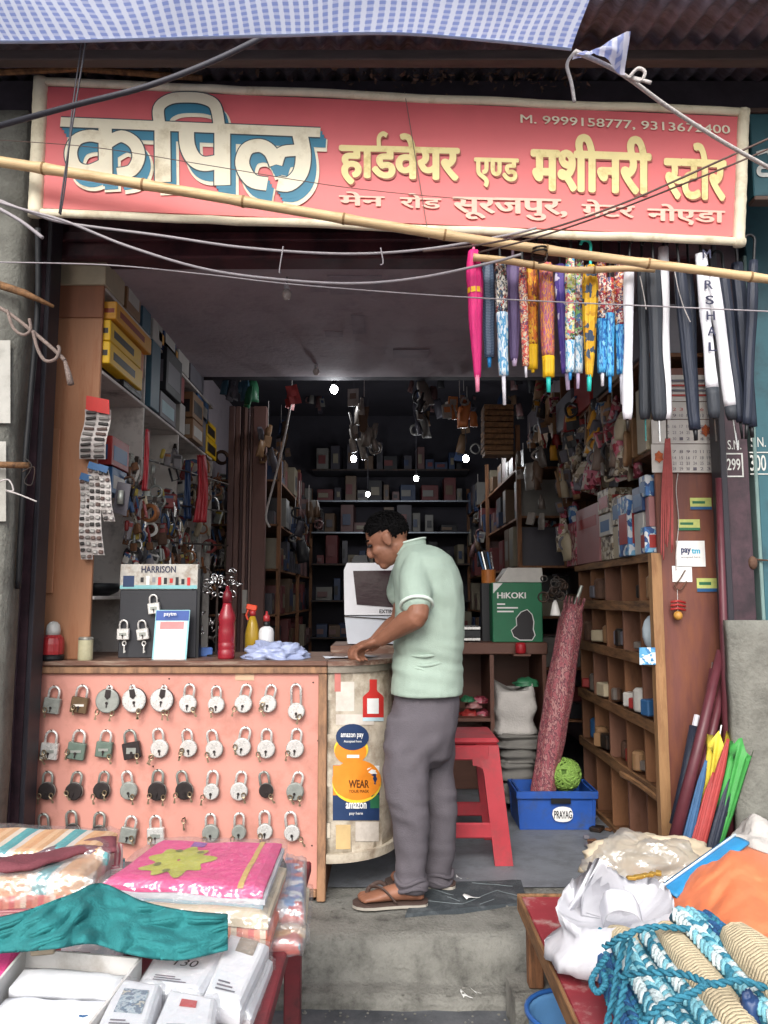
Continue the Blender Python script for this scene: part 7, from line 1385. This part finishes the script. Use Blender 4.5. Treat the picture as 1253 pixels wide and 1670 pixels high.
# teal cloth thrown across
m_tealc = mat('teal_cloth', 0x237072, .85, .12, 20, bump=.35, bscale=140)
tq = [(-60, 1505), (30, 1488), (110, 1460), (165, 1440), (230, 1468), (300, 1484), (372, 1490)]; tlow = [(-60, 1553), (20, 1549), (90, 1543), (150, 1535), (210, 1552), (290, 1562), (372, 1545)]
qa = smooth_path([V((x, y, 0)) for x, y in tq], 8); qb = smooth_path([V((x, y, 0)) for x, y in tlow], 8)
def tealf(u, v):
    i = u*(len(qa)-1); k = min(int(i), len(qa)-2); a = qa[k].lerp(qa[k+1], i-k); c = qb[k].lerp(qb[k+1], i-k); q = a.lerp(c, v)
    z = ZA+.15+.035*math.exp(-((u-.38)/.2)**2)-.05*v+.012*noise.noise((u*5+v*1.5, v*2.2-u*4, 4))+.022*abs(noise.noise((u*8+v*2.5, v*2-u*5, 0)))+.0015*noise.noise((u*24, v*12, 2))
    if u > .75: z -= (u-.75)*.06
    return PZ(q.x, q.y, z)
b = MB(); b.slab(90, 24, tealf, .006); tag(b.build('teal_cloth', m_tealc, smooth=True), 'crumpled teal cloth thrown across the left table', 'cloth')
cq = smooth_path([PZ(130, 1468, ZA+.155), PZ(165, 1478, ZA+.17), PZ(172, 1500, ZA+.15), PZ(150, 1530, ZA+.12)], 6)
# open white box with packets
m_card = mat('white_card', 0xc8c6c4, .7, .05, 10, dirt=0xa8a29c, damt=.2, dscale=8)
wb = thing('open_carton', 'open white carton of white packets at the front left', 'box', PZ(90, 1660, ZA)); zb0 = ZA+.002; hb = .075; zq = zb0+hb
B = [PZ(-90, 1700, zq), PZ(125, 1700, zq), PZ(232, 1562, zq), PZ(40, 1545, zq)]
for i in range(4):
    p = B[i]; q = B[(i+1) % 4]; b = MB(); d = (q-p).normalized(); nrm = V((-d.y, d.x, 0))
    b.prism([V((p.x, p.y, zb0)), V((q.x, q.y, zb0)), V((q.x, q.y, zq)), V((p.x, p.y, zq))], nrm*.006); b.build('side', m_card, wb)
b = MB(); b.prism([V((p.x, p.y, zb0)) for p in B], (0, 0, .004)); b.build('base', m_card, wb)
b = MB(); d = (B[2]-B[3]).normalized(); q = B[3]+d*.03; b.box(q+V((.02, -.01, .005)), (.05, .03, .02), rotz(.2), .003); b.build('tab', mat('buff_card', 0xb0a08c, .7), wb)
Bc = sum((V(p) for p in B), V((0, 0, 0)))/4
m_pkt = mat('white_packet', 0xdfe1e6, .35, .04, 12, bump=.3, spec=.55)
for i in range(3):
    t = thing('white_packet', f'plain white packet inside the open carton, {ordn[i]} from the front', 'packet', Bc); b = MB()
    o_ = .1+.27*i
    b.slab(12, 8, lambda u, v: (lambda uu, vv: (lambda p: V((p.x, p.y, zb0+.03+.012*i+.006*noise.noise((uu*6, vv*6, i))+.01*sin(pi*u)*sin(pi*v))))((B[0]*(1-uu)+B[1]*uu)*(1-vv)+(B[3]*(1-uu)+B[2]*uu)*vv))(.08+.84*u, o_+.24*v+.02*u), .02); b.build('packet', m_pkt, t, smooth=True)
# white packets with small pictures in the front
def wpack(label, q, z, th, pic, lid=None, seed=0, txt=None):
    t, pos, zt2 = pack('picture_packet', label, q, z, [(th, m_pkt, 'packet')], group='white picture packets', wrapm=wrap, seed=seed, nz=.004, puff=.005)
    for k in range(3): b = MB(); v0_ = .12+.05*k; b.slab(6, 2, lambda u, v: pos(.2+(.5-.1*k)*u, v0_+.018*v, zt2+.002), .0006); b.build('text_line', m_ink, t)
    if pic: u0, v0, u1, v1, m = pic; b = MB(); b.slab(5, 5, lambda u, v: pos(u0+(u1-u0)*u, v0+(v1-v0)*v, zt2+.002), .0006); b.build('picture', m, t)
    return t, pos, zt2
pic1 = pal('pic_grey', [0x8a9aa8, 0xa8b4bc, 0x6a7a8c, 0xb8b4a8], 50, 'noise'); pic2 = mat('pic_brown', 0x8d8378, .6, .3, 40); pic3 = mat('pic_text', 0x55585f, .6); pic4 = pal('pic_teal', [0x5aa0a8, 0xb8c8cc, 0x4a8a94], 40)
wpack('white packet with grey house picture at the bottom edge', [(150, 1690), (240, 1690), (268, 1600), (200, 1590)], ZA+.03, .045, (.2, .35, .75, .75, pic1), seed=1); wpack('white packet with small red logo beside the grey picture one', [(242, 1695), (350, 1690), (358, 1622), (280, 1608)], ZA+.03, .045, (.3, .6, .6, .75, mat('pic_red', 0xb84a4a, .6)), seed=2)
t, pos, zt2 = wpack('white packet hand marked 130 under the teal cloth', [(222, 1605), (330, 1618), (372, 1545), (262, 1540)], ZA+.02, .035, (.4, .78, .7, .95, pic4), seed=3)
o = pos(.4, .4, zt2+.006); ux = (pos(.72, .4, zt2)-pos(.4, .4, zt2)); text('130', o, ux, (ux.cross(V((0, 0, -1)))).normalized()*1, .05, .03, p_dk, t, lift=.004)
wpack('white packet with round brown picture at the right end', [(332, 1625), (395, 1640), (442, 1535), (378, 1515)], ZA+.035, .03, (.3, .68, .75, .92, pic2), seed=4); wpack('lower white packet under the round picture packet', [(325, 1640), (412, 1655), (448, 1560), (380, 1540)], ZA+.004, .028, None, seed=6); wpack('flat white packet between carton and teal cloth', [(95, 1560), (195, 1572), (205, 1530), (110, 1520)], ZA+.02, .03, None, seed=7)
t = bpy.data.objects['picture_packet.003'] if 'picture_packet.003' in bpy.data.objects else None
pack('pink_packet', 'hot pink folder at the left picture edge', [(-60, 1600), (15, 1590), (42, 1535), (-40, 1525)], ZA+.04, [(.02, m_pinkc, 'folder')], wrapm=None, seed=1)
pack('white_sheet_pack', 'white folded sheet beside the teal cloth at left', [(15, 1490), (90, 1478), (150, 1440), (40, 1436)], ZA+.05, [(.03, m_whc, 'folded_sheet')], seed=11)
crumple('blue_lid', 'small round blue lid at the bottom edge between packets', PZ(136, 1672, ZA+.03), .03, .02, .012, y_blue, 'bowl', 2, n=10)  # a round blue lid, shaped as a low dome
# ------------------------------------------------------------------ front right bench and its goods
ZB2 = .40; rb = thing('low_bench', 'low worn red bench carrying ropes and bags at front right', 'bench', V((1.0, 2.4, 0)))
bx0 = PZ(850, 1462, ZB2).x; by1 = PZ(850, 1462, ZB2).y
b = MB(); b.bb((bx0, 1.5, ZB2-.035), (2.3, by1, ZB2), .005); b.build('bench_top', mat('worn_red_paint', 0x8a3038, .55, .2, 6, bump=.2, dirt=0xa8908a, damt=.22, dscale=12), rb)
b = MB(); b.bb((bx0-.012, 1.5, ZB2-.05), (bx0-.001, by1, ZB2+.006), .003); b.build('edge_strip', m_woodh, rb); b = MB(); b.bb((bx0-.012, by1+.001, ZB2-.05), (2.3, by1+.014, ZB2+.006), .003); b.build('edge_strip', m_woodh, rb)
for x, y in [(bx0+.01, by1-.07), (bx0+.01, 1.6), (2.2, by1-.07), (2.2, 1.6)]: b = MB(); b.bb((x, y, .13 if y > 2 and x < 1 else 0), (x+.05, y+.05, ZB2-.036), .004); b.build('leg', m_woodd, rb)
p = V((bx0+.05, by1-.05, 0)); b = MB(); b.slab(8, 8, lambda u, v: V((p.x-.1+.22*u+.01*noise.noise((u*4, v*4, 3)), p.y-.1+.2*v, .128+.006*noise.noise((u*6, v*6, 1)))), .14); tag(b.build('stone_block', m_conc), 'rough stone block propping the bench leg', 'block')
# orange sack with blue hem
m_orng = mat('orange_tarp', 0xd87a52, .5, .07, 8, bump=.3, bscale=25, spec=.4); m_bluh = mat('blue_hem', 0x2f86bc, .45, .1, 30, bump=.2)
def orangef(u, v):
    x = 1072+235*u; top = 1455-85*min(1, u/.505)+(42*(u-.505)/.495 if u > .505 else 0)
    y = top+(1560-top)*v; z = ZB2+.10+.10*math.exp(-((u-.5)/.45)**2)-.03*v+.03*noise.noise((u*3, v*3, 2))+.014*abs(noise.noise((u*5+v*4, v*4, 5)))+.0012*noise.noise((u*25, v*20, 5)); return PZ(x, y, z)
osk = thing('orange_sheet', 'folded orange tarpaulin with blue hem on the bench', 'tarpaulin', PZ(1150, 1480, ZB2))
b = MB(); b.slab(90, 60, orangef, .10); b.build('sheet', m_orng, osk, smooth=True)
hem = [orangef(u, 0)+V((0, 0, .012)) for u in [i/30*.505 for i in range(31)]]
b = MB(); b.slab(31, 5, lambda u, v: hem[int(u*30+.5)]+V((.035*v, -.07*v*1.0, .006*sin(v*3)+.002)), .008); b.build('blue_hem', m_bluh, osk, smooth=True)
b = MB(); b.tube([h+V((.01, -.02, .012)) for h in hem], .004, 5); b.build('hem_cord', mat('pale_cord', 0xb8c8d4, .6), osk)
crumple('clear_plastic_bag', 'clear plastic bag of yellow packets behind the orange sheet', PZ(1055, 1430, ZB2+.02), .2, .16, .12, wrap2, 'bag', 7, n=20); crumple('beige_bundle', 'beige cloth bundle behind the white bag on the bench', PZ(1070, 1420, ZB2+.0), .26, .12, .10, m_creamc, 'bundle', 5, n=20)
for i in range(5): b = MB(); q = PZ(1030+i*11, 1432-i*2, ZB2+.12); b.box(q, (.03, .02, .012), rotz(.3*i), .003); tag(b.build('gold_packet', mat('gold_foil', 0xc09a4a, .3, .2, 30, metal=.4)), f'small gold and orange packet behind the white bag, {ordn[i]} from the left', 'packet')
crumple('white_sack', 'white sack bulging at the right edge behind the orange sheet', PZ(1255, 1425, ZB2+.05), .14, .14, .15, m_sack, 'sack', 9, n=18)
# white carrier bag with open mouth
m_wbag = mat('white_polybag', 0xd6d6dc, .4, .04, 10, bump=.25, bscale=30, spec=.5, transl=.25)
cb_ = thing('carrier_bag', 'crumpled white carrier bag with open mouth on the bench corner', 'bag', PZ(985, 1560, ZB2))
rim = smooth_path([PZ(906, 1480, ZB2+.17), PZ(926, 1442, ZB2+.19), PZ(950, 1425, ZB2+.23), PZ(974, 1399, ZB2+.29), PZ(1000, 1418, ZB2+.25), PZ(1030, 1436, ZB2+.2), PZ(1066, 1432, ZB2+.2), PZ(1092, 1452, ZB2+.2), PZ(1098, 1484, ZB2+.18), PZ(1060, 1500, ZB2+.16), PZ(1020, 1510, ZB2+.15), PZ(980, 1514, ZB2+.15), PZ(935, 1508, ZB2+.15), PZ(906, 1480, ZB2+.17)], 6)[:-1]
NR = len(rim)
def bagr(cx, cy, z, rx, ry, seed, am=.12):
    c = PZ(cx, cy, z); out = []
    for k in range(NR):
        d = rim[k]-sum(rim, V((0, 0, 0)))/NR; a = math.atan2(d.y, d.x); w = 1+am*noise.noise((cos(a)*2.2, sin(a)*2.2, seed))+am*.7*abs(noise.noise((cos(a)*5, sin(a)*5, seed*1.3)))+.03*noise.noise((k*1.1, seed, 0))
        out.append(c+V((rx*cos(a)*w, ry*sin(a)*w, .012*noise.noise((k*.4, seed*2, 1)))))
    return out
rc = sum(rim, V((0, 0, 0)))/NR
wj = [p+V((.004*noise.noise((k*.8, 1, 0)), .006*noise.noise((k*.9, 5, 0)), .012*noise.noise((k*.7, 9, 0)))) for k, p in enumerate(rim)]
low = [bagr(975, 1575, ZB2+.003, .085, .09, 1), bagr(962, 1566, ZB2+.03, .115, .12, 1.2), bagr(962, 1548, ZB2+.065, .115, .12, 1.6), bagr(985, 1528, ZB2+.095, .115, .115, 2.0), bagr(998, 1512, ZB2+.115, .13, .12, 2.5)]
mid = [p.lerp(q, .5)+V((.01*noise.noise((k*.5, 3, 3)), 0, -.012+.012*noise.noise((k*.6, 7, 3)))) for k, (p, q) in enumerate(zip(low[-1], wj))]
fold = [p+V((0, 0, -.012))+(rc-p)*.035 for p in wj]; inn = [p.lerp(q, .55)*.94+rc*.06+V((.012*noise.noise((k*.7, 2, 8)), 0, .01*noise.noise((k*.5, 4, 8)))) for k, (p, q) in enumerate(zip(low[-1], wj))]
bot = [p.lerp(PZ(1000, 1500, ZB2+.1), .35)+V((0, 0, .008)) for p in low[-1]]; bot2 = [p.lerp(PZ(1000, 1500, ZB2+.09), .8) for p in low[-1]]
b = MB(); b.rings(low+[mid, wj, fold, inn, bot, bot2]); b.build('bag', m_wbag, cb_, smooth=True)
hp = smooth_path([PZ(978, 1478, ZB2+.16), PZ(988, 1456, ZB2+.21), PZ(1008, 1446, ZB2+.225), PZ(1030, 1458, ZB2+.21), PZ(1044, 1482, ZB2+.17)], 6)
b = MB(); b.slab(5, len(hp), lambda u, v: hp[int(v*(len(hp)-1)+.5)]+V((.0, -.035*u, -.045*u+.006*sin(v*9))), (0, .002, -.002)); b.build('handle', m_wbag, cb_, smooth=True)
# rope hanks
rk = dict(bump=.6, bscale=220); m_rb = [mat('rope_white', 0xc4d2d4, .8, .1, 60, **rk), mat('rope_aqua', 0x7ab4c2, .8, .15, 60, **rk), mat('rope_sea', 0x33788f, .8, .2, 60, **rk)]; m_rb2 = [mat('rope_navy', 0x24507e, .8, .2, 60, **rk), mat('rope_sea', 0x33788f, .8), mat('rope_midblue', 0x2f6a9a, .8, .2, 60, **rk)]; m_rbe = mat('rope_beige', 0xb8aa8e, .8, .15, 60, bump=.5, bscale=160); m_rt = mat('rope_teal', 0x266a80, .7, .2, 60, bump=.5, bscale=160)
def hank(label, x0, y0, x1, y1, z0, z1, wpx, m, kind='braid', group='rope hanks on the bench'):
    a = PZ(x0, y0, z0); c = PZ(x1, y1, z1); d = c-a; L_ = d.length; d.normalize(); sd = V((0, 0, 1)).cross(d).normalized(); nn = d.cross(sd); w = wpx*a.y/F/2
    t = thing('rope_hank', label, 'rope', (a+c)/2, group)
    if kind == 'braid':
        # plaited chain: rows of V shaped strands
        step = .0175; n = int(L_/step); b = MB(); cols = 4; cw = 2*w*.92/cols; r_ = .0078
        for j in range(cols):
            o = (j-(cols-1)/2)*cw; lf = lambda x: w*.62*math.sqrt(max(.03, 1-(x/w)**2)); sl_ = 1 if j % 2 else -1
            for i in range(n+1):
                b.mat(R.choice((0, 0, 1, 1, 2)))
                xa = o-sl_*cw*.5; xb_ = o+sl_*cw*.5; jit = V((R.uniform(-1, 1), R.uniform(-1, 1), R.uniform(-1, 1)))*.0015
                q = [a+d*(i*step+t_*.034)+sd*(xa+(xb_-xa)*t_)+nn*(lf(xa+(xb_-xa)*t_)+.006*sin(pi*t_))+jit for t_ in (0, .3, .65, 1)]
                b.tube(q, [r_*.6, r_, r_, r_*.6], 6)
        b.build('plait', m, t, smooth=True)['kind'] = 'stuff'
        b = MB(); n_ = 12; b.rings([[a+d*(L_*u)+sd*(w*.9*cos(2*pi*k/n_))+nn*(w*.58*sin(2*pi*k/n_)) for k in range(n_)] for u in (0, .5, 1)]); b.build('core', m[-1], t, smooth=True)
    else:
        b = MB(); turns = int(L_/.010); pts = []
        for i in range(turns*10):
            th = 2*pi*i/10; u = i/(turns*10); k = 1-.35*abs(2*u-1)**3; pts.append(a+d*(L_*u)+sd*(w*k*cos(th))+nn*(w*.8*k*sin(th)))
        b.tube(pts, .0068, 5); b.build('winding', m, t, smooth=True)['kind'] = 'stuff'
        b = MB(); n_ = 12; b.rings([[a+d*(L_*u)+sd*(w*.9*(1-.35*abs(2*u-1)**3)*cos(2*pi*k/n_))+nn*(w*.7*(1-.35*abs(2*u-1)**3)*sin(2*pi*k/n_)) for k in range(n_)] for u in (0.02, .2, .5, .8, .98)]); b.build('core', m, t, smooth=True)
    return t
hank('blue and white plaited rope hank, leftmost upright one', 1022, 1545, 1120, 1720, ZB2+.12, ZB2+.1, 56, m_rb); hank('blue and white plaited rope hank, middle one', 1062, 1528, 1195, 1715, ZB2+.16, ZB2+.13, 48, m_rb); hank('blue and white plaited rope hank beside the beige ones, right', 1112, 1496, 1300, 1700, ZB2+.22, ZB2+.17, 46, m_rb); hank('deep blue rope hank along the far right of the pile', 1142, 1500, 1310, 1650, ZB2+.22, ZB2+.2, 34, m_rb2); hank('deep blue rope hank at the lower left of the pile', 1000, 1600, 1060, 1720, ZB2+.07, ZB2+.06, 54, m_rb2); hank('small deep blue hank standing by the carrier bag', 985, 1530, 1012, 1640, ZB2+.08, ZB2+.06, 38, m_rb2)
hank('beige rope hank wound between the blue hanks', 1085, 1516, 1235, 1710, ZB2+.2, ZB2+.16, 42, m_rbe, 'wind'); hank('fat beige rope roll at the right edge', 1200, 1525, 1320, 1650, ZB2+.24, ZB2+.22, 66, m_rbe, 'wind'); hank('small beige hank behind the blue rope tops', 1000, 1522, 1060, 1550, ZB2+.12, ZB2+.14, 34, m_rbe, 'wind')
def ropeline(label, pts, r=.0045, m=m_rt):
    sp_ = smooth_path([PZ(x, y, z+ZB2+.035) for x, y, z in pts], 14); t = thing('binding_rope', label, 'rope', sp_[0], 'teal ropes tying the hanks')
    for k in range(2):
        q = []
        for i, p in enumerate(sp_):
            tg = (sp_[min(i+1, len(sp_)-1)]-sp_[max(i-1, 0)]).normalized(); x = tg.orthogonal().normalized(); x = (V((0, 0, 1))-tg*tg.z).normalized() if abs(tg.z) < .95 else x; y = tg.cross(x); a = i*.85+k*pi; q.append(p+x*(.0042*cos(a))+y*(.0042*sin(a)))
        b = MB(); b.tube(q, r, 6); b.build('strand', m if k else m_rb[2], t, smooth=True)
ropeline('teal rope tied across the tops of the hanks', [(985, 1545, .14), (1020, 1525, .19), (1065, 1512, .2), (1120, 1515, .2), (1150, 1520, .18)]); ropeline('teal rope tied across the middle of the hanks', [(1010, 1592, .15), (1060, 1585, .2), (1120, 1590, .22), (1160, 1605, .22), (1210, 1600, .22), (1270, 1620, .18)]); ropeline('teal rope slanting under the middle tie', [(1045, 1670, .16), (1080, 1640, .2), (1130, 1620, .22), (1150, 1605, .23)]); ropeline('teal rope loop hanging at the left of the hanks', [(990, 1560, .12), (975, 1580, .09), (965, 1602, .07), (975, 1618, .07), (988, 1605, .08), (985, 1588, .09)]); ropeline('teal rope end running down at the left', [(1020, 1530, .15), (1008, 1580, .13), (1000, 1630, .1), (985, 1690, .08)]); ropeline('teal rope end beside the left one', [(1030, 1535, .16), (1022, 1590, .15), (1012, 1640, .12), (1000, 1695, .1)])
crumple('navy_cap', 'small navy plastic cap at the bottom right on the ropes', PZ(1225, 1660, ZB2+.17), .022, .022, .04, y_dkb, 'cap', 2, n=12)
# blue tub under the bench
bt = thing('blue_tub', 'pale blue plastic tub on the road under the bench', 'tub', PZ(925, 1690, .0)); p = V((.50, 2.45, 0)); p = PZ(920, 1650, .20); p = V((p.x+.02, p.y, 0)); m_tub = mat('tub_blue', 0x5f92c4, .3, .1, 8, spec=.5)
b = MB(); b.lathe([(.1, .002), (.115, .02), (.125, .18), (.132, .2), (.128, .2), (.118, .18), (.108, .03), (.01, .02)], p, n=28); b.build('tub', m_tub, bt, smooth=True); b = MB(); b.tube([p+V((.13*cos(2*pi*k/28), .13*sin(2*pi*k/28), .2)) for k in range(28)], .008, 6, closed=True); b.build('rim', mat('tub_rim', 0x2c5a9a, .35), bt, smooth=True)
# ------------------------------------------------------------------ tell look-alikes apart by their order in the picture
ORD = 'first second third fourth fifth sixth seventh eighth ninth tenth eleventh twelfth thirteenth fourteenth fifteenth sixteenth seventeenth eighteenth nineteenth twentieth'.split()
seen = {}
for o in COL.objects:
    if o.parent is None and 'label' in o: seen.setdefault(o['label'], []).append(o)
for lab, obs in seen.items():
    if len(obs) < 2: continue
    obs.sort(key=lambda o: ORG[o.name].x/ORG[o.name].y)
    for i, o in enumerate(obs):
        n = ORD[i] if i < 20 else ORD[(i % 10)].replace('first', 'twenty-first') if False else (ORD[i] if i < 20 else 'number %d' % (i+1))
        o['label'] = f'{lab}, {n} from the left'
        if 'group' not in o: o['group'] = lab
